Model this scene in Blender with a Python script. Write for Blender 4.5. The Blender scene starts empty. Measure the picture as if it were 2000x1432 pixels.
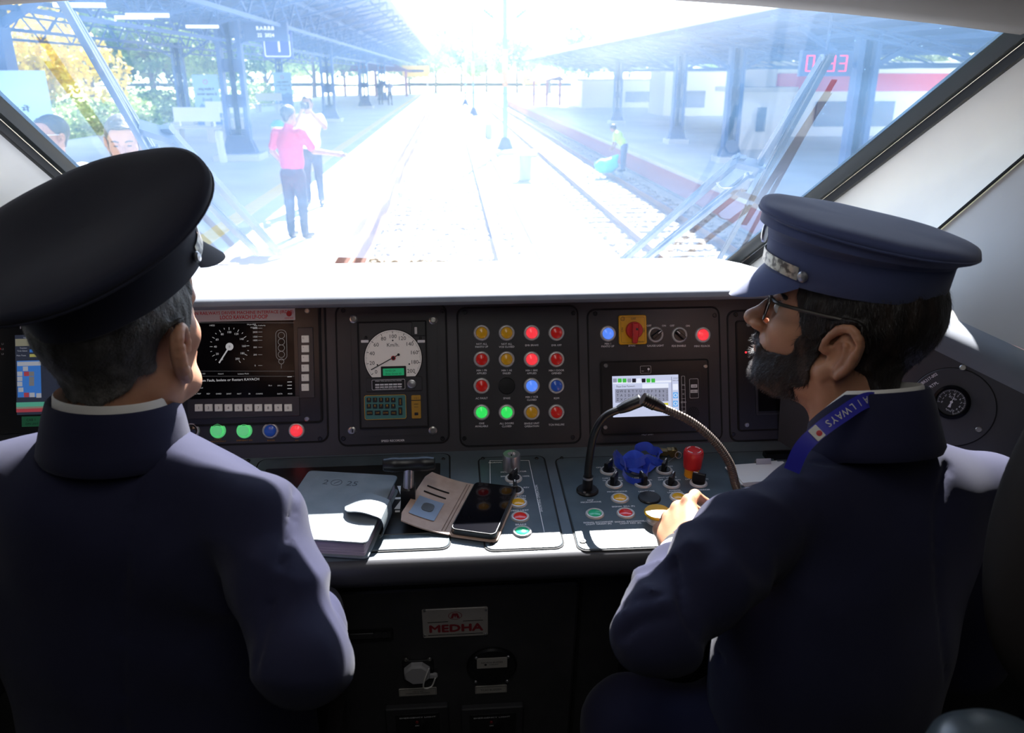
import bpy, math, random
import numpy as np
from mathutils import Matrix, Vector
random.seed(7); np.random.seed(7)
scn = bpy.context.scene
COL = scn.collection
pi = math.pi

# ------------------------------------------------------------------ camera
FPX, PITCH, YAW = 1555.0, math.radians(20.13), math.radians(4.28)
CAMP = Vector((0, 0, 1.45))
cFh = Vector((math.sin(YAW), math.cos(YAW), 0))
cR = Vector((math.cos(YAW), -math.sin(YAW), 0))
cF = cFh * math.cos(PITCH) + Vector((0, 0, -math.sin(PITCH)))
cU = cFh * math.sin(PITCH) + Vector((0, 0, math.cos(PITCH)))
cam_d = bpy.data.cameras.new('camera')
cam_d.sensor_width = 36.0
cam_d.lens = FPX / 2000.0 * 36.0
cam_d.clip_start = 0.02
cam_d.clip_end = 2000
cam_d.dof.use_dof = True
cam_d.dof.focus_distance = 1.42
cam_d.dof.aperture_fstop = 7.0
cam = bpy.data.objects.new('camera', cam_d)
COL.objects.link(cam)
mw = Matrix((cR, cU, -cF)).transposed().to_4x4()
mw.translation = CAMP
cam.matrix_world = mw
scn.camera = cam

# ------------------------------------------------------------------ world, sun, exposure
SUN_DIR = Vector((0.237 * math.cos(math.radians(43.3)) / 0.9995, 0.971 * math.cos(math.radians(43.3)), math.sin(math.radians(43.3)))).normalized()
world = bpy.data.worlds.new('sky'); scn.world = world
world.use_nodes = True
wn = world.node_tree
wn.nodes.clear()
wo = wn.nodes.new('ShaderNodeOutputWorld'); wb = wn.nodes.new('ShaderNodeBackground')
wt = wn.nodes.new('ShaderNodeTexCoord'); wsx = wn.nodes.new('ShaderNodeSeparateXYZ'); wr = wn.nodes.new('ShaderNodeValToRGB')
wn.links.new(wt.outputs['Generated'], wsx.inputs[0]); wn.links.new(wsx.outputs['Z'], wr.inputs[0])
wr.color_ramp.elements[0].position = 0.0; wr.color_ramp.elements[0].color = (0.97, 0.98, 1.0, 1)
wr.color_ramp.elements[1].position = 0.7; wr.color_ramp.elements[1].color = (0.55, 0.72, 1.0, 1)
wn.links.new(wr.outputs[0], wb.inputs[0]); wb.inputs[1].default_value = 3.2
wn.links.new(wb.outputs[0], wo.inputs[0])
sun_d = bpy.data.lights.new('sun', 'SUN'); sun_d.energy = 44.0; sun_d.angle = math.radians(0.53); sun_d.color = (1.0, 0.95, 0.88)
sun = bpy.data.objects.new('sun', sun_d); COL.objects.link(sun)
sun.rotation_euler = SUN_DIR.to_track_quat('Z', 'Y').to_euler()
lamp_d = bpy.data.lights.new('cab_fill_light', 'AREA'); lamp_d.energy = 3.3; lamp_d.shape = 'RECTANGLE'; lamp_d.size = 0.22; lamp_d.size_y = 1.2; lamp_d.color = (1.0, 0.98, 0.95)  # added unseen fill that brightens the cab interior, no real fitting behind it
lamp = bpy.data.objects.new('cab_fill_light', lamp_d); COL.objects.link(lamp); lamp.location = (0.0, 0.10, 1.98)
lamp_d.spread = math.radians(170)
vs = scn.view_settings
vs.view_transform = 'Standard'; vs.look = 'None'; vs.gamma = 1.0; vs.exposure = 0.0; vs.use_curve_mapping = False

# ------------------------------------------------------------------ coordinates
def ray(x, y):
    return cF + cR * ((x - 1000) / FPX) + cU * (-(y - 716) / FPX)
def D(x, y, d): return CAMP + ray(x, y) * d
def onz(x, y, z):
    r = ray(x, y); return CAMP + r * ((z - CAMP.z) / r.z)
def ony(x, y, Y):
    r = ray(x, y); return CAMP + r * (Y / r.y)
def onplane(x, y, o, n):
    r = ray(x, y); return CAMP + r * ((o - CAMP).dot(n) / r.dot(n))
def frame(o, xax, yax):
    x = Vector(xax).normalized(); y = Vector(yax).normalized(); z = x.cross(y).normalized(); y = z.cross(x)
    m = Matrix((x, y, z)).transposed().to_4x4(); m.translation = Vector(o); return m

# ------------------------------------------------------------------ materials
MATS = {}
def mat(name, col=(0.5, 0.5, 0.5), rough=0.5, metal=0.0, emit=None, es=1.0, spec=0.5, noise=None, bump=None, sheen=0.0, coat=0.0, sss=0.0, trans=0.0, alpha=1.0):
    if name in MATS: return MATS[name]
    m = bpy.data.materials.new(name); m.use_nodes = True
    nt = m.node_tree; b = nt.nodes['Principled BSDF']
    b.inputs['Base Color'].default_value = (*col, 1); b.inputs['Roughness'].default_value = rough
    b.inputs['Metallic'].default_value = metal; b.inputs['Specular IOR Level'].default_value = spec
    if sheen: b.inputs['Sheen Weight'].default_value = sheen; b.inputs['Sheen Roughness'].default_value = 0.5
    if coat: b.inputs['Coat Weight'].default_value = coat; b.inputs['Coat Roughness'].default_value = 0.08
    if sss:
        b.inputs['Subsurface Weight'].default_value = sss; b.inputs['Subsurface Radius'].default_value = (0.012, 0.005, 0.003); b.inputs['Subsurface Scale'].default_value = 0.6
    if trans: b.inputs['Transmission Weight'].default_value = trans
    if alpha < 1: b.inputs['Alpha'].default_value = alpha
    if emit: b.inputs['Emission Color'].default_value = (*emit, 1); b.inputs['Emission Strength'].default_value = es
    tc = None
    if noise or bump:
        tc = nt.nodes.new('ShaderNodeTexCoord')
    if noise:   # (scale, second colour, lo, hi[, (sx,sy,sz)])
        n = nt.nodes.new('ShaderNodeTexNoise'); n.inputs['Scale'].default_value = noise[0]; n.inputs['Detail'].default_value = 5
        mp = nt.nodes.new('ShaderNodeMapping'); nt.links.new(tc.outputs['Object'], mp.inputs[0]); nt.links.new(mp.outputs[0], n.inputs['Vector'])
        if len(noise) > 4: mp.inputs['Scale'].default_value = noise[4]
        r = nt.nodes.new('ShaderNodeValToRGB'); r.color_ramp.elements[0].position = noise[2]; r.color_ramp.elements[1].position = noise[3]
        r.color_ramp.elements[0].color = (*col, 1); r.color_ramp.elements[1].color = (*noise[1], 1)
        nt.links.new(n.outputs['Fac'], r.inputs[0]); nt.links.new(r.outputs[0], b.inputs['Base Color'])
    if bump:    # (scale, strength, distance[, (sx,sy,sz)])
        n = nt.nodes.new('ShaderNodeTexNoise'); n.inputs['Scale'].default_value = bump[0]; n.inputs['Detail'].default_value = 3
        mp = nt.nodes.new('ShaderNodeMapping'); nt.links.new(tc.outputs['Object'], mp.inputs[0]); nt.links.new(mp.outputs[0], n.inputs['Vector'])
        if len(bump) > 3: mp.inputs['Scale'].default_value = bump[3]
        bp = nt.nodes.new('ShaderNodeBump'); bp.inputs['Strength'].default_value = bump[1]; bp.inputs['Distance'].default_value = bump[2]
        nt.links.new(n.outputs['Fac'], bp.inputs['Height']); nt.links.new(bp.outputs[0], b.inputs['Normal'])
    MATS[name] = m
    return m
M = {}
M['fascia'] = mat('fascia_plastic', (0.040, 0.040, 0.046), 0.45, noise=(6, (0.052, 0.051, 0.055), 0.35, 0.7), bump=(900, 0.15, 0.0004))
M['panel'] = mat('panel_black', (0.026, 0.026, 0.029), 0.42, noise=(9, (0.036, 0.035, 0.038), 0.4, 0.7), bump=(1200, 0.1, 0.0003))
M['black'] = mat('black_plastic', (0.008, 0.008, 0.009), 0.35)
M['black_gloss'] = mat('black_glass', (0.006, 0.006, 0.007), 0.16, spec=0.08)
M['gap'] = mat('groove_black', (0.004, 0.004, 0.004), 0.8)
M['hood'] = mat('hood_plastic', (0.20, 0.215, 0.245), 0.5, noise=(14, (0.17, 0.185, 0.21), 0.35, 0.7))
M['desk'] = mat('desk_slate', (0.095, 0.125, 0.15), 0.38, noise=(11, (0.14, 0.175, 0.20), 0.42, 0.75), bump=(500, 0.08, 0.0004))
M['desk_mod'] = mat('desk_module_slate', (0.060, 0.085, 0.10), 0.36, noise=(13, (0.10, 0.135, 0.155), 0.45, 0.8), bump=(600, 0.08, 0.0004))
M['lip'] = mat('desk_lip', (0.045, 0.045, 0.052), 0.5)
M['door'] = mat('door_black', (0.030, 0.030, 0.032), 0.5, noise=(12, (0.042, 0.041, 0.043), 0.4, 0.7), bump=(900, 0.1, 0.0003))
M['white_print'] = mat('white_print', (0.86, 0.86, 0.86), 0.6)
M['orange_print'] = mat('orange_print', (0.35, 0.16, 0.02), 0.6)
M['dark_print'] = mat('dark_print', (0.015, 0.015, 0.018), 0.6)
M['red_print'] = mat('red_print', (0.55, 0.02, 0.03), 0.5)
M['ring'] = mat('satin_ring', (0.62, 0.60, 0.58), 0.38, 0.25)
M['screw'] = mat('steel_screw', (0.36, 0.35, 0.33), 0.3, 0.9)
M['screw_dark'] = mat('black_screw', (0.02, 0.02, 0.022), 0.3, 0.4)
M['steel'] = mat('brushed_steel', (0.55, 0.55, 0.56), 0.3, 0.85, noise=(40, (0.42, 0.42, 0.43), 0.3, 0.7))
def lens(n, c, e, s): return mat('lens_' + n, c, 0.25, emit=e, es=s, coat=0.3)
M['l_amber'] = lens('amber', (0.62, 0.32, 0.01), (1, 0.5, 0.02), 0.06)
M['l_red'] = lens('red', (0.55, 0.015, 0.012), (1, 0.02, 0.01), 0.08)
M['l_redlit'] = lens('red_lit', (0.7, 0.05, 0.05), (1, 0.04, 0.06), 0.80)
M['l_blue'] = lens('blue', (0.02, 0.09, 0.48), (0.05, 0.2, 1), 0.05)
M['l_bluelit'] = lens('blue_lit', (0.08, 0.2, 0.8), (0.10, 0.27, 1.0), 0.80)
M['l_greenlit'] = lens('green_lit', (0.05, 0.7, 0.12), (0.03, 0.85, 0.12), 0.75)
M['l_green'] = lens('green', (0.02, 0.42, 0.2), (0.03, 0.6, 0.25), 0.06)
M['l_palegreen'] = lens('pale_green', (0.25, 0.7, 0.35), (0.10, 0.75, 0.22), 0.45)
M['l_black'] = lens('black', (0.01, 0.01, 0.011), (0, 0, 0), 0.0)
M['yellow'] = mat('yellow_plastic', (0.80, 0.42, 0.01), 0.35)
M['knob_yellow'] = mat('knob_yellow_plastic', (0.62, 0.34, 0.004), 0.35)
M['red_plastic'] = mat('red_plastic', (0.60, 0.02, 0.02), 0.33)
M['orange_plastic'] = mat('orange_plastic', (0.80, 0.33, 0.01), 0.35)
M['navy'] = mat('navy_wool', (0.0135, 0.0145, 0.036), 0.85, sheen=0.07, spec=0.15, noise=(5, (0.018, 0.019, 0.047), 0.3, 0.7), bump=(1500, 0.25, 0.0008))
M['navy_cap'] = mat('navy_cap_cloth', (0.062, 0.080, 0.185), 0.8, sheen=0.3, spec=0.2, bump=(1800, 0.2, 0.0006))
M['navy_dark'] = mat('dark_cap_cloth', (0.008, 0.009, 0.021), 0.85, sheen=0.15, spec=0.2, bump=(1800, 0.2, 0.0006))
M['skin'] = mat('skin_light', (0.56, 0.30, 0.19), 0.5, sss=0.25, noise=(22, (0.40, 0.19, 0.12), 0.35, 0.75), bump=(350, 0.12, 0.0008))
M['skin2'] = mat('skin_brown', (0.50, 0.25, 0.145), 0.48, sss=0.25, noise=(22, (0.38, 0.175, 0.10), 0.35, 0.75), bump=(350, 0.14, 0.0008))
M['skin3'] = mat('skin_dark', (0.26, 0.13, 0.08), 0.5)
M['hair'] = mat('dark_brown_hair', (0.010, 0.007, 0.006), 0.5, noise=(60, (0.035, 0.022, 0.016), 0.5, 0.85, (1, 1, 0.25)), bump=(260, 0.6, 0.003, (1, 1, 0.2)))
M['beard'] = mat('brown_beard', (0.018, 0.011, 0.009), 0.6, noise=(60, (0.15, 0.075, 0.05), 0.52, 0.85, (1, 1, 0.4)), bump=(300, 0.6, 0.003))
M['grey_hair'] = mat('grey_hair', (0.05, 0.047, 0.043), 0.6, noise=(16, (0.30, 0.29, 0.27), 0.42, 0.72), bump=(300, 0.6, 0.003))
M['black_hair'] = mat('black_hair', (0.015, 0.013, 0.012), 0.5)
M['white_cloth'] = mat('white_cotton', (0.72, 0.70, 0.66), 0.8)
M['white_wall'] = mat('cream_wall_panel', (0.84, 0.79, 0.69), 0.42, noise=(3, (0.66, 0.65, 0.62), 0.3, 0.8))
M['grey_wall'] = mat('warm_grey_panel', (0.40, 0.375, 0.345), 0.45, noise=(3, (0.37, 0.35, 0.32), 0.3, 0.8))
M['rubber'] = mat('window_rubber', (0.007, 0.007, 0.007), 0.45, spec=0.2)
M['rubber_green'] = mat('window_frame_dark', (0.009, 0.012, 0.011), 0.35, spec=0.25)

# ------------------------------------------------------------------ mesh builder
class MB:
    def __init__(s): s.v = []; s.f = []; s.mi = []; s.m = Matrix.Identity(4); s.cur = 0; s.mats = []
    def use(s, m):
        if m not in s.mats: s.mats.append(m)
        s.cur = s.mats.index(m); return s
    def at(s, m): s.m = m; return s
    def add(s, vs_, fs):
        b = len(s.v); s.v += [tuple(s.m @ Vector(p)) for p in vs_]
        for f in fs: s.f.append([b + i for i in f]); s.mi.append(s.cur)
    def addnp(s, V, Fc):
        b = len(s.v); s.v += [tuple(p) for p in V.tolist()]
        for f in Fc.tolist(): s.f.append([b + i for i in f]); s.mi.append(s.cur)
    def box(s, c, h, r=None):
        x, y, z = h; V = [(a * x, b * y, d * z) for a in (-1, 1) for b in (-1, 1) for d in (-1, 1)]
        if r is not None: V = [tuple(r @ Vector(p)) for p in V]
        V = [(p[0] + c[0], p[1] + c[1], p[2] + c[2]) for p in V]
        s.add(V, [(0, 1, 3, 2), (4, 6, 7, 5), (0, 4, 5, 1), (2, 3, 7, 6), (0, 2, 6, 4), (1, 5, 7, 3)])
    def prism(s, poly, z0, z1, bev=0.0):
        n = len(poly); rings = []
        if bev > 0:
            cx = sum(p[0] for p in poly) / n; cy = sum(p[1] for p in poly) / n
            def inset(b):
                out = []
                for i in range(n):
                    p0, p1, p2 = poly[i - 1], poly[i], poly[(i + 1) % n]
                    d1 = Vector((p1[0] - p0[0], p1[1] - p0[1])); d2 = Vector((p2[0] - p1[0], p2[1] - p1[1]))
                    if d1.length < 1e-9 or d2.length < 1e-9: out.append(p1); continue
                    d1.normalize(); d2.normalize(); nn = Vector((-d1.y - d2.y, d1.x + d2.x))
                    if nn.length < 1e-6: out.append(p1); continue
                    nn.normalize(); k = b / max(0.35, nn.dot(Vector((-d1.y, d1.x))))
                    out.append((p1[0] + nn.x * k, p1[1] + nn.y * k))
                return out
            rings = [[(x, y, z0) for x, y in poly], [(x, y, z1 - bev) for x, y in poly], [(x, y, z1) for x, y in inset(bev)]]
        else: rings = [[(x, y, z0) for x, y in poly], [(x, y, z1) for x, y in poly]]
        V = sum(rings, []); Fc = []
        for k in range(len(rings) - 1):
            for i in range(n):
                j = (i + 1) % n; Fc.append((k * n + i, k * n + j, (k + 1) * n + j, (k + 1) * n + i))
        Fc.append(tuple(range(n - 1, -1, -1))); Fc.append(tuple((len(rings) - 1) * n + i for i in range(n)))
        s.add(V, Fc)
    def rrect(s, cx, cy, w, h, r, z0, z1, bev=0.0, seg=5):
        s.prism(rr(cx, cy, w, h, r, seg), z0, z1, bev)
    def frame2(s, cx, cy, w, h, r, t, z0, z1, seg=5):      # rounded-rectangular ring of width t
        a = rr(cx, cy, w, h, r, seg); b = rr(cx, cy, w - 2 * t, h - 2 * t, max(r - t, 1e-4), seg); n = len(a)
        V = [(x, y, z0) for x, y in a] + [(x, y, z1) for x, y in a] + [(x, y, z1) for x, y in b] + [(x, y, z0) for x, y in b]
        Fc = []
        for k in range(3):
            for i in range(n):
                j = (i + 1) % n; Fc.append((k * n + i, k * n + j, (k + 1) * n + j, (k + 1) * n + i))
        s.add(V, Fc)
    def lathe(s, prof, c=(0, 0, 0), seg=28, caps=True):
        V = []; Fc = []; n = seg
        for r, z in prof: V += [(c[0] + r * math.cos(2 * pi * i / n), c[1] + r * math.sin(2 * pi * i / n), c[2] + z) for i in range(n)]
        for k in range(len(prof) - 1):
            for i in range(n):
                j = (i + 1) % n; Fc.append((k * n + i, k * n + j, (k + 1) * n + j, (k + 1) * n + i))
        if caps:
            if prof[0][0] > 1e-6: Fc.append(tuple(range(n - 1, -1, -1)))
            if prof[-1][0] > 1e-6: Fc.append(tuple((len(prof) - 1) * n + i for i in range(n)))
        s.add(V, Fc)
    def tube(s, pts, r, seg=10, rib=0.0):
        pts = [Vector(p) for p in pts]; n = len(pts)
        rs = r if isinstance(r, (list, tuple)) else [r] * n
        T = [(pts[min(i + 1, n - 1)] - pts[max(i - 1, 0)]).normalized() for i in range(n)]
        a = T[0].orthogonal().normalized(); V = []; Fc = []
        for i in range(n):
            a = (a - T[i] * a.dot(T[i])).normalized(); b = T[i].cross(a)
            rr_ = rs[i] * (1 + (rib if i % 2 else 0))
            for k in range(seg):
                t = 2 * pi * k / seg; V.append(tuple(pts[i] + (a * math.cos(t) + b * math.sin(t)) * rr_))
        for i in range(n - 1):
            for k in range(seg):
                j = (k + 1) % seg; Fc.append((i * seg + k, i * seg + j, (i + 1) * seg + j, (i + 1) * seg + k))
        Fc.append(tuple(range(seg - 1, -1, -1))); Fc.append(tuple((n - 1) * seg + k for k in range(seg)))
        s.add(V, Fc)
    def bar(s, a, b, w, h, up=(0, 0, 1)):
        a = Vector(a); b = Vector(b); d = (b - a); L = d.length; d.normalize(); u = Vector(up)
        x = d.cross(u)
        if x.length < 1e-4: x = d.cross(Vector((1, 0, 0)))
        x.normalize(); y = x.cross(d); V = []
        for q in (a, b):
            for i, j in ((-1, -1), (1, -1), (1, 1), (-1, 1)): V.append(tuple(q + x * (i * w / 2) + y * (j * h / 2)))
        s.add(V, [(3, 2, 1, 0), (4, 5, 6, 7), (0, 1, 5, 4), (1, 2, 6, 5), (2, 3, 7, 6), (3, 0, 4, 7)])
    def grid(s, rows, closed=False, thick=None):
        nr = len(rows); nc = len(rows[0]); V = [tuple(p) for r in rows for p in r]; Fc = []
        for i in range(nr - 1):
            for j in range(nc - 1): Fc.append((i * nc + j, i * nc + j + 1, (i + 1) * nc + j + 1, (i + 1) * nc + j))
        if thick:
            t = Vector(thick); b = len(V); V += [tuple(Vector(p) + t) for p in list(V)]
            Fc += [tuple(b + q for q in reversed(f)) for f in list(Fc)]
            ring = [j for j in range(nc)] + [i * nc + nc - 1 for i in range(1, nr)] + [(nr - 1) * nc + j for j in range(nc - 2, -1, -1)] + [i * nc for i in range(nr - 2, 0, -1)]
            for k in range(len(ring)):
                a_, b_ = ring[k], ring[(k + 1) % len(ring)]; Fc.append((b_, a_, b + a_, b + b_))
        s.add(V, Fc)
    def ball(s, c, r, n=10):
        rx, ry, rz = r if isinstance(r, (list, tuple)) else (r, r, r); V = []; Fc = []
        m = 2 * n
        for i in range(1, n):
            t = pi * i / n
            for k in range(m): V.append((c[0] + rx * math.sin(t) * math.cos(2 * pi * k / m), c[1] + ry * math.sin(t) * math.sin(2 * pi * k / m), c[2] + rz * math.cos(t)))
        top = len(V); V.append((c[0], c[1], c[2] + rz)); V.append((c[0], c[1], c[2] - rz))
        for i in range(n - 2):
            for k in range(m):
                j = (k + 1) % m; Fc.append((i * m + k, (i + 1) * m + k, (i + 1) * m + j, i * m + j))
        for k in range(m):
            j = (k + 1) % m; Fc.append((top, k, j)); Fc.append((top + 1, (n - 2) * m + j, (n - 2) * m + k))
        s.add(V, Fc)
    def text(s, txt, x, y, h, z=0.0, al='CENTER', rot=0.0, wid=None, bold=False):
        V, Fc, w = textgeo(txt)
        if not V: return
        sx = h
        if wid: sx = wid / max(w, 1e-6)
        ox = -w / 2 if al == 'CENTER' else (0 if al == 'LEFT' else -w)
        c, q = math.cos(rot), math.sin(rot); out = []
        for p in V:
            a, b = (p[0] + ox) * sx, (p[1] - 0.36) * h
            out.append((x + a * c - b * q, y + a * q + b * c, z))
        s.add(out, Fc)
        if bold:
            k = h * bold
            for i, (dx, dy) in enumerate(((k, 0), (-k, 0), (0, k), (0, -k))): s.add([(p[0] + dx, p[1] + dy, p[2] + 1e-5 * (i + 1)) for p in out], Fc)
    def build(s, name, m=None, parent=None, smooth=35, kind=None):
        me = bpy.data.meshes.new(name); me.from_pydata(s.v, [], s.f); me.validate(verbose=False)
        if s.mats:
            for q in s.mats: me.materials.append(M[q] if isinstance(q, str) else q)
            if len(me.polygons) == len(s.mi): me.polygons.foreach_set('material_index', s.mi)
        elif m: me.materials.append(M[m] if isinstance(m, str) else m)
        if smooth:
            me.polygons.foreach_set('use_smooth', [True] * len(me.polygons))
            try: me.set_sharp_from_angle(angle=math.radians(smooth))
            except Exception: pass
        me.update()
        o = bpy.data.objects.new(name, me); COL.objects.link(o)
        if parent: o.parent = parent
        if kind: o['kind'] = kind
        return o
def rr(cx, cy, w, h, r, seg=5):
    r = min(r, w / 2 - 1e-5, h / 2 - 1e-5); out = []
    for (sx, sy, a0) in ((1, 1, 0), (-1, 1, 90), (-1, -1, 180), (1, -1, 270)):
        for i in range(seg + 1):
            a = math.radians(a0 + 90 * i / seg); out.append((cx + sx * (w / 2 - r) + r * math.cos(a), cy + sy * (h / 2 - r) + r * math.sin(a)))
    return out
TG = {}
def textgeo(t):
    if t in TG: return TG[t]
    cu = bpy.data.curves.new('t', 'FONT'); cu.body = t; cu.size = 1.0; cu.resolution_u = 2; cu.fill_mode = 'FRONT'
    ob = bpy.data.objects.new('t', cu); me = bpy.data.meshes.new_from_object(ob)
    V = [tuple(v.co) for v in me.vertices]; Fc = [tuple(p.vertices) for p in me.polygons]
    w = max((v[0] for v in V), default=0.0)
    bpy.data.objects.remove(ob); bpy.data.meshes.remove(me); bpy.data.curves.remove(cu)
    TG[t] = (V, Fc, w); return TG[t]
def empty(name, label, cat, loc=None, matrix=None, group=None):
    o = bpy.data.objects.new(name, None); o.empty_display_size = 0.05; COL.objects.link(o)
    if matrix is not None: o.matrix_world = matrix
    elif loc is not None: o.location = loc
    return tag(o, label, cat, group)
def tag(o, label, cat, group=None, kind=None):
    o['label'] = label; o['category'] = cat
    if group: o['group'] = group
    if kind: o['kind'] = kind
    return o
def dup(o, parent=None, matrix=None):
    c = o.copy(); COL.objects.link(c)
    if parent: c.parent = parent
    for ch in [q for q in bpy.data.objects if q.parent == o]: dup(ch, c)
    if matrix is not None: c.matrix_world = matrix
    return c
def spline(P, n=8):
    P = [Vector(p) for p in P]; out = []
    for i in range(len(P) - 1):
        p0 = P[max(i - 1, 0)]; p1 = P[i]; p2 = P[i + 1]; p3 = P[min(i + 2, len(P) - 1)]
        for k in range(n):
            t = k / n; out.append(0.5 * ((2 * p1) + (p2 - p0) * t + (2 * p0 - 5 * p1 + 4 * p2 - p3) * t * t + (3 * p1 - p0 - 3 * p2 + p3) * t ** 3))
    out.append(P[-1]); return out

# ------------------------------------------------------------------ distance-field modeller (bodies, cloth)
class Field:
    def __init__(s, lo, hi, cell):
        s.lo = np.array(lo, float); s.cell = cell
        s.n = np.ceil((np.array(hi, float) - s.lo) / cell).astype(int) + 1
        s.ax = [s.lo[i] + np.arange(s.n[i]) * cell for i in range(3)]
        s.d = np.full(tuple(s.n), 0.2, np.float32)
    def copy(s):
        f = Field.__new__(Field); f.lo, f.cell, f.n, f.ax, f.d = s.lo, s.cell, s.n, s.ax, s.d.copy(); return f
    def grids(s, sl=None):
        sl = sl or (slice(None),) * 3
        return (s.ax[0][sl[0]][:, None, None], s.ax[1][sl[1]][None, :, None], s.ax[2][sl[2]][None, None, :])
    def _sl(s, c, R):
        out = []
        for i in range(3):
            a = int(max(0, math.floor((c[i] - R - s.lo[i]) / s.cell))); b = int(min(s.n[i], math.ceil((c[i] + R - s.lo[i]) / s.cell) + 1))
            if b <= a: return None
            out.append(slice(a, b))
        return tuple(out)
    def _put(s, sl, e, k, op):
        d = s.d[sl]; e = e.astype(np.float32)
        if op == 'add':
            if k > 0: h = np.maximum(k - np.abs(d - e), 0) / k; s.d[sl] = np.minimum(d, e) - h * h * k * 0.25
            else: s.d[sl] = np.minimum(d, e)
        else:
            e = -e
            if k > 0: h = np.maximum(k - np.abs(d - e), 0) / k; s.d[sl] = np.maximum(d, e) + h * h * k * 0.25
            else: s.d[sl] = np.maximum(d, e)
    def ell(s, c, r, k=0.01, rot=None, op='add'):
        sl = s._sl(c, max(r) + k + 0.03)
        if sl is None: return s
        X, Y, Z = s.grids(sl); x, y, z = X - c[0], Y - c[1], Z - c[2]
        if rot is not None:
            q = rot.transposed(); x, y, z = (q[0][0] * x + q[0][1] * y + q[0][2] * z, q[1][0] * x + q[1][1] * y + q[1][2] * z, q[2][0] * x + q[2][1] * y + q[2][2] * z)
        k0 = np.sqrt((x / r[0]) ** 2 + (y / r[1]) ** 2 + (z / r[2]) ** 2) + 1e-9
        k1 = np.sqrt((x / r[0] ** 2) ** 2 + (y / r[1] ** 2) ** 2 + (z / r[2] ** 2) ** 2) + 1e-9
        s._put(sl, k0 * (k0 - 1) / k1, k, op); return s
    def cap(s, a, b, ra, rb=None, k=0.01, op='add', flat=None):
        rb = ra if rb is None else rb; a = Vector(a); b = Vector(b); c = (a + b) / 2
        sl = s._sl(c, (b - a).length / 2 + max(ra, rb) + k + 0.03)
        if sl is None: return s
        X, Y, Z = s.grids(sl); dx, dy, dz = b - a; L2 = dx * dx + dy * dy + dz * dz + 1e-12
        t = np.clip(((X - a.x) * dx + (Y - a.y) * dy + (Z - a.z) * dz) / L2, 0, 1)
        ex, ey, ez = X - a.x - t * dx, Y - a.y - t * dy, Z - a.z - t * dz
        if flat is not None:      # (unit direction, factor): thins the section along that direction
            u, fk = Vector(flat[0]).normalized(), flat[1]
            q = (ex * u.x + ey * u.y + ez * u.z) * (fk - 1); ex, ey, ez = ex + q * u.x, ey + q * u.y, ez + q * u.z
        s._put(sl, np.sqrt(ex ** 2 + ey ** 2 + ez ** 2) - (ra + (rb - ra) * t), k, op); return s
    def chain(s, P, R, k=0.01, op='add', flat=None):
        for i in range(len(P) - 1):
            s.cap(P[i], P[i + 1], R[i] if isinstance(R, (list, tuple)) else R, R[i + 1] if isinstance(R, (list, tuple)) else R, k, op, flat)
        return s
    def inter(s, o, off=0.0): s.d = np.maximum(s.d, o.d + off); return s
    def cut(s, n, p, keep_below=True):    # half space
        X, Y, Z = s.grids(); e = (X - p[0]) * n[0] + (Y - p[1]) * n[1] + (Z - p[2]) * n[2]
        s.d = np.maximum(s.d, (e if keep_below else -e).astype(np.float32)); return s
    def disp(s, fn): s.d = s.d + fn(*s.grids()).astype(np.float32); return s
    def mesh(s, smooth=1):
        d = s.d; S = d < 0; n = s.n
        c = np.zeros(tuple(n - 1), np.int8)
        for i in (0, 1):
            for j in (0, 1):
                for k in (0, 1): c += S[i:n[0] - 1 + i, j:n[1] - 1 + j, k:n[2] - 1 + k]
        act = (c > 0) & (c < 8); idx = -np.ones(act.shape, np.int64); ii = np.argwhere(act); idx[act] = np.arange(len(ii))
        if len(ii) == 0: return np.zeros((0, 3)), np.zeros((0, 4), int)
        acc = np.zeros((len(ii), 3)); cnt = np.zeros(len(ii)); I, J, K = ii.T
        cor = [(a, b, e) for a in (0, 1) for b in (0, 1) for e in (0, 1)]
        for a in cor:
            for ax in range(3):
                if a[ax] == 1: continue
                b = list(a); b[ax] = 1
                da = d[I + a[0], J + a[1], K + a[2]]; db = d[I + b[0], J + b[1], K + b[2]]
                m = (da < 0) != (db < 0); t = np.where(m, da / (da - db + 1e-20), 0)
                p = np.array(a, float)[None].repeat(len(ii), 0); p[:, ax] += t
                acc += p * m[:, None]; cnt += m
        V = s.lo + (ii + acc / np.maximum(cnt, 1)[:, None]) * s.cell
        Fs = []
        for ax in range(3):
            o1, o2 = [q for q in range(3) if q != ax]
            A = [slice(0, n[q]) for q in range(3)]; B = list(A); A[ax] = slice(0, n[ax] - 1); B[ax] = slice(1, n[ax])
            sa, sb = S[tuple(A)], S[tuple(B)]; e = np.argwhere(sa != sb)
            e = e[(e[:, o1] > 0) & (e[:, o1] < n[o1] - 1) & (e[:, o2] > 0) & (e[:, o2] < n[o2] - 1)]
            if len(e) == 0: continue
            fl = sa[tuple(e.T)]
            def g(u, w): q = e.copy(); q[:, o1] += u; q[:, o2] += w; return idx[tuple(q.T)]
            Q = np.stack([g(-1, -1), g(0, -1), g(0, 0), g(-1, 0)], 1)
            flip = fl if ax != 1 else ~fl
            Q[~flip] = Q[~flip][:, ::-1]; Fs.append(Q)
        Fc = np.concatenate(Fs); Fc = Fc[(Fc >= 0).all(1)]
        for _ in range(smooth):
            acc = np.zeros_like(V); cnt = np.zeros(len(V))
            for k in range(4):
                a, b = Fc[:, k], Fc[:, (k + 1) % 4]
                np.add.at(acc, a, V[b]); np.add.at(cnt, a, 1); np.add.at(acc, b, V[a]); np.add.at(cnt, b, 1)
            V = V * 0.4 + 0.6 * acc / np.maximum(cnt, 1)[:, None]
        return V, Fc
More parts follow.
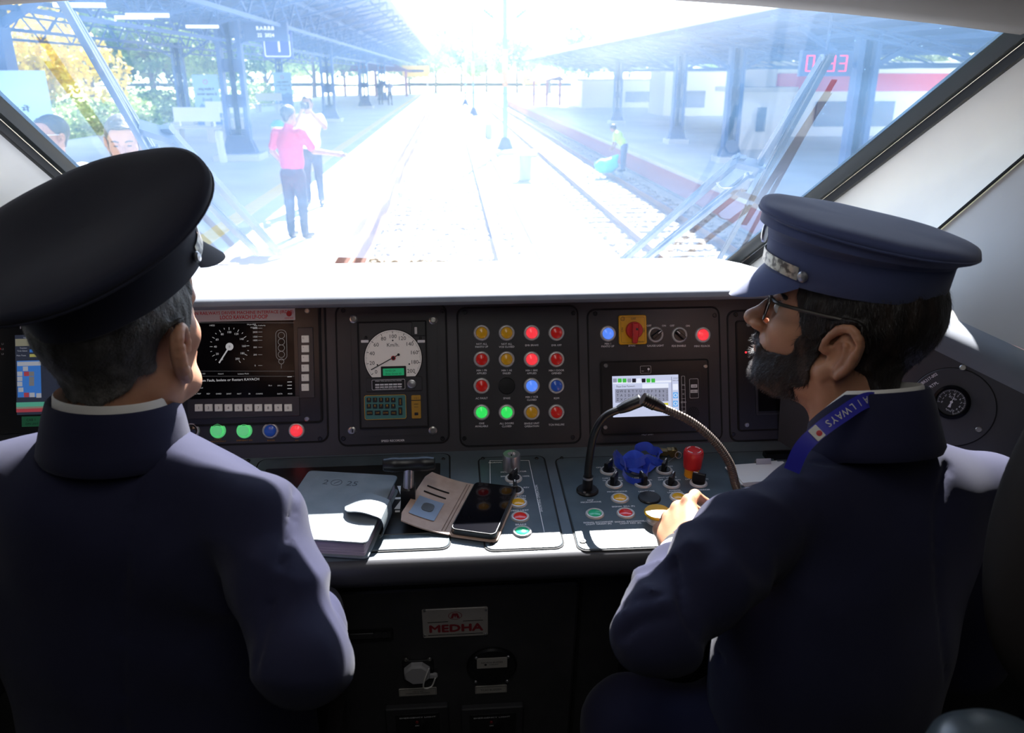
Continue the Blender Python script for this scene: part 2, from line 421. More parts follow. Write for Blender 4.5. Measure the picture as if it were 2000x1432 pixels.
    def hit(s, x, y):           # first point of the surface along the sight line through a pixel
        r = ray(x, y)
        for i in range(600):
            p = CAMP + r * (0.55 + i * 0.0015); q = [int(round((p[k] - s.lo[k]) / s.cell)) for k in range(3)]
            if all(0 <= q[k] < s.n[k] for k in range(3)) and s.d[q[0], q[1], q[2]] < 0: return p
        return None
    def seam(s, px, r=0.0042):
        P = spline([Vector((x, y, 0)) for x, y in px], 5); P = [s.hit(p.x, p.y) for p in P]; P = [p for p in P if p is not None]
        for a, b in zip(P, P[1:]):
            if (a - b).length < 0.06: s.cap(a, b, r, None, 0.004, 'sub')
    def build(s, name, m, parent=None, smooth=1, xf=None):
        V, Fc = s.mesh(smooth)
        if xf is not None:
            A = np.array(xf)[:3, :3]; V = V @ A.T + np.array(xf)[:3, 3]
        return npobj(name, V, Fc, m, parent)
def npobj(name, V, Fc, m, parent=None, sm=True):
    me = bpy.data.meshes.new(name); nf = len(Fc); k = Fc.shape[1] if nf else 4
    me.vertices.add(len(V)); me.vertices.foreach_set('co', np.asarray(V, np.float32).ravel())
    me.loops.add(nf * k); me.loops.foreach_set('vertex_index', np.asarray(Fc, np.int32).ravel())
    me.polygons.add(nf); me.polygons.foreach_set('loop_start', np.arange(nf, dtype=np.int32) * k)
    me.polygons.foreach_set('use_smooth', [sm] * nf)
    me.materials.append(M[m] if isinstance(m, str) else m); me.update(calc_edges=True); me.validate(verbose=False)
    o = bpy.data.objects.new(name, me); COL.objects.link(o)
    if parent: o.parent = parent
    return o
def W(o):
    o.matrix_parent_inverse = o.parent.matrix_world.inverted(); return o
def struct(mb, name, m, smooth=35):
    o = mb.build(name, m, None, smooth); o['kind'] = 'structure'; return o
# ------------------------------------------------------------------ cab shell
BL = ony(324, 500, 2.5); BR = ony(1385, 545, 2.5); TR = ony(1985, 60, 1.42); TL = Vector((-0.895, 1.50, 1.55))
TM1 = ony(1000, 3, 1.40); TM2 = ony(1600, 31, 1.41); TM0 = ony(400, 4, 1.42)
def wsp(u, v, off=0.0):       # windscreen surface: u 0..1 left-right, v 0..1 bottom-top, off outward
    b = BL.lerp(BR, u); t = TL.lerp(TR, u)
    bow = 0.10 * (1 - (2 * u - 1) ** 2)
    p = b.lerp(t, v) + Vector((0, 0.5, 0.86)) * (bow * v * (1 - v) * 1.2) + Vector((0, bow * (1 - v), 0))
    if v > 0.999 or True:
        p = p + Vector((0, 0, 0.05)) * v * (1 - (2 * u - 1) ** 2)
    return p + Vector((0, 0.52, 0.854)) * off
def wshit(x, y, off=0.03):    # point of the windscreen seen at a pixel (for the wipers that lie on it)
    o = (BL + BR + TR + TL) / 4; n = ((BR - BL).cross(TL - BL)).normalized()
    if n.z < 0: n = -n
    return onplane(x, y, o + n * (off + 0.075), n)
glass = bpy.data.materials.new('dusty_windscreen'); glass.use_nodes = True
nt = glass.node_tree; nt.nodes.clear()
N = lambda t: nt.nodes.new(t)
o_ = N('ShaderNodeOutputMaterial'); tr = N('ShaderNodeBsdfTransparent'); tr.inputs[0].default_value = (0.84, 0.87, 0.93, 1)
tl = N('ShaderNodeBsdfTranslucent'); tl.inputs[0].default_value = (0.26, 0.54, 1.0, 1)
rf = N('ShaderNodeBsdfRefraction'); rf.inputs['Color'].default_value = (1, 0.99, 0.96, 1); rf.inputs['Roughness'].default_value = 0.62; rf.inputs['IOR'].default_value = 1.03
gl = N('ShaderNodeBsdfGlossy'); gl.inputs['Roughness'].default_value = 0.02
tc = N('ShaderNodeTexCoord'); mp = N('ShaderNodeMapping'); nz = N('ShaderNodeTexNoise'); nz.inputs['Scale'].default_value = 2.2; nz.inputs['Detail'].default_value = 6
mp.inputs['Scale'].default_value = (1.0, 3.0, 3.0); mp.inputs['Rotation'].default_value = (0, 0, 0.7)
nt.links.new(tc.outputs['Object'], mp.inputs[0]); nt.links.new(mp.outputs[0], nz.inputs['Vector'])
vo = N('ShaderNodeTexVoronoi'); vo.inputs['Scale'].default_value = 42; nt.links.new(tc.outputs['Object'], vo.inputs['Vector'])
vr = N('ShaderNodeMapRange'); vr.inputs['From Min'].default_value = 0.035; vr.inputs['From Max'].default_value = 0.075; vr.inputs['To Min'].default_value = 0.10; vr.inputs['To Max'].default_value = 0.0
nt.links.new(vo.outputs['Distance'], vr.inputs['Value'])
nr = N('ShaderNodeMapRange'); nr.inputs['From Min'].default_value = 0.3; nr.inputs['From Max'].default_value = 0.7; nr.inputs['To Min'].default_value = 0.030; nr.inputs['To Max'].default_value = 0.056
nt.links.new(nz.outputs['Fac'], nr.inputs['Value'])
ad = N('ShaderNodeMath'); ad.operation = 'ADD'; nt.links.new(nr.outputs[0], ad.inputs[0]); nt.links.new(vr.outputs[0], ad.inputs[1])
m1 = N('ShaderNodeMixShader'); nt.links.new(ad.outputs[0], m1.inputs[0]); nt.links.new(tr.outputs[0], m1.inputs[1]); nt.links.new(tl.outputs[0], m1.inputs[2])
m2 = N('ShaderNodeMixShader'); m2.inputs[0].default_value = 0.095; nt.links.new(m1.outputs[0], m2.inputs[1]); nt.links.new(rf.outputs[0], m2.inputs[2])
m3 = N('ShaderNodeMixShader'); m3.inputs[0].default_value = 0.05; nt.links.new(m2.outputs[0], m3.inputs[1]); nt.links.new(gl.outputs[0], m3.inputs[2])
nt.links.new(m3.outputs[0], o_.inputs[0])
mb = MB(); n = 16
mb.grid([[wsp(i / n, j / n) for i in range(n + 1)] for j in range(n + 1)])
struct(mb, 'window_1', glass, 60)

# dark rubber frame along both raked sides
def strip(name, pts, prof, m, side):
    mb = MB(); rows = []
    for p in pts: rows.append([p + Vector((side * a, b * -0.5, b * -0.86)) for a, b in prof])
    mb.grid(rows); return struct(mb, name, m, 50)
ptsR = [BR + (TR - BR) * t for t in [i / 20 for i in range(-1, 22)]]
ptsL = [BL + (TL - BL) * t for t in [i / 20 for i in range(-1, 22)]]
prof = [(-0.014, -0.01), (-0.012, 0.010), (-0.002, 0.022), (0.012, 0.020), (0.022, 0.012), (0.026, 0.0)]
prof2 = [(0.022, 0.014), (0.030, 0.028), (0.042, 0.026), (0.052, 0.012), (0.056, -0.005)]
strip('trim_1', ptsR, prof, 'rubber_green', 1); strip('trim_2', ptsR, prof2, 'rubber', 1)
strip('trim_3', ptsL, prof, 'rubber_green', -1); strip('trim_4', ptsL, prof2, 'rubber', -1)

# side walls, ceiling, floor, rear wall
HE = [Vector((-1.25, 1.395, 1.06)), Vector((-0.9, 1.40, 1.072)), Vector((-0.4, 1.405, 1.076)), Vector((0.1, 1.405, 1.076)), Vector((0.45, 1.40, 1.074))]
WN = Vector((-math.sin(math.radians(33)) * 0.94, -math.cos(math.radians(33)) * 0.94, 0.342)).normalized()
WO = D(1858, 786, 1.30)
wA = onplane(1690, 617, WO, WN); wB = onplane(1828, 685, WO, WN); wC = onplane(2000, 770, WO, WN); wD = onplane(2140, 850, WO, WN)
BN = WN
bo = WO - WN * 0.06
vA = onplane(1700, 596, bo, BN); vB = onplane(1845, 613, bo, BN); vC = onplane(2000, 684, bo, BN); vD = onplane(2140, 760, bo, BN)
def lerpN(P, t):
    t *= len(P) - 1; i = min(int(t), len(P) - 2); return P[i].lerp(P[i + 1], t - i)
rowF = [BR + (TR - BR) * (i / 10) + Vector((0.045, -0.0, -0.0)) for i in range(11)]
L2 = [ony(1500, 742, 2.0), D(1600, 646, 1.85), D(1830, 450, 1.62), D(2000, 305, 1.5), D(2180, 150, 1.38)]
low = [ony(1420, 590, 1.7), vA, vB, vC, vD + Vector((0.05, -0.1, 0))]
mb = MB(); rows = []
for j in range(7):
    t = j / 6; r = []
    for i in range(11):
        a = rowF[i]; b = lerpN(L2, i / 10); s_ = t
        r.append(a.lerp(b, s_) + Vector((0.06, 0.02, -0.02)) * math.sin(pi * t) * 0.6)
    rows.append(r)
mb.grid([list(reversed(r)) for r in rows]); struct(mb, 'wall_right', 'white_wall', 60)
mb = MB(); rows = []
for j in range(8):
    t = j / 7; r = []
    for i in range(11):
        a = lerpN(L2, i / 10) + Vector((0.004, 0, -0.004)); b = lerpN(low, i / 10)
        r.append(a.lerp(b, t) + Vector((0.10, 0.05, 0.0)) * math.sin(pi * t) * 0.5)
    rows.append(r)
mb.grid([list(reversed(r)) for r in rows]); struct(mb, 'trim_5', 'grey_wall', 60)
mb = MB(); mb.tube([lerpN(L2, i / 30) + Vector((-0.003, -0.003, 0.0)) for i in range(31)], 0.003, 6); struct(mb, 'trim_6', 'gap')
mb = MB(); e3 = [TR + Vector((0.045, 0, 0)), L2[-1], vD + Vector((0.05, -0.1, 0)), vD + Vector((0.05, -0.1, -1.0))]
mb.grid([e3, [Vector((1.3, 0.95, 1.95)), Vector((1.3, 0.85, 1.6)), Vector((1.3, 0.75, 0.95)), Vector((1.3, 0.75, -0.02))], [Vector((1.5, 0.3, 2.1)), Vector((1.5, 0.3, 1.6)), Vector((1.5, 0.3, 0.95)), Vector((1.5, 0.3, -0.02))]]); struct(mb, 'trim_11', 'grey_wall', 60)
# left wall
rowL = [BL + (TL - BL) * (i / 10) + Vector((-0.045, 0, 0)) for i in range(11)]
mb = MB(); rows = []
for j in range(9):
    t = j / 8; r = []
    for i in range(11):
        a = rowL[i]; b = Vector((-1.26, 2.1 - 1.3 * i / 10, 1.02 + 0.02 * i)); r.append(a.lerp(b, t) + Vector((-0.05, 0, 0.03)) * math.sin(pi * t))
    rows.append(r)
mb.grid(rows); struct(mb, 'wall_left', 'white_wall', 60)
# ceiling lip above the windscreen, then the ceiling back over the camera
mb = MB()
topline = [TL + Vector((-0.5, 0, 0)), TL + Vector((-0.2, 0, 0))] + [wsp(i / 12, 1.0) for i in range(13)] + [TR + Vector((0.1, -0.07, 0.02)), TR + Vector((0.5, -0.2, 0.1))]
rows = []
for dy, dz in ((0.04, 0.05), (0.0, -0.004), (-0.02, -0.008), (-0.045, 0.002), (-0.075, 0.03), (-0.12, 0.08), (-0.3, 0.20), (-0.6, 0.36)):
    rows.append([p + Vector((0, dy, dz)) for p in topline])
mb.grid(rows); struct(mb, 'trim_7', mat('brown_grey_ceiling_trim', (0.26, 0.235, 0.21), 0.5), 60)
mb = MB(); mb.box((0, -0.4, 2.12), (1.6, 1.5, 0.03)); struct(mb, 'ceiling', 'grey_wall')
mb = MB(); mb.box((0, 0.2, -0.03), (1.6, 2.6, 0.03)); struct(mb, 'floor', mat('dark_floor', (0.03, 0.03, 0.03), 0.6))
mb = MB(); mb.box((0, -1.5, 1.05), (1.55, 0.03, 1.05)); struct(mb, 'wall_rear', mat('rear_wall_grey', (0.06, 0.058, 0.055), 0.6))
mb = MB(); mb.box((-1.5, -0.3, 1.05), (0.03, 1.2, 1.05)); struct(mb, 'trim_8', 'grey_wall')
mb = MB(); mb.box((1.5, -0.3, 1.05), (0.03, 1.2, 1.05)); struct(mb, 'trim_9', 'grey_wall')
mb = MB()   # outer skin of the nose that closes the cab to the light
mb.grid([[BL + Vector((-0.05, 0, 0)), BL + Vector((-0.9, -0.9, 0.1))], [TL + Vector((-0.05, 0.02, 0.03)), TL + Vector((-0.9, -0.6, 0.3))], [Vector((-0.9, -1.5, 2.16)), Vector((-1.6, -1.5, 2.1))]])
mb.grid([[BR + Vector((0.05, 0, 0)), BR + Vector((0.9, -0.9, 0.2))], [TR + Vector((0.07, 0.02, 0.03)), TR + Vector((0.7, -0.5, 0.35))], [Vector((0.9, -1.5, 2.16)), Vector((1.6, -1.5, 2.1))]])
mb.grid([[TL + Vector((-0.1, 0.03, 0.06)), wsp(0.5, 1) + Vector((0, 0.04, 0.06)), TR + Vector((0.1, 0.03, 0.06))], [Vector((-1.1, 0.9, 2.1)), Vector((0, 0.9, 2.16)), Vector((1.1, 0.9, 2.1))]])
mb.grid([[BL + Vector((-0.06, 0.02, -0.02)), BR + Vector((0.06, 0.02, -0.02))], [Vector((-1.2, 2.3, -0.2)), Vector((1.2, 2.3, -0.2))]])
mb.grid([[Vector((-1.55, 1.5, 1.3)), Vector((-1.2, 2.3, -0.2))], [Vector((-1.55, 0.5, 1.3)), Vector((-1.55, 0.5, -0.2))]])
mb.grid([[Vector((1.55, 1.5, 1.3)), Vector((1.2, 2.3, -0.2))], [Vector((1.55, 0.5, 1.3)), Vector((1.55, 0.5, -0.2))]])
struct(mb, 'trim_10', mat('nose_shell', (0.6, 0.6, 0.6), 0.4))

# ------------------------------------------------------------------ driver's console
TILT = math.radians(20)
FO = Vector((0, 1.32, 0.807)); FUP = Vector((0, math.sin(TILT), math.cos(TILT))); FN = Vector((0, -math.cos(TILT), math.sin(TILT)))
DT = math.radians(2.5)
DO = Vector((0, 1.32, 0.803)); DFW = Vector((0, math.cos(DT), math.sin(DT))); DN = Vector((0, -math.sin(DT), math.cos(DT)))
RT = math.radians(9)
RO = Vector((0, 1.065, 0.70)); RUP = Vector((0, -math.sin(RT), math.cos(RT))); RN = Vector((0, -math.cos(RT), -math.sin(RT)))
X1 = Vector((1, 0, 0))
def onF(x, y): return onplane(x, y, FO, FN)
def onD(x, y): return onplane(x, y, DO, DN)
def onR(x, y): return onplane(x, y, RO, RN)
console = empty('driver_console', 'long dark grey driving console with instrument fascia and slate desk top below the windscreen', 'control console', matrix=Matrix.Translation((0, 1.32, 0.0)))
def cpart(mb, name, m, sm=35): return W(mb.build(name, m, console, sm))
ZT = 0.262     # length of the fascia up its slope
def fas(X, t): return Vector((X, 1.32, 0.807)) + FUP * t
# fascia face
mb = MB(); xs = [-1.3, -0.9, -0.4, 0.1, 0.45, 0.62]
mb.grid([[fas(x, -0.012) for x in xs], [fas(x, ZT + 0.012) for x in xs]])
cpart(mb, 'fascia', 'fascia')
# hood: rounded edge then the top running forward to the glass
mb = MB(); rows = []; cols = []
for x in xs + [0.70, 0.78]:
    e = fas(min(x, 0.62), ZT) + Vector((max(0, x - 0.62), max(0, x - 0.62) * -0.9, -max(0, x - 0.62) * 0.2)); c = []
    for dy, dz in ((0.0, 0.008), (-0.030, 0.013), (-0.056, 0.017), (-0.064, 0.020), (-0.067, 0.026), (-0.063, 0.033), (-0.052, 0.038), (-0.02, 0.043)):
        c.append(e + Vector((0, dy, dz)))
    u = (x + 0.9) / 1.75; f = Vector((x, 2.46, 0.885 if x > -1 else 0.9)) if x < 0.7 else Vector((0.85, 2.3, 0.84))
    last = c[-1]
    for k in range(1, 9):
        t = k / 8; q = last.lerp(f, t); q.z += 0.035 * math.sin(pi * t) * (1 - 0.3 * t); c.append(q)
    cols.append(c)
mb.grid([[cols[i][k] for i in range(len(cols))] for k in range(len(cols[0]))])
cpart(mb, 'hood', 'hood', 50)
# right-hand wing with the bevelled edge
wing0 = fas(0.60, -0.012); wing1 = fas(0.60, ZT) + Vector((0, -0.055, 0.012))
mb = MB()
def wdrop(p, d): # follow the wing plane downward
    dn = (Vector((0, 0, -1)) - WN * Vector((0, 0, -1)).dot(WN)).normalized(); return p + dn * d
wt = [wing1, wA, wB, wC, wD]
mb.grid([[wdrop(p, 0.34) if i else wing0 for i, p in enumerate(wt)], wt])
cpart(mb, 'wing_fascia', 'fascia')
mb = MB(); vt = [fas(0.60, ZT) + Vector((0, 0.0, 0.045)), vA, vB, vC, vD]
rows = []
for k in range(7):
    t = k / 6; rows.append([wt[i].lerp(vt[i], t) + (Vector((0, 0, 1)) * 0.3 + WN) * 0.018 * math.sin(pi * t) for i in range(5)])
mb.grid(rows); cpart(mb, 'wing_edge_band', 'hood', 50)
# desk top with its front edge rounding down
mb = MB(); rows = []
y0 = onD(980, 1088).y
for Y in [1.335, 1.2, 1.1, y0 + 0.006]: rows.append([DO + X1 * x + DFW * ((Y - 1.32) / DFW.y) for x in (-1.3, 0, 0.62, 1.2)])
ez = rows[-1][0].z
mb.grid(rows); cpart(mb, 'desk_top', 'desk')
mb = MB(); rows = []
for dy, dz in ((0.006, 0), (0.0, -0.002), (-0.006, -0.010), (-0.006, -0.030), (0.0, -0.042), (0.02, -0.05), (0.075, -0.058)):
    rows.append([Vector((x, y0 + dy, ez + dz)) for x in (-1.3, 0, 0.62, 1.2)])
mb.grid(rows); cpart(mb, 'desk_front_lip', 'lip', 50)
# lower front: recess band and knee panel
mb = MB()
mb.grid([[Vector((x, y0 + 0.075, ez - 0.056)) for x in (-1.3, 1.3)], [RO + X1 * x + RUP * -0.004 + RN * -0.012 for x in (-1.3, 1.3)], [RO + X1 * x + RUP * -0.75 + RN * -0.012 for x in (-1.3, 1.3)]])
cpart(mb, 'lower_front', 'door')
dl = onR(640, 1160); dr = onR(1131, 1152)
mb = MB().at(frame(RO, X1, RUP))
lx = -0.42; rx = dr.x
mb.rrect((lx + rx) / 2, -0.345, rx - lx, 0.66, 0.012, -0.012, 0.0, 0.003)
cpart(mb, 'knee_panel_door', 'door')
mb = MB().at(frame(RO, X1, RUP))
mb.frame2((lx + rx) / 2, -0.345, rx - lx + 0.014, 0.674, 0.016, 0.004, -0.013, -0.004)
cpart(mb, 'door_gap', 'gap')
# flush latch on the door
c = onR(715, 1240); mb = MB().at(frame(RO, X1, RUP)); lv = c - RO
mb.frame2(lv.x, lv.dot(RUP), 0.088, 0.026, 0.004, 0.004, 0.0, 0.003); o = cpart(mb, 'latch', 'black')
mb = MB().at(frame(RO, X1, RUP)); mb.rrect(lv.x - 0.012, lv.dot(RUP), 0.05, 0.013, 0.002, 0, 0.004, 0.001); mb.lathe([(0.006, 0.001), (0.006, 0.004), (0.003, 0.004)], (lv.x + 0.03, lv.dot(RUP), 0), 14)
q = mb.build('latch_handle', 'panel', o)
# knee posts beside the seats
for _x in (0.30, -0.55):
    mb = MB(); mb.box((_x, 1.2, 0.33), (0.03, 0.12, 0.33)); cpart(mb, 'support_leg', 'black')
# ------------------------------------------------------------------ instrument modules
class Mod:
    def __init__(s, name, label, cat, px, plane='F', r=0.014, plate='panel', lift=0.002, rim=True, group=None):
        s.O, s.Nn, s.U = {'F': (FO, FN, FUP), 'D': (DO, DN, DFW), 'R': (RO, RN, RUP), 'W': (WO, WN, None)}[plane]
        xx = X1
        if s.U is None:
            xx = Vector((math.cos(math.radians(33)), -math.sin(math.radians(33)), 0)); s.U = s.Nn.cross(xx).normalized()
        c = [onplane(px[i], px[j], s.O, s.Nn) for i, j in ((0, 1), (2, 1), (2, 3), (0, 3))]
        cen = sum(c, Vector()) / 4
        s.M = frame(cen, xx, s.U); s.I = s.M.inverted()
        L = [s.I @ q for q in c]
        s.w = (abs(L[1].x - L[0].x) + abs(L[2].x - L[3].x)) / 2; s.h = (abs(L[0].y - L[3].y) + abs(L[1].y - L[2].y)) / 2
        s.k = s.w / abs(px[2] - px[0])          # metres per pixel across
        s.e = empty(name, label, cat, matrix=s.M, group=group); s.z = lift; s.texts = {}
        if plate:
            mb = MB(); mb.rrect(0, 0, s.w, s.h, r, -0.004, lift, 0.0012, 6); s.plate = mb.build('mounting_plate', plate, s.e)
            if rim:
                mb = MB(); mb.frame2(0, 0, s.w + 0.005, s.h + 0.005, r + 0.0025, 0.0035, -0.004, lift - 0.0012, 6); mb.build('plate_groove', 'gap', s.e)
    def P(s, x, y):
        q = s.I @ onplane(x, y, s.O, s.Nn); return q.x, q.y
    def R(s, x0, y0, x1, y1):
        a = s.P(x0, y0); b = s.P(x1, y1); return (a[0] + b[0]) / 2, (a[1] + b[1]) / 2, abs(b[0] - a[0]), abs(b[1] - a[1])
    def t(s, txt, x, y, hpx, m='white_print', z=None, al='CENTER', rot=0.0, wpx=None):
        mb = s.texts.setdefault(m, MB()); u, v = s.P(x, y)
        mb.text(txt, u, v, hpx * s.k * 1.35, (s.z if z is None else z) + 0.0003, al, rot, None if wpx is None else wpx * s.k, 0.018)
    def done(s):
        for m, mb in s.texts.items(): mb.build('printed_text', m, s.e, smooth=0)
    def screws(s, pts, r=0.0042, m='screw_dark', z=None, par=None):
        z = s.z if z is None else z
        for x, y in pts:
            u, v = s.P(x, y); mb = MB()
            mb.lathe([(r, -0.001), (r, 0.0008), (r * 0.75, 0.0018), (r * 0.45, 0.0018), (r * 0.42, 0.0004), (0.0, 0.0004)], (u, v, z), 16)
            mb.build('screw', m, par or s.e)
RINGP = [(0.0150, 0.0), (0.0148, 0.0016), (0.0135, 0.0032), (0.0118, 0.0036), (0.0106, 0.0026), (0.0104, 0.0010)]
def lamp_(md, x, y, lensm, R=0.0150, name='indicator_lamp', tall=0.0035, ringm='ring'):
    u, v = md.P(x, y); s = R / 0.015; mb = MB()
    mb.lathe([(r * s, z) for r, z in RINGP], (u, v, md.z), 32, caps=False); ring = mb.build(name, ringm, md.e)
    mb = MB(); mb.lathe([(0.0102 * s, 0.001), (0.0102 * s, tall - 0.0004), (0.0094 * s, tall + 0.0002), (0.0, tall + 0.0008)], (u, v, md.z), 28); mb.build('lens', lensm, ring)
    return ring
def selector(md, x, y, ang, R=0.0150, tall=0.012):
    u, v = md.P(x, y); s = R / 0.015; mb = MB()
    mb.lathe([(r * s, z) for r, z in RINGP], (u, v, md.z), 32, caps=False); ring = mb.build('selector_switch', 'ring', md.e)
    mb = MB(); mb.lathe([(0.0103 * s, 0.001), (0.0103 * s, 0.0040), (0.0, 0.0040)], (u, v, md.z), 28)
    R3 = Matrix.Rotation(ang, 3, 'Z'); mb.m = Matrix.Translation((u, v, md.z)) @ R3.to_4x4()
    mb.prism([(-0.0035 * s, -0.0105 * s), (0.0035 * s, -0.0105 * s), (0.0026 * s, 0.0112 * s), (-0.0026 * s, 0.0112 * s)], 0.004, tall, 0.001)
    k = mb.build('knob', 'black', ring)
    mb = MB(); mb.m = Matrix.Translation((u, v, md.z)) @ R3.to_4x4(); mb.box((0, 0.0065 * s, tall + 0.0002), (0.0008 * s, 0.0036 * s, 0.0003)); mb.build('pointer_mark', 'white_print', ring)
    return ring

# ---- D: sixteen indicator lamps
md = Mod('indicator_panel', 'black panel of sixteen round lamps in four rows, centre of the fascia', 'indicator panel', (897, 600, 1130, 868))
XS = (940.6, 989.5, 1038.3, 1086.5); YS = (650.4, 702.0, 753.8, 805.3)
LN = [['l_amber', 'l_amber', 'l_redlit', 'l_red'], ['l_red', 'l_amber', 'l_redlit', 'l_red'], ['l_red', None, 'l_bluelit', 'l_blue'], ['l_greenlit', 'l_greenlit', 'l_amber', 'l_red']]
TX = [['NOT ALL|PANTO UP', 'NOT ALL|VCB CLOSED', 'EMR BRAKE', 'EMR OFF'], ['MIN 1 PB|APPLIED', 'MIN 1 AS|FAILED', 'MIN 1 BRK|APPLIED', 'MIN 1 DOOR|OPENED'],
      ['AC FAULT', 'SPARE', 'MIN 1 VCB|CLOSED', 'RDM'], ['OHE|AVAILABLE', 'ALL DOORS|CLOSED', 'SINGLE UNIT|OPERATION', 'TCN FAILURE']]
for j in range(4):
    for i in range(4):
        if LN[j][i]: cap_par = lamp_(md, XS[i], YS[j], LN[j][i])
        else:
            u, v = md.P(XS[i], YS[j]); mb = MB(); mb.lathe([(0.0155, 0), (0.0155, 0.0012), (0.0145, 0.002), (0, 0.0022)], (u, v, md.z), 32); cap_par = mb.build('blanking_plug', 'black', md.e)
        mb = MB(); L = TX[j][i].split('|')
        for q, s_ in enumerate(L): u, v = md.P(XS[i], YS[j] + (24 if len(L) == 1 else 21.5 + 5.6 * q)); mb.text(s_, u, v, 3.8 * md.k * 1.35, md.z + 0.0003, bold=0.018)
        mb.build('caption', 'white_print', cap_par, 0)
md.screws([(908, 610), (1119, 612), (907, 856), (1118, 854)]); md.done()

# ---- C: speed recorder
md = Mod('speed_recorder', 'speed recorder with white round dial and green keypad, left of the lamp panel', 'speedometer', (660, 597, 873, 867))
u, v, w, h = md.R(681, 611, 858, 849); mb = MB(); mb.frame2(u, v, w, h, 0.006, 0.003, 0.002, 0.0032); mb.build('raised_frame', 'panel', md.e)
u, v, w, h = md.R(700, 631, 836, 832); mb = MB(); mb.frame2(u, v, w + 0.004, h + 0.004, 0.002, 0.003, 0.0, 0.006); mb.build('case_edge', 'gap', md.e)
mb = MB(); mb.rrect(u, v, w, h, 0.002, 0.0, 0.0045, 0.001); case = mb.build('recorder_case', 'panel', md.e)
Z = 0.0045
cx, cy = md.P(768.5, 700); Rr = 55.5 * md.k
cut = md.P(768, 736)[1] - cy
a0 = math.asin(cut / Rr); pts = [(cx + Rr * math.cos(a0 + (pi - 2 * a0) * i / 48), cy + Rr * math.sin(a0 + (pi - 2 * a0) * i / 48)) for i in range(49)]
mb = MB(); mb.prism([(cx + (x - cx) * 1.03, cy + (y - cy) * 1.03) for x, y in pts], Z - 0.001, Z + 0.0012); rim = mb.build('dial_rim', 'gap', md.e)
mb = MB(); mb.prism(pts, Z, Z + 0.0016); dial = mb.build('dial', mat('dial_white', (0.66, 0.62, 0.58), 0.5, emit=(1, 0.93, 0.86), es=0.10), md.e)
mb = MB(); zt = Z + 0.0019
def angk(kmh): return math.radians(216 - kmh * 252 / 200)
for kmh in range(0, 201, 2):
    a = angk(kmh); big = kmh % 20 == 0; mid = kmh % 10 == 0; r1 = Rr * 0.97; r0 = Rr * (0.88 if big else 0.91 if mid else 0.935); wd = 0.0005 if big else 0.00022
    d = Vector((math.cos(a), math.sin(a))); n_ = Vector((-d.y, d.x)) * wd
    mb.add([(cx + d.x * r0 - n_.x, cy + d.y * r0 - n_.y, zt), (cx + d.x * r1 - n_.x, cy + d.y * r1 - n_.y, zt), (cx + d.x * r1 + n_.x, cy + d.y * r1 + n_.y, zt), (cx + d.x * r0 + n_.x, cy + d.y * r0 + n_.y, zt)], [(0, 1, 2, 3)])
    if big: mb.text(str(kmh), cx + d.x * Rr * 0.76, cy + d.y * Rr * 0.78, 0.0098, zt)
mb.text('Km/h.', cx, cy + Rr * 0.48, 0.0095, zt)
for q in ((0, 0.63), (-0.56, -0.22), (0.56, -0.22)): mb.lathe([(0.0015, 0), (0, 0.0001)], (cx + q[0] * Rr, cy + q[1] * Rr, zt), 10)
mb.build('dial_print', 'dark_print', dial, smooth=0)
mb = MB(); hub = md.P(769, 699.5); tip = md.P(725.5, 722.5); tail = md.P(779, 693)
mb.bar((tip[0], tip[1], Z + 0.004), (tail[0], tail[1], Z + 0.004), 0.0016, 0.0006); mb.lathe([(0.0024, 0.0035), (0.0024, 0.0045), (0, 0.0045)], (tail[0], tail[1], Z), 14)
nd = mb.build('needle', 'black', md.e)
mb = MB(); mb.lathe([(0.0042, 0.003), (0.0042, 0.0052), (0.003, 0.0056)], (hub[0], hub[1], Z), 18); mb.build('needle_hub', 'red_print', nd)
mb = MB(); mb.lathe([(0.0029, 0.0056), (0, 0.0058)], (hub[0], hub[1], Z), 18); mb.build('needle_hub_cap', 'dark_print', nd)
u, v, w, h = md.R(744.5, 716, 794, 737); mb = MB(); mb.rrect(u, v, w, h, 0.0015, Z, Z + 0.004, 0.0006); lc = mb.build('lcd_bezel', 'black', md.e)
mb = MB(); mb.rrect(u, v, w * 0.84, h * 0.62, 0.0008, Z + 0.003, Z + 0.0043); mb.build('lcd', mat('lcd_green', (0.02, 0.30, 0.13), 0.3, emit=(0.02, 0.5, 0.2), es=0.28), lc)
mb = MB(); mb.text('N=55124', u - w * 0.12, v + 0.0025, 0.0046, Z + 0.0046); mb.text('Enter Driver ID', u, v - 0.0032, 0.0044, Z + 0.0046); mb.build('lcd_text', 'dark_print', lc, smooth=0)
u, v, w, h = md.R(716, 738, 825, 762.5); mb = MB(); mb.rrect(u, v, w, h, 0.0015, Z, Z + 0.003, 0.0006); mb.build('data_plate_carrier', 'panel', md.e)
u, v, w, h = md.R(727, 742, 792, 760); mb = MB().use('black'); mb.rrect(u, v, w, h, 0.002, Z + 0.002, Z + 0.0035); mb.use('white_print'); mb.frame2(u, v, w, h, 0.002, 0.0006, Z + 0.003, Z + 0.0037)
mb.rrect(u, v, w * 0.80, h * 0.16, 0.0003, Z + 0.003, Z + 0.0038); mb.rrect(u, v - h * 0.24, w * 0.80, h * 0.12, 0.0003, Z + 0.003, Z + 0.0038)
mb.text('SPEED TIME DISTANCE RECORDER', u, v + h * 0.36, 0.0030, Z + 0.0038, wid=w * 0.8); mb.text('MEDHA SERVO DRIVES PVT. LTD.', u, v - h * 0.42, 0.0030, Z + 0.0038, wid=w * 0.8)
mb.use('black')
for i in range(1, 6): mb.box((u - w * 0.4 + w * 0.8 * i / 6, v - h * 0.1, Z + 0.0039), (0.0005, h * 0.24, 0.0001))
mb.build('data_plate', None, md.e)
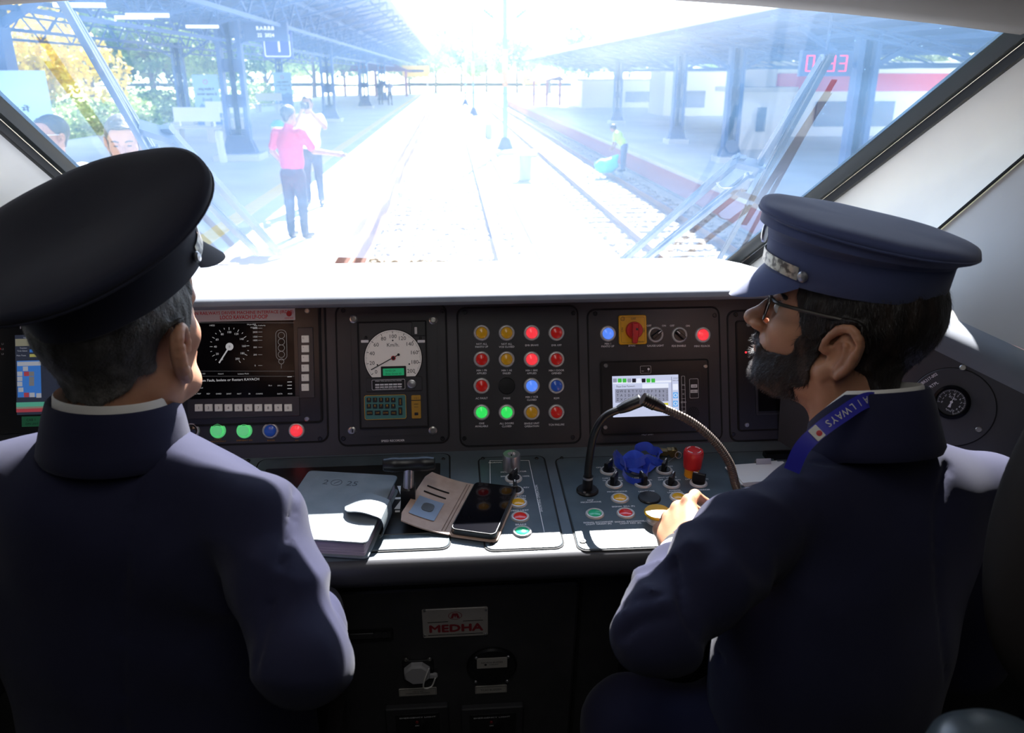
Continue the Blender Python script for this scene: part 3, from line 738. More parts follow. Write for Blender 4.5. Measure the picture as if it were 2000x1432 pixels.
u, v = md.P(804.5, 750); mb = MB(); mb.lathe([(0.0088, 0), (0.0088, 0.003), (0.0078, 0.0045), (0.0062, 0.0048), (0.0058, 0.0035), (0, 0.004)], (u, v, Z), 28); mb.build('lock', 'steel', md.e)
# green keypad
u, v, w, h = md.R(712, 772.5, 794.5, 817.5); mb = MB(); mb.rrect(u, v, w, h, 0.004, Z, Z + 0.003, 0.0006); kp = mb.build('keypad', mat('keypad_teal', (0.06, 0.22, 0.20), 0.5), md.e)
mb = MB(); mb.frame2(u, v, w, h, 0.004, 0.0008, Z + 0.0025, Z + 0.0033); mb.build('keypad_border', 'yellow', kp)
mb2 = MB()
for j in range(3):
    for i in range(5 if j < 2 else 4):
        if j < 2: px_, py_, wk = 721.5 + i * 11.8, 781 + j * 12.2, 8.6
        else: px_, py_, wk = 723 + i * 15.5, 806, 11.5
        a, b = md.P(px_, py_); mb = MB(); mb.rrect(a, b, wk * md.k, 8.8 * md.k, 0.0012, Z + 0.0025, Z + 0.0045, 0.0004, 3); mb.build('key', 'dark_print', kp)
        mb2.text(str(j * 5 + i) if j < 2 else ('DATA', 'DISP', 'ENTER', 'FEED')[i], a, b + (0.0015 if j < 2 else 0), 0.0058 if j < 2 else 0.0030, Z + 0.0047)
for j, s_ in enumerate(('ENTER', 'RESET')):
    a, b = md.P(782.5, 784.5 + 18 * j); mb = MB(); mb.rrect(a, b, 7.5 * md.k, 15 * md.k, 0.0012, Z + 0.0025, Z + 0.0045, 0.0004, 3); mb.build('key', 'dark_print', kp)
    mb2.text(s_, a, b, 0.0032, Z + 0.0047, rot=pi / 2)
mb2.build('key_legends', 'yellow', kp, smooth=0)
u, v, w, h = md.R(803.5, 772, 823, 817); mb = MB(); mb.rrect(u, v, w, h, 0.002, Z, Z + 0.0025, 0.0006); sl = mb.build('status_strip', mat('amber_strip', (0.50, 0.27, 0.02), 0.45), md.e)
mb = MB(); mb.box((u, v + h * 0.28, Z + 0.0026), (w * 0.5, 0.0006, 0.0003)); mb.text('1 0 1', u, v + h * 0.38, 0.004, Z + 0.003); mb.text('SPEED', u, v + h * 0.12, 0.003, Z + 0.003); mb.text('KM/H', u, v, 0.003, Z + 0.003); mb.rrect(u, v - h * 0.3, w * 0.4, h * 0.12, 0.0006, Z + 0.0024, Z + 0.003); mb.build('strip_marks', 'dark_print', sl, smooth=0)
u, v, w, h = md.R(803, 629, 831, 656); mb = MB(); mb.prism([(u - w / 2, v + h / 2), (u - w / 2 + 0.002, v + h / 2 - 0.004), (u - w / 2 - 0.0005, v - h / 2), (u + w / 2, v - h / 2), (u + w / 2, v + h / 2)], Z - 0.001, Z + 0.0022, 0.0005); mb.build('paper_flap', 'black', md.e)
u, v = md.P(812.5, 646); mb = MB(); mb.rrect(u, v, 0.0045, 0.0125, 0.001, Z, Z + 0.0026); mb.build('flap_window', 'ring', md.e)
for x, y in ((713, 667), (823, 667)):
    u, v = md.P(x, y); mb = MB(); mb.rrect(u, v, 0.0135, 0.0048, 0.001, Z, Z + 0.0006); mb.build('small_tag', 'white_print', md.e)
md.screws([(690.5, 623), (846, 625.5), (688, 841.5), (845.5, 841)], 0.0078, 'screw', 0.002)
md.screws([(671, 607), (864.5, 608), (671, 856.5), (864.5, 856.5)]); md.screws([(715, 659.5), (821.5, 660.5)], 0.0028, 'screw_dark', Z)
md.t('SPEED RECORDER', 767.5, 860.5, 4.2); md.done()

# ---- B: train-protection display
md = Mod('protection_display', 'black train-protection display with white header strip and numbered white keys', 'display', (240, 592, 637, 868))
u, v, w, h = md.R(262, 600, 629.5, 823.5); mb = MB(); mb.frame2(u, v, w + 0.004, h + 0.004, 0.008, 0.004, 0.0, 0.0055); mb.build('case_edge', 'gap', md.e)
mb = MB(); mb.rrect(u, v, w, h, 0.007, 0, 0.005, 0.001); mb.build('display_case', 'black', md.e)
Z = 0.005
u, v, w, h = md.R(300, 606, 578, 625.5); mb = MB(); mb.rrect(u, v, w, h, 0.0015, Z - 0.001, Z + 0.0012); hd = mb.build('header_strip', mat('header_white', (0.62, 0.60, 0.58), 0.5), md.e)
mb = MB(); p = md.P(468, 611); mb.text('INDIAN RAILWAYS DRIVER MACHINE INTERFACE (IRDMI)', p[0], p[1], 0.0078, Z + 0.0015, wid=0.192, bold=0.015); p = md.P(478, 619.5)
mb.text('LOCO KAVACH LP-OCIP', p[0], p[1], 0.0098, Z + 0.0015, wid=0.084, bold=0.02)
p = md.P(566, 613.5); mb.lathe([(0.0048, 0), (0.0048, 0.0004), (0.0042, 0.0004), (0.0042, 0)], (p[0], p[1], Z + 0.0013), 24); mb.lathe([(0.0026, 0.0002), (0.0026, 0.0004), (0, 0.0004)], (p[0] - 0.0005, p[1], Z + 0.0013), 18); p = md.P(566, 621.8); mb.text('KERNEX', p[0], p[1], 0.0042, Z + 0.0015)
mb.build('header_print', 'red_print', hd, smooth=0)
x0, y0_, x1, y1 = 300, 629, 578, 777
u, v, w, h = md.R(x0, y0_, x1, y1); mb = MB(); mb.rrect(u, v, w, h, 0.002, Z - 0.001, Z + 0.0010); scr = mb.build('screen', 'black_gloss', md.e)
g1 = mat('screen_grey_glow', (0.1, 0.1, 0.1), 0.4, emit=(0.55, 0.55, 0.57), es=0.55)
g2 = mat('screen_dim_glow', (0.05, 0.05, 0.05), 0.4, emit=(0.4, 0.4, 0.42), es=0.3)
mb = MB(); z = Z + 0.0014
c = md.P(450.3, 677.3); Rd = 38.5 * md.k
for i in range(21):
    a = math.radians(238 - i * 296 / 20); d = Vector((math.cos(a), math.sin(a))); r0 = Rd * (0.86 if i % 2 == 0 else 0.92)
    mb.bar((c[0] + d.x * r0, c[1] + d.y * r0, z), (c[0] + d.x * Rd, c[1] + d.y * Rd, z), 0.0008, 0.0002)
    if i % 2 == 0: mb.text(str(i * 10), c[0] + d.x * Rd * 0.72, c[1] + d.y * Rd * 0.75, 0.0052, z)
for (x, y, t_, hh) in ((493, 634, '04-Jan-2025', 2.6), (497, 640, '10:31:04', 2.8), (509, 636, 'Mov. Authority', 2.6), (416, 636, '14022', 3.2), (397, 730, 'OC 0.0', 2.8), (433, 730, 'Hazard', 2.6), (477, 730, 'Isolation Mode', 2.6), (388, 757.5, 'BIU Isolated', 3.0),
                       (389, 769, 'K.TRIP', 2.8), (409, 769, 'REV', 2.8), (429, 769, 'OVRD', 2.8), (449, 769, 'SHNT', 2.8), (469, 769, 'NOT', 2.8), (489, 769, 'SR', 2.8), (508, 769, 'CONFIG', 2.6), (548, 769, 'DATA', 2.8), (568, 769, 'MOD', 2.8), (529, 753, 'TR-0', 2.6), (548, 753, 'DN-U', 2.6)):
    p = md.P(x, y); mb.text(t_, p[0], p[1], hh * md.k * 1.4, z)
p = md.P(383, 743.5); mb.text('System Fault, Isolate or Restart KAVACH', p[0], p[1], 0.0062, z, al='LEFT', wid=0.112, bold=0.015)
for y, t_ in ((641.5, '4000'), (649, '2000'), (658, '1500'), (665, '1000'), (678.5, '500'), (693, '200'), (714, '0')):
    p = md.P(500, y); mb.text(t_, p[0], p[1], 0.0042, z); q = md.P(506, y); q2 = md.P(514, y); mb.bar((q[0], q[1], z), (q2[0], q2[1], z), 0.0004, 0.0001)
for y in (736, 746, 752.5, 759): p = md.P(567, y); mb.rrect(p[0], p[1], 0.008, 0.0012, 0.0004, z - 0.0001, z)
mb.lathe([(0.0068, 0), (0.0068, 0.0003), (0, 0.0003)], (c[0], c[1], z), 24)
e = md.P(430, 709); mb.bar((c[0], c[1], z), (e[0], e[1], z), 0.0024, 0.0003)
mb.build('screen_graphics', g1, scr, smooth=0)
mb = MB(); 
for i, y in enumerate((655.5, 668, 680, 692.5)): p = md.P(551, y); mb.lathe([(0.0060, 0), (0.0060, 0.0002), (0.0053, 0.0002), (0.0053, 0)], (p[0], p[1], z), 24, caps=False)
p = md.P(551, 706); mb.lathe([(0.0050, 0), (0.0050, 0.0002), (0.0043, 0.0002), (0.0043, 0)], (p[0], p[1], z), 20, caps=False)
p = md.P(551, 674); mb.frame2(p[0], p[1], 0.0195, 0.0545, 0.0085, 0.0006, z, z + 0.0002)
a = md.P(551, 711.5); b = md.P(551, 720); mb.bar((a[0], a[1], z), (b[0], b[1], z), 0.0006, 0.0002)
for y in (631, 725, 735): a = md.P(382, y); b = md.P(576, y); mb.bar((a[0], a[1], z - 0.0002), (b[0], b[1], z - 0.0002), 0.0003, 0.0001)
mb.build('signal_diagram', g2, scr, smooth=0)
mb = MB(); p = md.P(450.3, 677.3); mb.text('0', p[0], p[1], 0.0055, z + 0.0006); mb.build('hub_digit', 'dark_print', scr, smooth=0)
def keystrip(x0, y0, x1, y1, keys):
    u, v, w, h = md.R(x0, y0, x1, y1); mb = MB(); mb.rrect(u, v, w, h, 0.0015, Z - 0.001, Z + 0.0022, 0.0007); ks = mb.build('key_strip', 'panel', md.e); mt = MB()
    for (x, y, t_) in keys:
        a, b = md.P(x, y); mb = MB(); mb.rrect(a, b, 14.6 * md.k, 14.2 * md.k, 0.0008, Z + 0.001, Z + 0.0055, 0.0007, 3); mb.build('key', mat('key_white', (0.66, 0.64, 0.58), 0.45, emit=(1, 0.97, 0.88), es=0.07), ks)
        mt.text(t_, a - (0 if t_.isdigit() else 0.003), b + (0 if t_.isdigit() else 0.002), 0.0068 if t_.isdigit() else 0.0050, Z + 0.0058)
    mt.build('key_legends', 'dark_print', ks, smooth=0)
keystrip(368, 779.5, 587, 812, [(391.2 + 19.3 * i, 796, '1234567890'[i]) for i in range(10)])
keystrip(582, 640.5, 616, 777, [(598, 662.7 + 18.75 * i, 'C^><v-'[i]) for i in range(6)])
keystrip(338, 640.5, 366, 777, [(355.5, 662.7 + 18.75 * i, 'ABDEFG'[i]) for i in range(6)])
u, v = md.P(353, 789); mb = MB(); mb.rrect(u, v, 0.0042, 0.012, 0.0008, Z, Z + 0.0012); mb.build('usb_port', 'steel', md.e)
md.screws([(601, 607.5), (600.5, 818), (354, 818)], 0.0048, 'screw', Z); md.screws([(625.5, 857)])
for x, l in ((375, 'l_black'), (426.5, 'l_palegreen'), (478, 'l_palegreen'), (529, 'l_blue'), (580, 'l_redlit')):
    green = l == 'l_palegreen'; lamp_(md, x, 841, l, 0.0146 if not green else 0.0140, 'push_button', 0.007, 'ring' if not green else 'l_palegreen')
md.t('COMMON', 377, 860, 3.2, 'orange_print'); md.t('SYSTEM', 426, 857.5, 3.0, 'orange_print'); md.t('HEALTHY/FAULT', 427, 862, 3.0, 'orange_print'); md.t('EMERGENCY SOS', 478, 860, 3.0, 'orange_print'); md.t('BUZZER', 530, 860, 3.0, 'orange_print'); md.t('SOS', 580, 860, 3.0, 'orange_print')
md.done()

# ---- A: leftmost driver display
md = Mod('driver_display', 'leftmost black driver display with blue diagram on screen beside left man', 'display', (-150, 606, 225, 868), plate='panel')
u, v, w, h = md.R(-140, 613, 213, 842); mb = MB(); mb.rrect(u, v, w, h, 0.006, 0, 0.006, 0.001); mb.build('display_case', 'black', md.e)
Z = 0.006
u, v, w, h = md.R(33, 655, 190, 806); mb = MB(); mb.rrect(u, v, w, h, 0.001, Z, Z + 0.0008); scr = mb.build('screen', mat('screen_dark_blue', (0.01, 0.012, 0.02), 0.15, emit=(0.05, 0.06, 0.10), es=0.35), md.e)
def sc(name, c, s_=0.55): return mat('screen_' + name, tuple(q * 0.3 for q in c), 0.3, emit=c, es=s_)
cb, cg, cw, cr, cy_, cgr, ck = sc('blue', (0.05, 0.20, 0.62)), sc('teal', (0.10, 0.42, 0.30)), sc('pale', (0.42, 0.44, 0.50)), sc('red', (0.42, 0.06, 0.08)), sc('yellow', (0.42, 0.40, 0.12)), sc('beige', (0.26, 0.25, 0.18)), sc('grey', (0.20, 0.20, 0.21))
mb = MB(); z = Z + 0.001
def R_(m, a, b, c_, d, dz=0):
    mb.use(m); u, v, w, h = md.R(a, b, c_, d); mb.rrect(u, v, w, h, 0.0002, z + dz - 0.0001, z + 0.0001 + dz, 0, 1)
R_(cgr, 34, 662.5, 188, 673); R_(cb, 62, 683, 110, 687.5); R_(cy_, 62, 692, 110, 696.5)
R_(cb, 37, 705, 85, 775); R_(cw, 38, 707, 84, 714, .0002)
for (a, b, m_) in ((49, 716, cw), (38, 726, cw), (38, 736, cw), (38, 746, cw), (40, 757, cw), (51, 726, cr), (61, 726, ck), (61, 736, ck), (61, 745, ck), (51, 767, cr), (62, 767, cw), (75, 768, cw)): R_(m_, a, b, a + 10, b + 8.5, .0002)
R_(cg, 36, 786, 188, 794); R_(cr, 36, 795, 188, 801)
mb.use(cw)
for x, y, t_ in ((50, 680, 'Traction'), (48, 685.5, 'Train Status'), (46, 694.5, 'Main Trans'), (60, 710.5, 'Status'), (56, 660, 'Vehicle'), (54, 782, '')):
    p = md.P(x, y); mb.text(t_, p[0], p[1], 0.0035, z + 0.0006)
mb.build('screen_graphics', None, scr, smooth=0)
mb = MB(); p = md.P(42, 637.5); mb.text('MEDHA', p[0], p[1], 0.0125, Z + 0.0004, al='LEFT', bold=0.03); 
for y, t_ in ((672, 'L1'), (682, 'L2'), (691.5, 'L3')): p = md.P(9, y); mb.text(t_, p[0], p[1], 0.0040, Z + 0.0004)
mb.build('printed_text', 'white_print', md.e, smooth=0)
u, v = md.P(2, 681.5); mb = MB(); mb.lathe([(0.0024, 0), (0.002, 0.0015), (0, 0.002)], (u, v, Z), 12); mb.build('led', 'l_redlit', md.e)
u, v, w, h = md.R(46, 813.5, 96, 832); mb = MB().use(mat('green_sticker', (0.05, 0.42, 0.16), 0.6)); mb.rrect(u, v, w, h, 0.0005, Z, Z + 0.0004); mb.use('dark_print'); mb.text('CAB 1', u - 0.006, v + 0.003, 0.006, Z + 0.0006); mb.text('DMI UNIT', u - 0.004, v - 0.004, 0.005, Z + 0.0006); mb.build('sticker', None, md.e, smooth=0)
md.screws([(5, 622)], 0.0045, 'screw', Z); md.done()

# ---- E: switch panel with communication unit
md = Mod('switch_and_radio_panel', 'black panel with yellow and red isolator switch above a small touch screen', 'control panel', (1151, 603, 1406, 863))
lamp_(md, 1187, 652, 'l_bluelit'); lamp_(md, 1371.8, 654.3, 'l_redlit')
selector(md, 1279.8, 653.8, math.radians(-52)); selector(md, 1326.3, 654.3, math.radians(48))
u, v, w, h = md.R(1206.5, 616.5, 1262, 672.5); mb = MB(); mb.rrect(u, v, w, h, 0.004, 0.002, 0.0075, 0.0012); iso = mb.build('isolator_plate', 'yellow', md.e)
mb = MB(); z = 0.0078
for (x, y, t_, r_) in ((1235, 623, 'OFF', 0), (1213.5, 645, 'ON', pi / 2), (1256, 645, 'ON', -pi / 2)): p = md.P(x, y); mb.text(t_, p[0], p[1], 0.0055, z, rot=r_)
p = md.P(1250, 667); mb.text('Mepower', p[0], p[1], 0.0030, z); p = md.P(1214.5, 623.5); mb.lathe([(0.0038, 0), (0.0038, 0.0002), (0.0031, 0.0002), (0.0031, 0)], (p[0], p[1], z), 20, caps=False); mb.text('L', p[0] - 0.0008, p[1], 0.0045, z); mb.text('T', p[0] + 0.0012, p[1] - 0.0005, 0.0045, z)
mb.frame2(u, v, w * 0.86, h * 0.86, 0.003, 0.0003, z - 0.0002, z); mb.build('isolator_print', 'dark_print', iso, smooth=0)
p = md.P(1236.2, 645.5); mb = MB(); mb.lathe([(0.0158, 0.0075), (0.0156, 0.014), (0.0145, 0.0165), (0.0, 0.0165)], (p[0], p[1], 0), 32)
mb.prism([(p[0] - 0.0055, p[1] + 0.0125), (p[0] - 0.0062, p[1] - 0.024), (p[0] + 0.0015, p[1] - 0.025), (p[0] + 0.0048, p[1] - 0.012), (p[0] + 0.0055, p[1] + 0.0125)], 0.016, 0.0275, 0.0015)
kn = mb.build('isolator_knob', 'red_plastic', iso); mb = MB(); mb.lathe([(0.0022, 0), (0, 0.0004)], (p[0] + 0.0015, p[1] + 0.001, 0.0277), 14); mb.build('knob_pin', 'screw_dark', kn)
for (x, y, t_) in ((1186.5, 671.5, 'MIN 1'), (1186.5, 676.5, 'PANTO UP'), (1233.5, 675, 'SPARE'), (1279.5, 675.2, 'GAUGE LIGHT'), (1325, 675.6, 'FDS ENABLE'), (1370.5, 676, 'MIN1 FD/ACK'), (1267, 636.3, 'OFF'), (1296, 636.3, 'ON'), (1312, 636.3, 'OFF'), (1342.5, 636.5, 'ON'), (1264.5, 848, 'MCP UNIT')): md.t(t_, x, y, 3.8)
u, v, w, h = md.R(1172.5, 707.5, 1384.5, 842); mb = MB(); mb.frame2(u, v, w + 0.003, h + 0.003, 0.006, 0.003, 0, 0.0052); mb.build('unit_edge', 'gap', md.e)
mb = MB(); mb.rrect(u, v, w, h, 0.005, 0, 0.0048, 0.001); mb.build('communication_unit', 'black', md.e); Z = 0.0048
md.screws([(1182.5, 714), (1376.5, 715.5), (1181.3, 834.8), (1375.5, 834.8)], 0.0040, 'screw', Z)
u, v, w, h = md.R(1194.5, 735, 1325, 811); mb = MB(); mb.rrect(u, v, w, h, 0.0005, Z, Z + 0.0010); scr = mb.build('touch_screen', sc('lavender', (0.55, 0.60, 0.80), 0.95), md.e)
mb = MB(); z = Z + 0.0012
k1, k2, k3, k4, k5, k6 = sc('key_grey', (0.32, 0.34, 0.46), 0.8), sc('dark_text', (0.02, 0.02, 0.04), 0.3), sc('green', (0.06, 0.50, 0.06), 0.9), sc('sky', (0.15, 0.42, 0.85), 0.9), sc('sun', (0.72, 0.66, 0.05), 0.9), sc('white', (0.75, 0.80, 0.92), 1.0)
R_(k1, 1200, 760, 1304, 783.5); R_(k6, 1253, 750, 1304, 757.5, .0001); R_(k5, 1293, 787, 1303.5, 793); R_(k6, 1196, 746, 1310, 746.6, .0001); R_(k1, 1310.5, 736, 1311, 811, .0001)
for i, m_ in enumerate((k1, k3, k3, k1, k2, k6, k2, k3, k3)): R_(m_, 1196 + 9.3 * i, 739.5, 1203.5 + 9.3 * i, 747, .0002)
for j, rw in enumerate(('QWERTYUIOP789', 'TASDFGHJKL456', 'ZXCVBNM. 0123')):
    for i, ch in enumerate(rw):
        mb.use(k2); p = md.P(1205 + 7.4 * i, 764 + 8 * j)
        if ch != ' ': mb.text(ch, p[0], p[1], 0.0062, z + 0.0004)
for i, ch in enumerate('SPACE'): p = md.P(1301, 763 + 4.2 * i); mb.text(ch, p[0], p[1], 0.004, z + 0.0004)
p = md.P(1221, 754.3); mb.text('Please Enter Password :', p[0], p[1], 0.0052, z + 0.0004, wid=0.036); p = md.P(1298.3, 790); mb.text('Back', p[0], p[1], 0.0040, z + 0.0006)
for i in range(4): R_(k4 if i else k6, 1312.5, 750 + 16.2 * i, 1322.5, 761.5 + 16.2 * i, .0002)
mb.use(k6)
for i in range(4): p = md.P(1317.5, 755.8 + 16.2 * i); mb.lathe([(0.0036, 0), (0.0036, 0.0002), (0.0026, 0.0002), (0.0026, 0)], (p[0], p[1], z + 0.0004), 16, caps=False)
mb.use(k2); p = md.P(1317.5, 738.5); mb.text('10:30:41', p[0], p[1], 0.0030, z + 0.0004); p = md.P(1317.5, 743); mb.text('04-01-25', p[0], p[1], 0.0030, z + 0.0004)
mb.build('screen_graphics', None, scr, smooth=0)
mb = MB(); z = Z + 0.0002
p = md.R(1249, 715, 1270.5, 729); mb.frame2(p[0], p[1], p[2], p[3], 0.002, 0.0004, z, z + 0.0002); p = md.R(1329, 734.5, 1338, 811.5); mb.frame2(p[0], p[1], p[2], p[3], 0.002, 0.0005, z, z + 0.0002)
for y in (768, 785.5, 802): a = md.P(1329.5, y - 7); b = md.P(1337.5, y - 7); mb.bar((a[0], a[1], z), (b[0], b[1], z), 0.0004, 0.0002)
for y, t_ in ((752, 'PA'), (769.5, 'IC'), (785.5, 'ETBU'), (803, 'RAD')): p = md.P(1333.5, y); mb.text(t_, p[0], p[1], 0.0042, z)
p = md.R(1344.8, 740, 1363, 777.5); mb.frame2(p[0], p[1], p[2], p[3], 0.002, 0.0005, z, z + 0.0002); p = md.R(1348, 751, 1360, 757); mb.rrect(p[0], p[1], p[2], p[3], 0.0005, z, z + 0.0002); p = md.R(1347, 761.5, 1361, 767); mb.rrect(p[0], p[1], p[2], p[3], 0.0005, z, z + 0.0002)
p = md.P(1265.5, 721); mb.lathe([(0.0022, 0), (0, 0.0003)], (p[0], p[1], z), 14); p = md.P(1254, 724.8); mb.text('MIC', p[0], p[1], 0.0026, z); p = md.P(1265.5, 724.8); mb.text('LT', p[0], p[1], 0.0026, z)
mb.build('unit_print', 'white_print', md.e, smooth=0)
mb = MB(); p = md.P(1354, 754); mb.text('USB', p[0], p[1], 0.0045, z + 0.0004); p = md.P(1354, 764.3); mb.text('DEBUG', p[0], p[1], 0.0040, z + 0.0004)
for rr_, nn in ((0, 1), (0.0035, 6), (0.0068, 12), (0.0100, 18)):
    for i in range(nn): a = 2 * pi * i / nn; q = md.P(1353, 806); mb.lathe([(0.00125, 0), (0, 0.0002)], (q[0] + rr_ * math.cos(a), q[1] + rr_ * math.sin(a), z), 8)
mb.build('speaker_holes', 'gap', md.e, smooth=0)
u, v, w, h = md.R(1341.5, 725, 1367, 783); mb = MB(); mb.frame2(u, v, w, h, 0.001, 0.0005, Z, Z + 0.0006); mb.build('port_cover', 'panel', md.e)
md.screws([(1162, 613), (1395, 616), (1393, 850)]); md.done()

# ---- F: camera display
md = Mod('camera_display', 'black camera display with red level light, partly behind bearded man', 'display', (1424, 606, 1640, 858))
u, v, w, h = md.R(1436.5, 628, 1632, 835); mb = MB(); mb.frame2(u, v, w + 0.003, h + 0.003, 0.006, 0.003, 0, 0.0052); mb.build('case_edge', 'gap', md.e)
mb = MB(); mb.rrect(u, v, w, h, 0.005, 0, 0.0048, 0.001); mb.build('display_case', 'black', md.e); Z = 0.0048
u, v, w, h = md.R(1470.5, 640, 1625, 806); mb = MB(); mb.frame2(u, v, w, h, 0.004, 0.003, Z - 0.001, Z + 0.0015); mb.build('screen_surround', 'panel', md.e)
u, v, w, h = md.R(1476, 644, 1620, 799); mb = MB(); mb.rrect(u, v, w, h, 0.0005, Z - 0.001, Z + 0.0006); mb.build('screen', 'black_gloss', md.e)
u, v = md.P(1455, 688.5); mb = MB(); mb.lathe([(0.0022, 0), (0.0018, 0.0015), (0, 0.002)], (u, v, Z), 12); mb.build('led', 'l_redlit', md.e)
for y, t_ in ((680, 'L1'), (688.5, 'L2'), (697, 'L3')): md.t(t_, 1461, y, 3.2, z=Z)
md.t('CCTV DISPLAY', 1556, 844.3, 4.6)
md.screws([(1460.5, 634.5), (1457, 830)], 0.0046, 'screw', Z); md.screws([(1436, 614.5), (1431.5, 848.5)]); md.done()

# ---- G: round brake gauge on the wing
md = Mod('brake_gauge', 'round black pressure gauge on circular plate, right of bearded man', 'gauge', (1766, 708, 1945, 880), plane='W', plate=None)
cg_ = md.P(1858, 795); Rg = 88 * md.k
mb = MB(); mb.lathe([(Rg, -0.002), (Rg, 0.0018), (Rg - 0.001, 0.0025), (0, 0.0025)], (cg_[0], cg_[1], 0), 64); mb.build('mounting_plate', 'fascia', md.e)
mb = MB(); mb.lathe([(Rg + 0.0012, -0.002), (Rg + 0.0012, 0.0008), (Rg, 0.0008)], (cg_[0], cg_[1], 0), 64, caps=False); mb.build('plate_groove', 'gap', md.e)
c = md.P(1858, 785.5); Rb = 38.5 * md.k
mb = MB(); mb.lathe([(Rb, 0.0), (Rb, 0.008), (Rb * 0.96, 0.011), (Rb * 0.84, 0.012), (Rb * 0.78, 0.010), (Rb * 0.76, 0.004)], (c[0], c[1], 0), 48, caps=False); mb.build('bezel', 'black_gloss', md.e)
mb = MB(); mb.lathe([(Rb * 0.78, 0.003), (Rb * 0.78, 0.005), (0, 0.005)], (c[0], c[1], 0), 48); fc = mb.build('face', 'black', md.e)
mb = MB(); z = 0.0053
for i in range(51):
    a = math.radians(212 - i * 262 / 50 - 24); big = i % 5 == 0; r1 = Rb * 0.73; r0 = Rb * (0.60 if big else 0.66)
    mb.bar((c[0] + math.cos(a) * r0, c[1] + math.sin(a) * r0, z), (c[0] + math.cos(a) * r1, c[1] + math.sin(a) * r1, z), 0.0007 if big else 0.0004, 0.0001)
    if big and i % 5 == 0: mb.text(str(i // 5), c[0] + math.cos(a) * Rb * 0.49, c[1] + math.sin(a) * Rb * 0.49, 0.0050, z, rot=math.radians(-24))
mb.text('kg/cm', c[0] - 0.002, c[1] - Rb * 0.48, 0.0038, z, rot=math.radians(-24)); mb.text('BC BP', c[0] + 0.001, c[1] + Rb * 0.25, 0.0048, z, rot=math.radians(-24))
mb.build('face_print', 'white_print', fc, smooth=0)
a = math.radians(76); mb = MB(); mb.prism([(c[0] - math.cos(a) * 0.009 - 0.0022, c[1] - math.sin(a) * 0.009), (c[0] - math.cos(a) * 0.009 + 0.0022, c[1] - math.sin(a) * 0.0095), (c[0] + 0.0006, c[1]), (c[0] + math.cos(a) * 0.021, c[1] + math.sin(a) * 0.021), (c[0] - 0.0006, c[1])], 0.0065, 0.0075)
mb.lathe([(0.0022, 0.006), (0.0022, 0.008), (0, 0.008)], (c[0], c[1], 0), 14); mb.build('needle', 'white_print', md.e)
md.z = 0.0025; md.screws([(1880.5, 718.5), (1911.5, 839.5)], 0.0052, 'screw', 0.0025)
md.t('FT00BR317-002', 1808, 744, 7.0, rot=math.radians(46), wpx=56); md.t('FTRTPL', 1820, 754, 7.0, rot=math.radians(46), wpx=30)
md.done()

# ---- desk modules
def dmod(name, label, px, r=0.012, **k): return Mod(name, label, 'control panel', px, plane='D', r=r, plate='desk_mod', lift=0.0025, **k)
def quadmod(name, label, pl, plane='D'):   # from the four corners given in pixels
    c = [onD(*q) for q in pl]; xa = (c[0].x + c[3].x) / 2; xb = (c[1].x + c[2].x) / 2; ya = (c[0].y + c[1].y) / 2; yb = (c[2].y + c[3].y) / 2
    cen = Vector(((xa + xb) / 2, (ya + yb) / 2, 0)); cen = DO + X1 * cen.x + DFW * ((cen.y - 1.32) / DFW.y)
    md = Mod.__new__(Mod); md.O, md.Nn, md.U = DO, DN, DFW; md.M = frame(cen, X1, DFW); md.I = md.M.inverted(); md.w = xb - xa; md.h = (ya - yb) / DFW.y; md.k = 0.00082; md.z = 0.0025; md.texts = {}
    md.e = empty(name, label, 'control panel', matrix=md.M)
    mb = MB(); mb.rrect(0, 0, md.w, md.h, 0.014, -0.003, md.z, 0.0012, 6); mb.build('mounting_plate', 'desk_mod', md.e)
    mb = MB(); mb.frame2(0, 0, md.w + 0.005, md.h + 0.005, 0.016, 0.0035, -0.003, md.z - 0.0012, 6); mb.build('plate_groove', 'gap', md.e)
    return md
mdS = quadmod('shunting_panel', 'narrow slate desk panel with key switch and three coloured buttons', [(935, 894), (1062, 894), (1101, 1073), (949, 1075)])
mdR = quadmod('desk_switch_panel', 'wide slate desk panel of selector switches and buttons before bearded man', [(1086, 892), (1500, 888), (1640, 1063), (1126, 1069)])
mdL = quadmod('master_controller', 'slate desk panel carrying the throttle lever, behind the open phone case', [(478, 894), (877, 894), (878, 1078), (470, 1083)])
# narrow panel
md = mdS; k = md.k
u, v = md.P(999, 918); mb = MB(); mb.lathe([(0.0155, 0.002), (0.0155, 0.030), (0.0145, 0.032), (0.0075, 0.032), (0.0055, 0.0285), (0.0, 0.0285)], (u, v, 0), 32); ky = mb.build('key_switch', 'steel', md.e)
mb = MB(); mb.rrect(u, v, 0.0022, 0.008, 0.0004, 0.0285, 0.0289); mb.build('key_slot', 'gap', ky)
selector(md, 1003, 938, math.radians(-30), tall=0.016); selector(md, 1006, 962, 0.0, tall=0.016)
lamp_(md, 1012, 986, 'l_amber'); lamp_(md, 1016, 1013.5, 'l_red'); lamp_(md, 1020, 1042.5, 'l_green')
for (x, y, t_) in ((984, 905.5, 'NORMAL SHUNTING'), (1003, 924.3, 'MODE SELECTOR'), (983, 933.5, '50%'), (1027, 932.8, '100%'), (1002, 948, 'TR  B'), (1028, 955, 'REV'), (985, 956, 'FWD'), (1009, 972.3, 'DIRECTION'), (1009, 976.5, 'SELECTION'), (1014, 1000, 'SPEED LIMIT'), (1017, 1027.5, 'BRAKE')): md.t(t_, x, y, 5.2)
u, v = md.P(1052, 976); mb = md.texts['white_print']; mb.text('SHUNTING OPERATION', u, v, 0.0062, 0.0028, rot=pi / 2, wid=0.082)
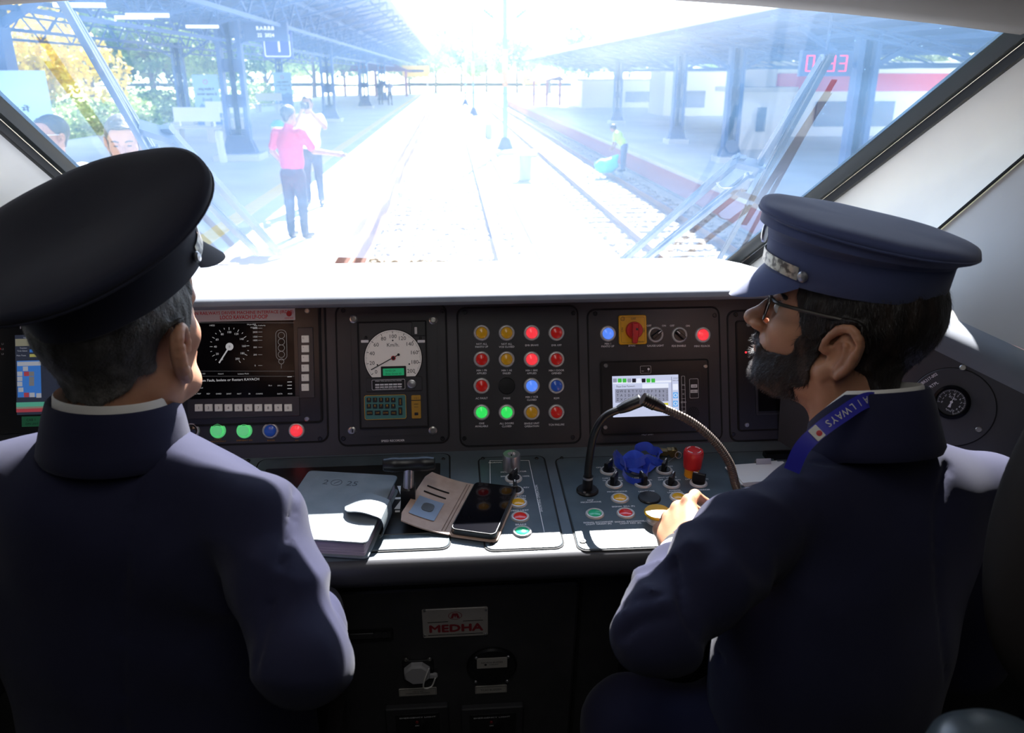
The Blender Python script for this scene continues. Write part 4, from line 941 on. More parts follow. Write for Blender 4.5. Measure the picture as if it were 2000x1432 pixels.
a = [md.P(958, 1000), md.P(957, 902), md.P(1033, 902), md.P(1063, 1042)]
for i in range(3): mb.bar((a[i][0], a[i][1], 0.0026), (a[i + 1][0], a[i + 1][1], 0.0026), 0.0009, 0.0003)
md.screws([(943, 898), (1048, 898), (960, 1066)], 0.0036); md.done()
# wide panel
md = mdR
sw = [(1188, 923, 38), (1297, 922, 28), (1199, 949, 32), (1255, 948, -8), (1311, 949, 30), (1364, 947, -60)]
for x, y, a in sw: selector(md, x, y, math.radians(-a), tall=0.020)
lamp_(md, 1245, 922, 'l_blue', name='push_button'); lamp_(md, 1210.5, 977, 'l_amber', name='push_button'); lamp_(md, 1325, 975, 'l_amber', name='push_button'); lamp_(md, 1161.5, 1007.5, 'l_green', name='push_button'); lamp_(md, 1222, 1006.5, 'l_red', name='push_button')
u, v = md.P(1268, 976); mb = MB(); mb.lathe([(0.0185, 0.002), (0.0185, 0.0045), (0.0170, 0.006), (0, 0.0065)], (u, v, 0), 36); mb.build('blanking_plug', 'black', md.e)
u, v = md.P(1283, 1020); mb = MB(); mb.lathe([(0.0170, 0.002), (0.0165, 0.006), (0.0135, 0.009), (0.0130, 0.012), (0.0165, 0.014)], (u, v, 0), 36); hb = mb.build('horn_button', 'ring', md.e)
mb = MB(); mb.lathe([(0.0150, 0.012), (0.0205, 0.0155), (0.0212, 0.018), (0.0195, 0.0205), (0.010, 0.0215), (0, 0.0218)], (u, v, 0), 40); mb.build('horn_cap', 'knob_yellow', hb)
u, v = md.P(1350, 931); mb = MB(); mb.lathe([(0.0125, 0.002), (0.0125, 0.020)], (u, v, 0), 32, caps=False); es = mb.build('emergency_stop', 'orange_plastic', md.e)
mb = MB(); mb.lathe([(0.0150, 0.019), (0.0155, 0.024), (0.0165, 0.036), (0.0170, 0.040), (0.0170, 0.048), (0.0155, 0.0515), (0.008, 0.0525), (0, 0.0525)], (u, v, 0), 40); sc_ = mb.build('stop_cap', 'red_plastic', es)
mb = MB()
for q in range(4):
    a0 = math.radians(90 * q + 15); mb.tube([(u + 0.0115 * math.cos(a0 + i * 0.17), v + 0.0115 * math.sin(a0 + i * 0.17), 0.0524) for i in range(6)], 0.0007, 5)
mb.build('stop_arrows', 'white_print', sc_)
for (x, y, t_) in ((1169, 916, 'OFF'), (1203, 915.5, 'ON'), (1195, 936.5, 'CAB LIGHT (R)'), (1249, 936, 'LAMP TEST'), (1277, 914.5, 'OFF'), (1309, 913.5, 'ON'), (1303, 935.3, 'SPOT LIGHT R'), (1357, 934, 'EMR BRAKE (R)'), (1180, 941.5, 'TR'), (1213, 941.5, 'PA'), (1235, 941, '50%'), (1267, 940.5, '100%'), (1290, 940, 'OFF'), (1324, 940, 'ON'), (1343, 939, 'OFF'), (1378, 938.5, 'ON'),
                   (1205, 963, 'MICROPHONE'), (1262, 962.5, 'LIGHTS ON'), (1318, 961, 'MARKER'), (1318, 964.5, 'LIGHT RED'), (1375, 959.5, 'MARKER'), (1153, 980, 'MCP'), (1154, 983.6, 'MICROPHONE'), (1217, 992, 'SIGNAL BELL (R)'), (1168, 1023, 'SIGNAL EXCHANGE'), (1169, 1026.5, 'LIGHT GREEN (R)'), (1229, 1021.5, 'SIGNAL EXCHANGE'), (1231, 1025, 'LIGHT RED (R)'), (1275, 1020.5, 'HORN HIGH')): md.t(t_, x, y, 4.7)
md.screws([(1138, 1061)], 0.0055, 'screw'); md.screws([(1097, 897)], 0.0036); md.done()
# master controller: recessed black plate, slot, lever
md = mdL
u, v, w, h = md.R(520, 919, 858, 1044); mb = MB(); mb.rrect(u, v, w, h, 0.003, 0.001, 0.0034, 0.0006); mb.build('controller_plate', 'black', md.e)
mb = MB(); a, b = md.P(838, 920.5)
for (x, y, t_) in ((764, 979, '0'), (758, 1004, 'EB'), (764, 956, '')): p = md.P(x, y); mb.text(t_, p[0], p[1], 0.0085, 0.0037)
for pl in ([(776, 953), (783, 953), (783, 971)], [(783, 981), (783, 998), (770, 998)]):
    P_ = [md.P(*q) for q in pl]; mb.prism(P_, 0.0034, 0.0037)
for (x0, y0_, x1, y1) in ((772, 975.5, 783, 978.5), (772, 1001, 783, 1004)): p = md.R(x0, y0_, x1, y1); mb.rrect(p[0], p[1], p[2], p[3], 0.0003, 0.0034, 0.0037)
p = md.P(762, 990); mb.text('Braking', p[0], p[1], 0.006, 0.0037, rot=pi / 2)
mb.build('controller_print', 'white_print', md.e, smooth=0)
u, v, w, h = md.R(784, 960, 812, 1004); mb = MB(); mb.rrect(u, v, w * 0.9, h, 0.002, 0.0034, 0.0042); mb.build('lever_slot', 'gap', md.e)
c0 = md.P(799, 988); 
hpx = md.I @ ony(799, 906, (md.M @ Vector((c0[0], c0[1], 0))).y + 0.012)
mb = MB(); mb.bar((c0[0], c0[1], 0.002), (c0[0], c0[1] + 0.002, 0.034), 0.023, 0.030, up=(0, 1, 0)); lv = mb.build('throttle_lever', 'black', md.e)
mb = MB(); mb.tube([(c0[0], c0[1] + 0.002, 0.030), (hpx.x, hpx.y, hpx.z)], [0.0085, 0.008], 20); mb.build('lever_shaft', 'steel', lv)
mb = MB(); L = 0.0415; n_ = 20; P = [(-L, 0.0085), (-L + 0.0015, 0.0105), (-L * 0.68, 0.0125), (-L * 0.45, 0.0125), (-L * 0.4, 0.0118), (L * 0.4, 0.0118), (L * 0.45, 0.0125), (L * 0.68, 0.0125), (L - 0.0015, 0.0105), (L, 0.0085)]
mb.m = Matrix.Translation(hpx) @ Matrix.Rotation(pi / 2, 4, 'Y'); mb.lathe([(r, z) for z, r in P], (0, 0, 0), 28); mb.build('lever_grip', 'black', lv)
md.screws([(485, 902), (866, 899), (838, 921)], 0.0036); md.done()

# ---- knee panel fittings
md = Mod('maker_plate', 'silver name plate with red lettering and emblem on the black knee panel', 'sign', (825, 1187, 953, 1242), plane='R', plate=None)
mb = MB(); mb.rrect(0, 0, md.w, md.h, 0.003, 0.0002, 0.0022, 0.0006); mb.build('plate', mat('plate_silver', (0.60, 0.56, 0.50), 0.4, 0.3, noise=(25, (0.50, 0.46, 0.41), 0.3, 0.7)), md.e)
mb = MB(); k = md.k; mb.text('MEDHA', 0.0005, -md.h * 0.17, 0.0225, 0.0026, wid=106 * k, bold=0.045)
cx, cy = 0.0, md.h * 0.26
V = [(cx + 13.5 * k * math.cos(a), cy + 10.5 * k * math.sin(a)) for a in [2 * pi * i / 40 for i in range(40)]]; V2 = [(cx + 12.3 * k * math.cos(a), cy + 9.4 * k * math.sin(a)) for a in [2 * pi * i / 40 for i in range(40)]]
mb.add([(x, y, 0.0026) for x, y in V] + [(x, y, 0.0026) for x, y in V2], [(i, (i + 1) % 40, 40 + (i + 1) % 40, 40 + i) for i in range(40)])
for sx in (-1, 1): mb.prism([(cx + sx * 1.0 * k, cy + 6 * k), (cx + sx * 5.0 * k, cy + 6 * k), (cx + sx * 9.0 * k, cy - 6.5 * k), (cx + sx * 3.8 * k, cy - 6.5 * k)][::sx], 0.0022, 0.0026)
mb.prism([(cx - 3.6 * k, cy + 6 * k), (cx, cy - 6.0 * k), (cx + 3.6 * k, cy + 6 * k)], 0.0024, 0.0028)
mb.build('lettering', mat('maroon_print', (0.30, 0.02, 0.03), 0.5), md.e, smooth=0)
mb = MB()
for (xa, xb, y) in ((-54, -14, 0.06), (15, 54, 0.06), (-54, 54, -0.40)): mb.box(((xa + xb) / 2 * k, y * md.h, 0.0026), ((xb - xa) / 2 * k, 0.0004, 0.0002))
mb.text('R', 49 * k, md.h * 0.14, 0.003, 0.0026); mb.build('rules', 'dark_print', md.e, smooth=0)
md.z = 0.0022; md.screws([(829, 1191), (949, 1189.5), (830, 1238.5), (948, 1236.5)], 0.0022, 'steel'); md.done()
md = Mod('socket_cover', 'white octagonal socket cap with a looped cord on the knee panel', 'socket', (786, 1282, 856, 1336), plane='R', plate=None)
u, v = md.P(815, 1308); k = md.k; mb = MB(); mb.rrect(u + 0.002, v, 0.052, 0.050, 0.004, 0.0002, 0.003, 0.001); bp_ = mb.build('socket_base', 'black', md.e)
mb = MB(); R8 = 27 * k; mb.prism([(u + R8 * math.cos(math.radians(22.5 + 45 * i)), v + R8 * math.sin(math.radians(22.5 + 45 * i))) for i in range(8)], 0.003, 0.014, 0.003); mb.box((u + R8 * 1.05, v - R8 * 0.28, 0.009), (0.008, 0.004, 0.002)); mb.lathe([(0.0045, 0.006), (0.0045, 0.011), (0, 0.012)], (u + R8 * 1.28, v - R8 * 0.28, 0), 16)
cw_ = mb.build('cap', mat('cap_white', (0.42, 0.41, 0.42), 0.5), md.e)
a = md.P(838, 1291); pts = spline([(a[0], a[1], 0.016), (u + R8 * 0.55, v - R8 * 0.1, 0.02), (u + R8 * 0.45, v - R8 * 1.05, 0.018), (u + R8 * 1.0, v - R8 * 1.05, 0.016), (u + R8 * 1.3, v - R8 * 0.28, 0.014)], 8)
mb = MB(); mb.tube(pts, 0.0013, 8); mb.build('cord', 'white_cloth', md.e)
md.z = 0.003; md.screws([(793, 1286), (839, 1285)], 0.0040, 'screw'); md.done()
def tagplate(label, px, lines):
    md = Mod('label_plate', label, 'sign', px, plane='R', plate=None); mb = MB().use(mat('label_silver', (0.50, 0.47, 0.42), 0.45, 0.2)); mb.rrect(0, 0, md.w, md.h, 0.002, 0.0002, 0.0016, 0.0004)
    mb.use('dark_print'); mb.frame2(0, 0, md.w * 0.96, md.h * 0.86, 0.0015, 0.0005, 0.0015, 0.0018); mb.build('plate', None, md.e, smooth=0); md.z = 0.0017
    mb = MB()
    for i, s_ in enumerate(lines): mb.text(s_, 0, (0 if len(lines) == 1 else (0.0022 - 0.0046 * i)), 0.0058 if len(lines) == 1 else 0.0046, 0.002)
    mb.build('printed_text', 'dark_print', md.e, smooth=0); md.done(); return md
tagplate('small silver label plate under the white octagonal socket cap', (779, 1343.5, 853, 1358), ['110 V AC', 'CHARGING SOCKET'])
tagplate('small silver label plate under the round black buzzer', (928, 1338.5, 990, 1353), ['TCAS BUZZER'])
md = Mod('buzzer', 'round black buzzer with silver tag on the knee panel', 'buzzer', (911, 1260, 1010, 1336), plane='R', plate=None)
mb = MB(); a_, b_ = md.P(960.5, 1298); rx_ = 49 * md.k
mb.lathe([(rx_, 0.0002), (rx_, 0.004), (rx_ - 0.003, 0.007), (0, 0.007)], (a_, b_, 0), 56); mb.build('body', 'black', md.e)
u, v, w, h = md.R(931, 1280, 990, 1296); mb = MB().use(MATS['label_silver']); mb.rrect(u, v, w, h, 0.001, 0.007, 0.008); mb.use('dark_print'); mb.text('KAVACH BUZZER', u, v + 0.002, 0.0046, 0.0083); mb.text('KERNEX', u + 0.003, v - 0.0032, 0.004, 0.0083); mb.lathe([(0.0022, 0), (0, 0.0002)], (u - 0.011, v - 0.0032, 0.0082), 14); mb.build('tag', None, md.e, smooth=0)
md.z = 0.007; md.screws([(930, 1278.5), (992, 1276.5), (929, 1325), (990, 1323.5)], 0.0028, 'steel'); md.done()
for (x0, x1, lab) in ((756, 878, 'left black drawer-like lamp box at the bottom of the knee panel'), (901, 1021, 'right black drawer-like lamp box at the bottom of the knee panel')):
    md = Mod('isolation_box', lab, 'control box', (x0, 1374, x1, 1470), plane='R', plate=None)
    mb = MB(); mb.rrect(0, 0, md.w, md.h, 0.004, 0.0002, 0.010, 0.002); mb.build('housing', 'panel', md.e)
    u, v, w, h = md.R(x0 + 16, 1387, x1 - 16, 1462); mb = MB(); mb.rrect(u, v, w, h, 0.003, 0.009, 0.0108, 0.0005); mb.build('face_plate', 'black', md.e)
    md.z = 0.0108; xc = (x0 + x1) / 2 - 4
    md.t('EMERGENCY LIGHT', xc + 3, 1391, 3.6, wpx=70); md.t('ON', xc + 2, 1407, 3.6)
    u, v = md.P(xc + 2, 1400); mb = MB(); mb.lathe([(0.0030, 0), (0.0026, 0.002), (0, 0.0025)], (u, v, 0.0108), 14); mb.build('led', mat('led_dim_red', (0.15, 0.01, 0.01), 0.3), md.e)
    a = md.P(xc - 6, 1436); b = md.P(xc + 14, 1422); mb = MB(); mb.tube([(a[0], a[1], 0.013), ((a[0] + b[0]) / 2, (a[1] + b[1]) / 2, 0.024), (b[0], b[1], 0.034)], [0.0045, 0.006, 0.0085], 18)
    for i in range(4): mb.lathe([(0.0095, 0), (0.0095, 0.001), (0.008, 0.0012)], (b[0] - 0.001 * i, b[1], 0.031 - 0.003 * i), 20)
    mb.build('toggle', 'steel', md.e); md.done()

# ------------------------------------------------------------------ things lying on the desk
def dpt(x, y, h=0.0): # point h above the desk, seen at a pixel
    return onplane(x, y, DO + DN * h, DN)
# diary
H = 0.031
A, B, C_ = dpt(597, 918, H), dpt(772, 928, H), dpt(716, 1061, H)
yx = (B - A).normalized(); yy = (B - C_); yy = (yy - yx * yy.dot(yx)).normalized()
Mx = frame(C_ - DN * H + DN * 0.0026, yx, yy)
di = empty('diary', 'thick leather 2025 diary with flap clasp lying left of the throttle lever', 'diary', matrix=Mx)
Wd, Ld = 0.152, (B - C_).dot(yy)
lea = mat('grey_leather', (0.17, 0.20, 0.215), 0.45, noise=(30, (0.21, 0.24, 0.26), 0.35, 0.7), bump=(500, 0.25, 0.0006))
mb = MB(); mb.rrect(-Wd / 2, Ld / 2, Wd, Ld, 0.008, H - 0.005, H - 0.0026, 0.001, 4); cov = mb.build('front_cover', lea, di)
mb = MB(); mb.rrect(-Wd / 2, Ld / 2, Wd, Ld, 0.008, 0.0, 0.0024, 0.0006, 4); mb.build('back_cover', lea, di)
mb = MB(); mb.grid([[(-Wd + 0.004 - 0.006 * math.sin(pi * t), q * Ld * 0.98 + 0.002, 0.002 + (H - 0.0065) * t) for q in (0, 1)] for t in [i / 8 for i in range(9)]], thick=(0.002, 0, 0)); mb.build('spine', lea, di)
mb = MB(); 
for i in range(12): o = random.uniform(-0.0012, 0.0012); z0 = 0.0024 + i * (H - 0.0075) / 12; mb.rrect(-Wd / 2 - 0.001, Ld / 2, Wd - 0.008 + o, Ld - 0.008 + o, 0.003, z0, z0 + (H - 0.0075) / 12 - 0.0001, 0, 2)
mb.build('pages', mat('page_block', (0.60, 0.50, 0.56), 0.75, noise=(300, (0.50, 0.41, 0.47), 0.4, 0.6, (0.05, 0.05, 1))), di)
mb = MB(); zz = H - 0.0024
a = MB(); mb.text('2', -0.112, Ld - 0.034, 0.020, zz); mb.text('25', -0.068, Ld - 0.034, 0.020, zz); 
mb.lathe([(0.0092, 0), (0.0092, 0.0002), (0.0084, 0.0002), (0.0084, 0)], (-0.094, Ld - 0.034, zz), 24, caps=False); mb.bar((-0.094, Ld - 0.034, zz), (-0.090, Ld - 0.030, zz), 0.0012, 0.0002); mb.bar((-0.094, Ld - 0.034, zz), (-0.097, Ld - 0.038, zz), 0.001, 0.0002)
mb.build('embossed_year', mat('emboss_dark', (0.035, 0.045, 0.055), 0.5), cov, smooth=0)
# clasp flap: comes round the right edge, tongue pointing left
mb = MB(); rows = []; L_ = 0.062; w0 = 0.026; y0c = Ld * 0.40
for i in range(17):
    t = i / 16
    if t < 0.3: q = t / 0.3; a_ = pi * q; x = 0.004 + 0.007 * math.sin(a_); z = (H + 0.003) / 2 - (H + 0.003) / 2 * math.cos(a_) + 0.001
    else: q = (t - 0.3) / 0.7; x = 0.004 - L_ * q; z = H + 0.0038 - 0.002 * q + 0.006 * math.sin(pi * q) 
    e = 1.0 if t < 0.8 else math.sqrt(max(0.0, 1 - ((t - 0.8) / 0.2) ** 2)); e = max(e, 0.05)
    rows.append([(x, y0c + 0.012 * (t) + s_ * w0 * e, z) for s_ in (-1, -0.5, 0, 0.5, 1)])
mb.grid(rows, thick=(0, 0, 0.0018)); mb.build('clasp_flap', lea, di)

# phone wallet
fa, fb, fc_, fd = dpt(832, 927, 0.016), dpt(921, 951, 0.004), dpt(888, 1046, 0.004), dpt(791, 1011, 0.016)
pa, pb, pc, pd = dpt(929, 949, 0.012), dpt(995, 957, 0.012), dpt(969, 1042, 0.012), dpt(893, 1031, 0.012)
yx = ((pb - pa) + (pc - pd)).normalized(); yy = ((pa - pd) + (pb - pc)); yy = (yy - yx * yy.dot(yx)).normalized()
cc = (pa + pb + pc + pd) / 4 - DN * 0.0085; Mx = frame(cc, yx, yy)
ph = empty('phone_in_wallet_case', 'black smartphone in an open tan wallet case lying beside the diary', 'phone', matrix=Mx); PI = Mx.inverted()
tan_ = mat('tan_leather', (0.50, 0.34, 0.25), 0.5, noise=(60, (0.43, 0.28, 0.20), 0.35, 0.7), bump=(700, 0.15, 0.0004))
hw, hh = 0.0365, 0.0715
mb = MB(); mb.rrect(0.0, 0, hw * 2 + 0.004, hh * 2 + 0.008, 0.009, 0.0, 0.0022, 0.0006); mb.build('case_back', tan_, ph)
F = [PI @ q for q in (fd, fc_, fb, fa)]
mb = MB(); rows = []
for j in range(9):
    t = j / 8; l = Vector((-0.118, -hh - 0.003, 0.016)).lerp(Vector((-0.118, hh + 0.003, 0.016)), t); r_ = Vector((-hw, -hh - 0.003, 0.001)).lerp(Vector((-hw, hh + 0.003, 0.001)), t)
    ew = 1.0 if 0.06 < t < 0.94 else 0.93; rows.append([r_.lerp(l, ew * s_) + Vector((0, 0, -0.003 * math.sin(pi * s_))) for s_ in [i / 10 for i in range(11)]])
mb.grid(rows, thick=(0, 0, 0.0022)); fl = mb.build('case_flap', tan_, ph)
def flp(s_, t, dz=0.0): q = Vector((-hw, -hh + 2 * hh * t, 0.001)).lerp(Vector((-0.118, -hh + 2 * hh * t, 0.016)), s_); return q + Vector((0, 0, 0.0030 - 0.003 * math.sin(pi * s_) + dz))
mb = MB(); mb.tube([flp(0.40, 0.72), flp(0.6, 0.725), flp(0.86, 0.73)], 0.0013, 6); mb.tube([flp(0.40, 0.60), flp(0.6, 0.605), flp(0.86, 0.61)], 0.0013, 6); mb.build('card_slots', 'gap', fl)
mb = MB(); mb.grid([[flp(s_, t, 0.0002) for s_ in (0.38, 0.5, 0.6, 0.7, 0.88)] for t in (0.14, 0.3, 0.42, 0.50)], thick=(0, 0, 0.0004)); wn_ = mb.build('card_window', mat('clear_pocket', (0.30, 0.38, 0.50), 0.15, bump=(60, 0.5, 0.002)), fl)
mb = MB(); q = flp(0.62, 0.34, 0.0008); mb.m = Matrix.Translation(q) @ Matrix.Rotation(math.radians(9), 4, 'Y'); mb.rrect(0, 0, 0.019, 0.0215, 0.007, 0, 0.0008); mb.build('magnet_tab', mat('tab_grey', (0.10, 0.11, 0.12), 0.5), wn_)
mb = MB()
for s_ in (0.10, 0.16): mb.tube([flp(s_, 0.02), flp(s_, 0.5), flp(s_, 0.98)], 0.0006, 5)
mb.build('spine_crease', mat('tan_dark', (0.25, 0.15, 0.10), 0.6), fl)
mb = MB(); mb.rrect(0, 0, hw * 2 - 0.001, hh * 2, 0.010, 0.002, 0.0115, 0.0014, 6); p_ = mb.build('phone_body', 'black', ph)
mb = MB(); mb.rrect(0, 0, hw * 2 - 0.0055, hh * 2 - 0.0045, 0.008, 0.0112, 0.0118, 0.0, 6); mb.build('phone_screen', mat('phone_glass', (0.004, 0.004, 0.006), 0.03, coat=0.6), p_)

# goosenecks
def goose(label, base, pts, head_dir, m, rib):
    g = empty('gooseneck_microphone', label, 'microphone', matrix=frame(base, X1, DFW)); I = g.matrix_world.inverted()
    mb = MB(); mb.lathe([(0.0185, 0.0025), (0.0185, 0.005), (0.0165, 0.0075), (0.0, 0.0075)], (0, 0, 0), 32); b = mb.build('base_flange', 'black', g)
    for a in (60, 240):
        mb = MB(); mb.lathe([(0.0026, 0), (0.0022, 0.001), (0, 0.001)], (0.0135 * math.cos(math.radians(a)), 0.0135 * math.sin(math.radians(a)), 0.0072), 12); mb.build('screw', 'screw', b)
    mb = MB(); mb.lathe([(0.0085, 0.007), (0.0085, 0.030), (0.0078, 0.030)], (0, 0, 0), 24); mb.build('collar', 'black', g)
    mb = MB(); mb.lathe([(0.0086, 0), (0.0086, 0.004)], (0, 0, 0.027), 24, caps=False); mb.build('collar_ring', 'steel', g)
    P = spline([I @ Vector(p) for p in pts], 26 if rib else 12); mb = MB(); mb.tube(P, 0.0062, 12, rib); mb.build('flexible_neck', m, g)
    e = P[-1]; d = (P[-1] - P[-3]).normalized(); mb = MB(); Rm = d.to_track_quat('Z', 'Y').to_matrix().to_4x4(); mb.m = Matrix.Translation(e) @ Rm
    mb.lathe([(0.0068, -0.004), (0.0085, 0.004), (0.0095, 0.012), (0.0098, 0.030), (0.0098, 0.034)], (0, 0, 0), 24); h_ = mb.build('microphone_head', 'black', g)
    mb = MB(); mb.m = Matrix.Translation(e) @ Rm
    if rib:
        for i in range(5): mb.lathe([(0.0102, 0.012 + i * 0.0042), (0.0106, 0.0135 + i * 0.0042), (0.0102, 0.015 + i * 0.0042)], (0, 0, 0), 24, caps=False)
        mb.build('head_ribs', 'black', h_)
    else:
        mb.lathe([(0.0098, 0.034), (0.0094, 0.0355), (0.006, 0.0362), (0, 0.0364)], (0, 0, 0), 24); mb.build('head_grille', 'steel', h_)
    return g
b1 = dpt(1147, 962); b2 = dpt(1442, 985)
Y1 = b1.y
goose('gooseneck microphone with smooth black neck rising left of the blue lanyard', b1, [b1 + DN * 0.02, ony(1150, 905, Y1), ony(1160, 850, Y1 - 0.005), ony(1180, 815, Y1 - 0.01), ony(1212, 799, Y1 - 0.012)], None, 'black', 0)
brz = mat('gunmetal_neck', (0.11, 0.085, 0.07), 0.35, 0.6)
goose('gooseneck microphone with ribbed metal neck arching from beside the bearded man', b2, [b2 + DN * 0.02, ony(1436, 945, b2.y), ony(1425, 905, b2.y), ony(1395, 862, b2.y + 0.005), ony(1350, 824, b2.y + 0.01), ony(1292, 796, b2.y + 0.012)], None, brz, 0.16)

# lanyard: a loosely heaped flat blue ribbon
def ribbon(mb, pts, w, ups=None, n=10, th=0.0008):
    P = spline(pts, n); rows = []
    for i, p in enumerate(P):
        t = (P[min(i + 1, len(P) - 1)] - P[max(i - 1, 0)]).normalized(); f_ = i / (len(P) - 1)
        if ups: k_ = f_ * (len(ups) - 1); a_ = int(min(k_, len(ups) - 2)); u = Vector(ups[a_]).lerp(Vector(ups[a_ + 1]), k_ - a_)
        else: u = Vector((0, 0, 1))
        u = (u - t * u.dot(t)); u = u.normalized() if u.length > 1e-4 else t.orthogonal().normalized(); s_ = u
        rows.append([p + s_ * w * q for q in (-0.5, 0, 0.5)])
    mb.grid(rows, thick=tuple(DN * th))
blue = mat('royal_blue_ribbon', (0.012, 0.065, 0.62), 0.6, bump=(900, 0.3, 0.0005), sheen=0.3)
LC = dpt(1245, 900); ln = empty('lanyard', 'crumpled royal blue lanyard heaped behind the selector switches', 'lanyard', matrix=frame(LC, X1, DFW)); LI = ln.matrix_world.inverted()
def lp(x, y, h): return LI @ dpt(x, y, h)
mb = MB()
ribbon(mb, [lp(1199, 884, 0.022), lp(1205, 902, 0.012), lp(1222, 914, 0.008), lp(1236, 912, 0.012), lp(1250, 896, 0.02)], 0.016, [(0, .3, 1), (0, .6, .8), (0.2, .5, 1)])
ribbon(mb, [lp(1216, 922, 0.008), lp(1226, 938, 0.006), lp(1248, 944, 0.006), lp(1263, 930, 0.009), lp(1267, 910, 0.018), lp(1258, 898, 0.026)], 0.015, [(0, .2, 1), (0, .1, 1), (0.1, 0, 1), (.3, 0, 1)])
ribbon(mb, [lp(1222, 918, 0.012), lp(1226, 896, 0.026), lp(1240, 888, 0.034), lp(1256, 896, 0.026), lp(1262, 914, 0.012)], 0.017, [(0, .3, 1), (0, .9, .5), (0.3, .8, .6)])
ribbon(mb, [lp(1202, 886, 0.018), lp(1222, 904, 0.022), lp(1246, 904, 0.030), lp(1268, 896, 0.020), lp(1284, 904, 0.010), lp(1292, 908, 0.006)], 0.015, [(0, .8, .7), (0, .3, 1), (0.1, 1, .5), (0, .5, 1)])
ribbon(mb, [lp(1238, 900, 0.020), lp(1244, 878, 0.030), lp(1262, 872, 0.034), lp(1274, 880, 0.028), lp(1286, 884, 0.020), lp(1284, 902, 0.010)], 0.015, [(0, .3, 1), (0, .6, .9), (.2, .5, 1), (.4, .8, .5)])
ribbon(mb, [lp(1232, 912, 0.016), lp(1246, 918, 0.014), lp(1262, 916, 0.010), lp(1276, 904, 0.010), lp(1288, 900, 0.008)], 0.016, [(0, 1, .3), (0, .9, .4)])
mb.build('ribbon', blue, ln, 60)
mb = MB(); mb.tube(spline([lp(1286, 906, 0.006), lp(1296, 903, 0.006), lp(1302, 905, 0.008), lp(1297, 907.5, 0.006), lp(1292, 904, 0.007)], 6), 0.0009, 6); mb.build('wire_hook', 'steel', ln)
LC = dpt(1306, 893); wh = empty('whistle', 'small brass whistle clipped to the lanyard behind the desk switches', 'whistle', matrix=frame(LC, Vector((1, -0.15, 0)), DFW)); LI = wh.matrix_world.inverted()
br = mat('aged_brass', (0.20, 0.15, 0.06), 0.3, 0.8)
mb = MB(); mb.box((-0.012, 0, 0.010), (0.009, 0.006, 0.0045)); mb.box((0.0, 0, 0.0125), (0.0035, 0.006, 0.0045)); mb.m = Matrix.Translation((0.008, 0, 0.0095)) @ Matrix.Rotation(pi / 2, 4, 'X'); mb.lathe([(0.0075, -0.0065), (0.0085, -0.0055), (0.0085, 0.0055), (0.0075, 0.0065)], (0, 0, 0), 24); mb.build('whistle_body', br, wh)
mb = MB(); c = LI @ dpt(1325, 889, 0.01); mb.tube([(c.x + 0.0055 * math.cos(a), c.y + 0.002 * math.sin(a), c.z + 0.0055 * math.sin(a)) for a in [2 * pi * i / 20 for i in range(21)]], 0.0008, 6)
mb.tube([c + Vector((-0.005, 0, -0.003)), LI @ dpt(1304, 903, 0.008)], 0.0007, 6); mb.build('split_ring', 'steel', wh)
# papers, clip and black holder by the right-hand edge
def dthing(name, label, cat, x, y, h=0.0): p = dpt(x, y, h); e = empty(name, label, cat, matrix=frame(p, X1, DFW)); return e, e.matrix_world.inverted()
e, I = dthing('papers', 'stack of white paper slips on the desk at the man\'s left shoulder', 'paper', 1455, 935)
mb = MB()
for i, (a, dx) in enumerate(((0.10, 0), (0.02, 0.004), (0.16, -0.003), (0.07, 0.002))): mb.m = Matrix.Translation((dx, 0, 0.003 + i * 0.0022)) @ Matrix.Rotation(a, 4, 'Z'); mb.rrect(0.03, 0, 0.10, 0.060, 0.0005, 0, 0.0016, 0, 1)
mb.build('sheets', 'white_cloth', e)
e, I = dthing('bulldog_clip', 'folded grey metal clip standing on the white paper slips', 'clip', 1487, 914)
mb = MB(); mb.grid([[(-0.014, -0.010, 0.003), (0.014, -0.010, 0.003)], [(-0.013, -0.004, 0.020), (0.013, -0.004, 0.020)], [(-0.013, 0.008, 0.003), (0.013, 0.008, 0.003)]], thick=(0, 0.0, 0.001)); mb.build('clip_body', mat('clip_grey', (0.45, 0.45, 0.45), 0.45, 0.3), e)
e, I = dthing('pen_tray', 'small black tray on the desk under the camera display', 'tray', 1525, 893)
mb = MB(); mb.frame2(0, 0, 0.065, 0.018, 0.004, 0.003, 0, 0.010); mb.rrect(0, 0, 0.063, 0.016, 0.003, 0.0005, 0.002); mb.build('tray_body', 'black', e)
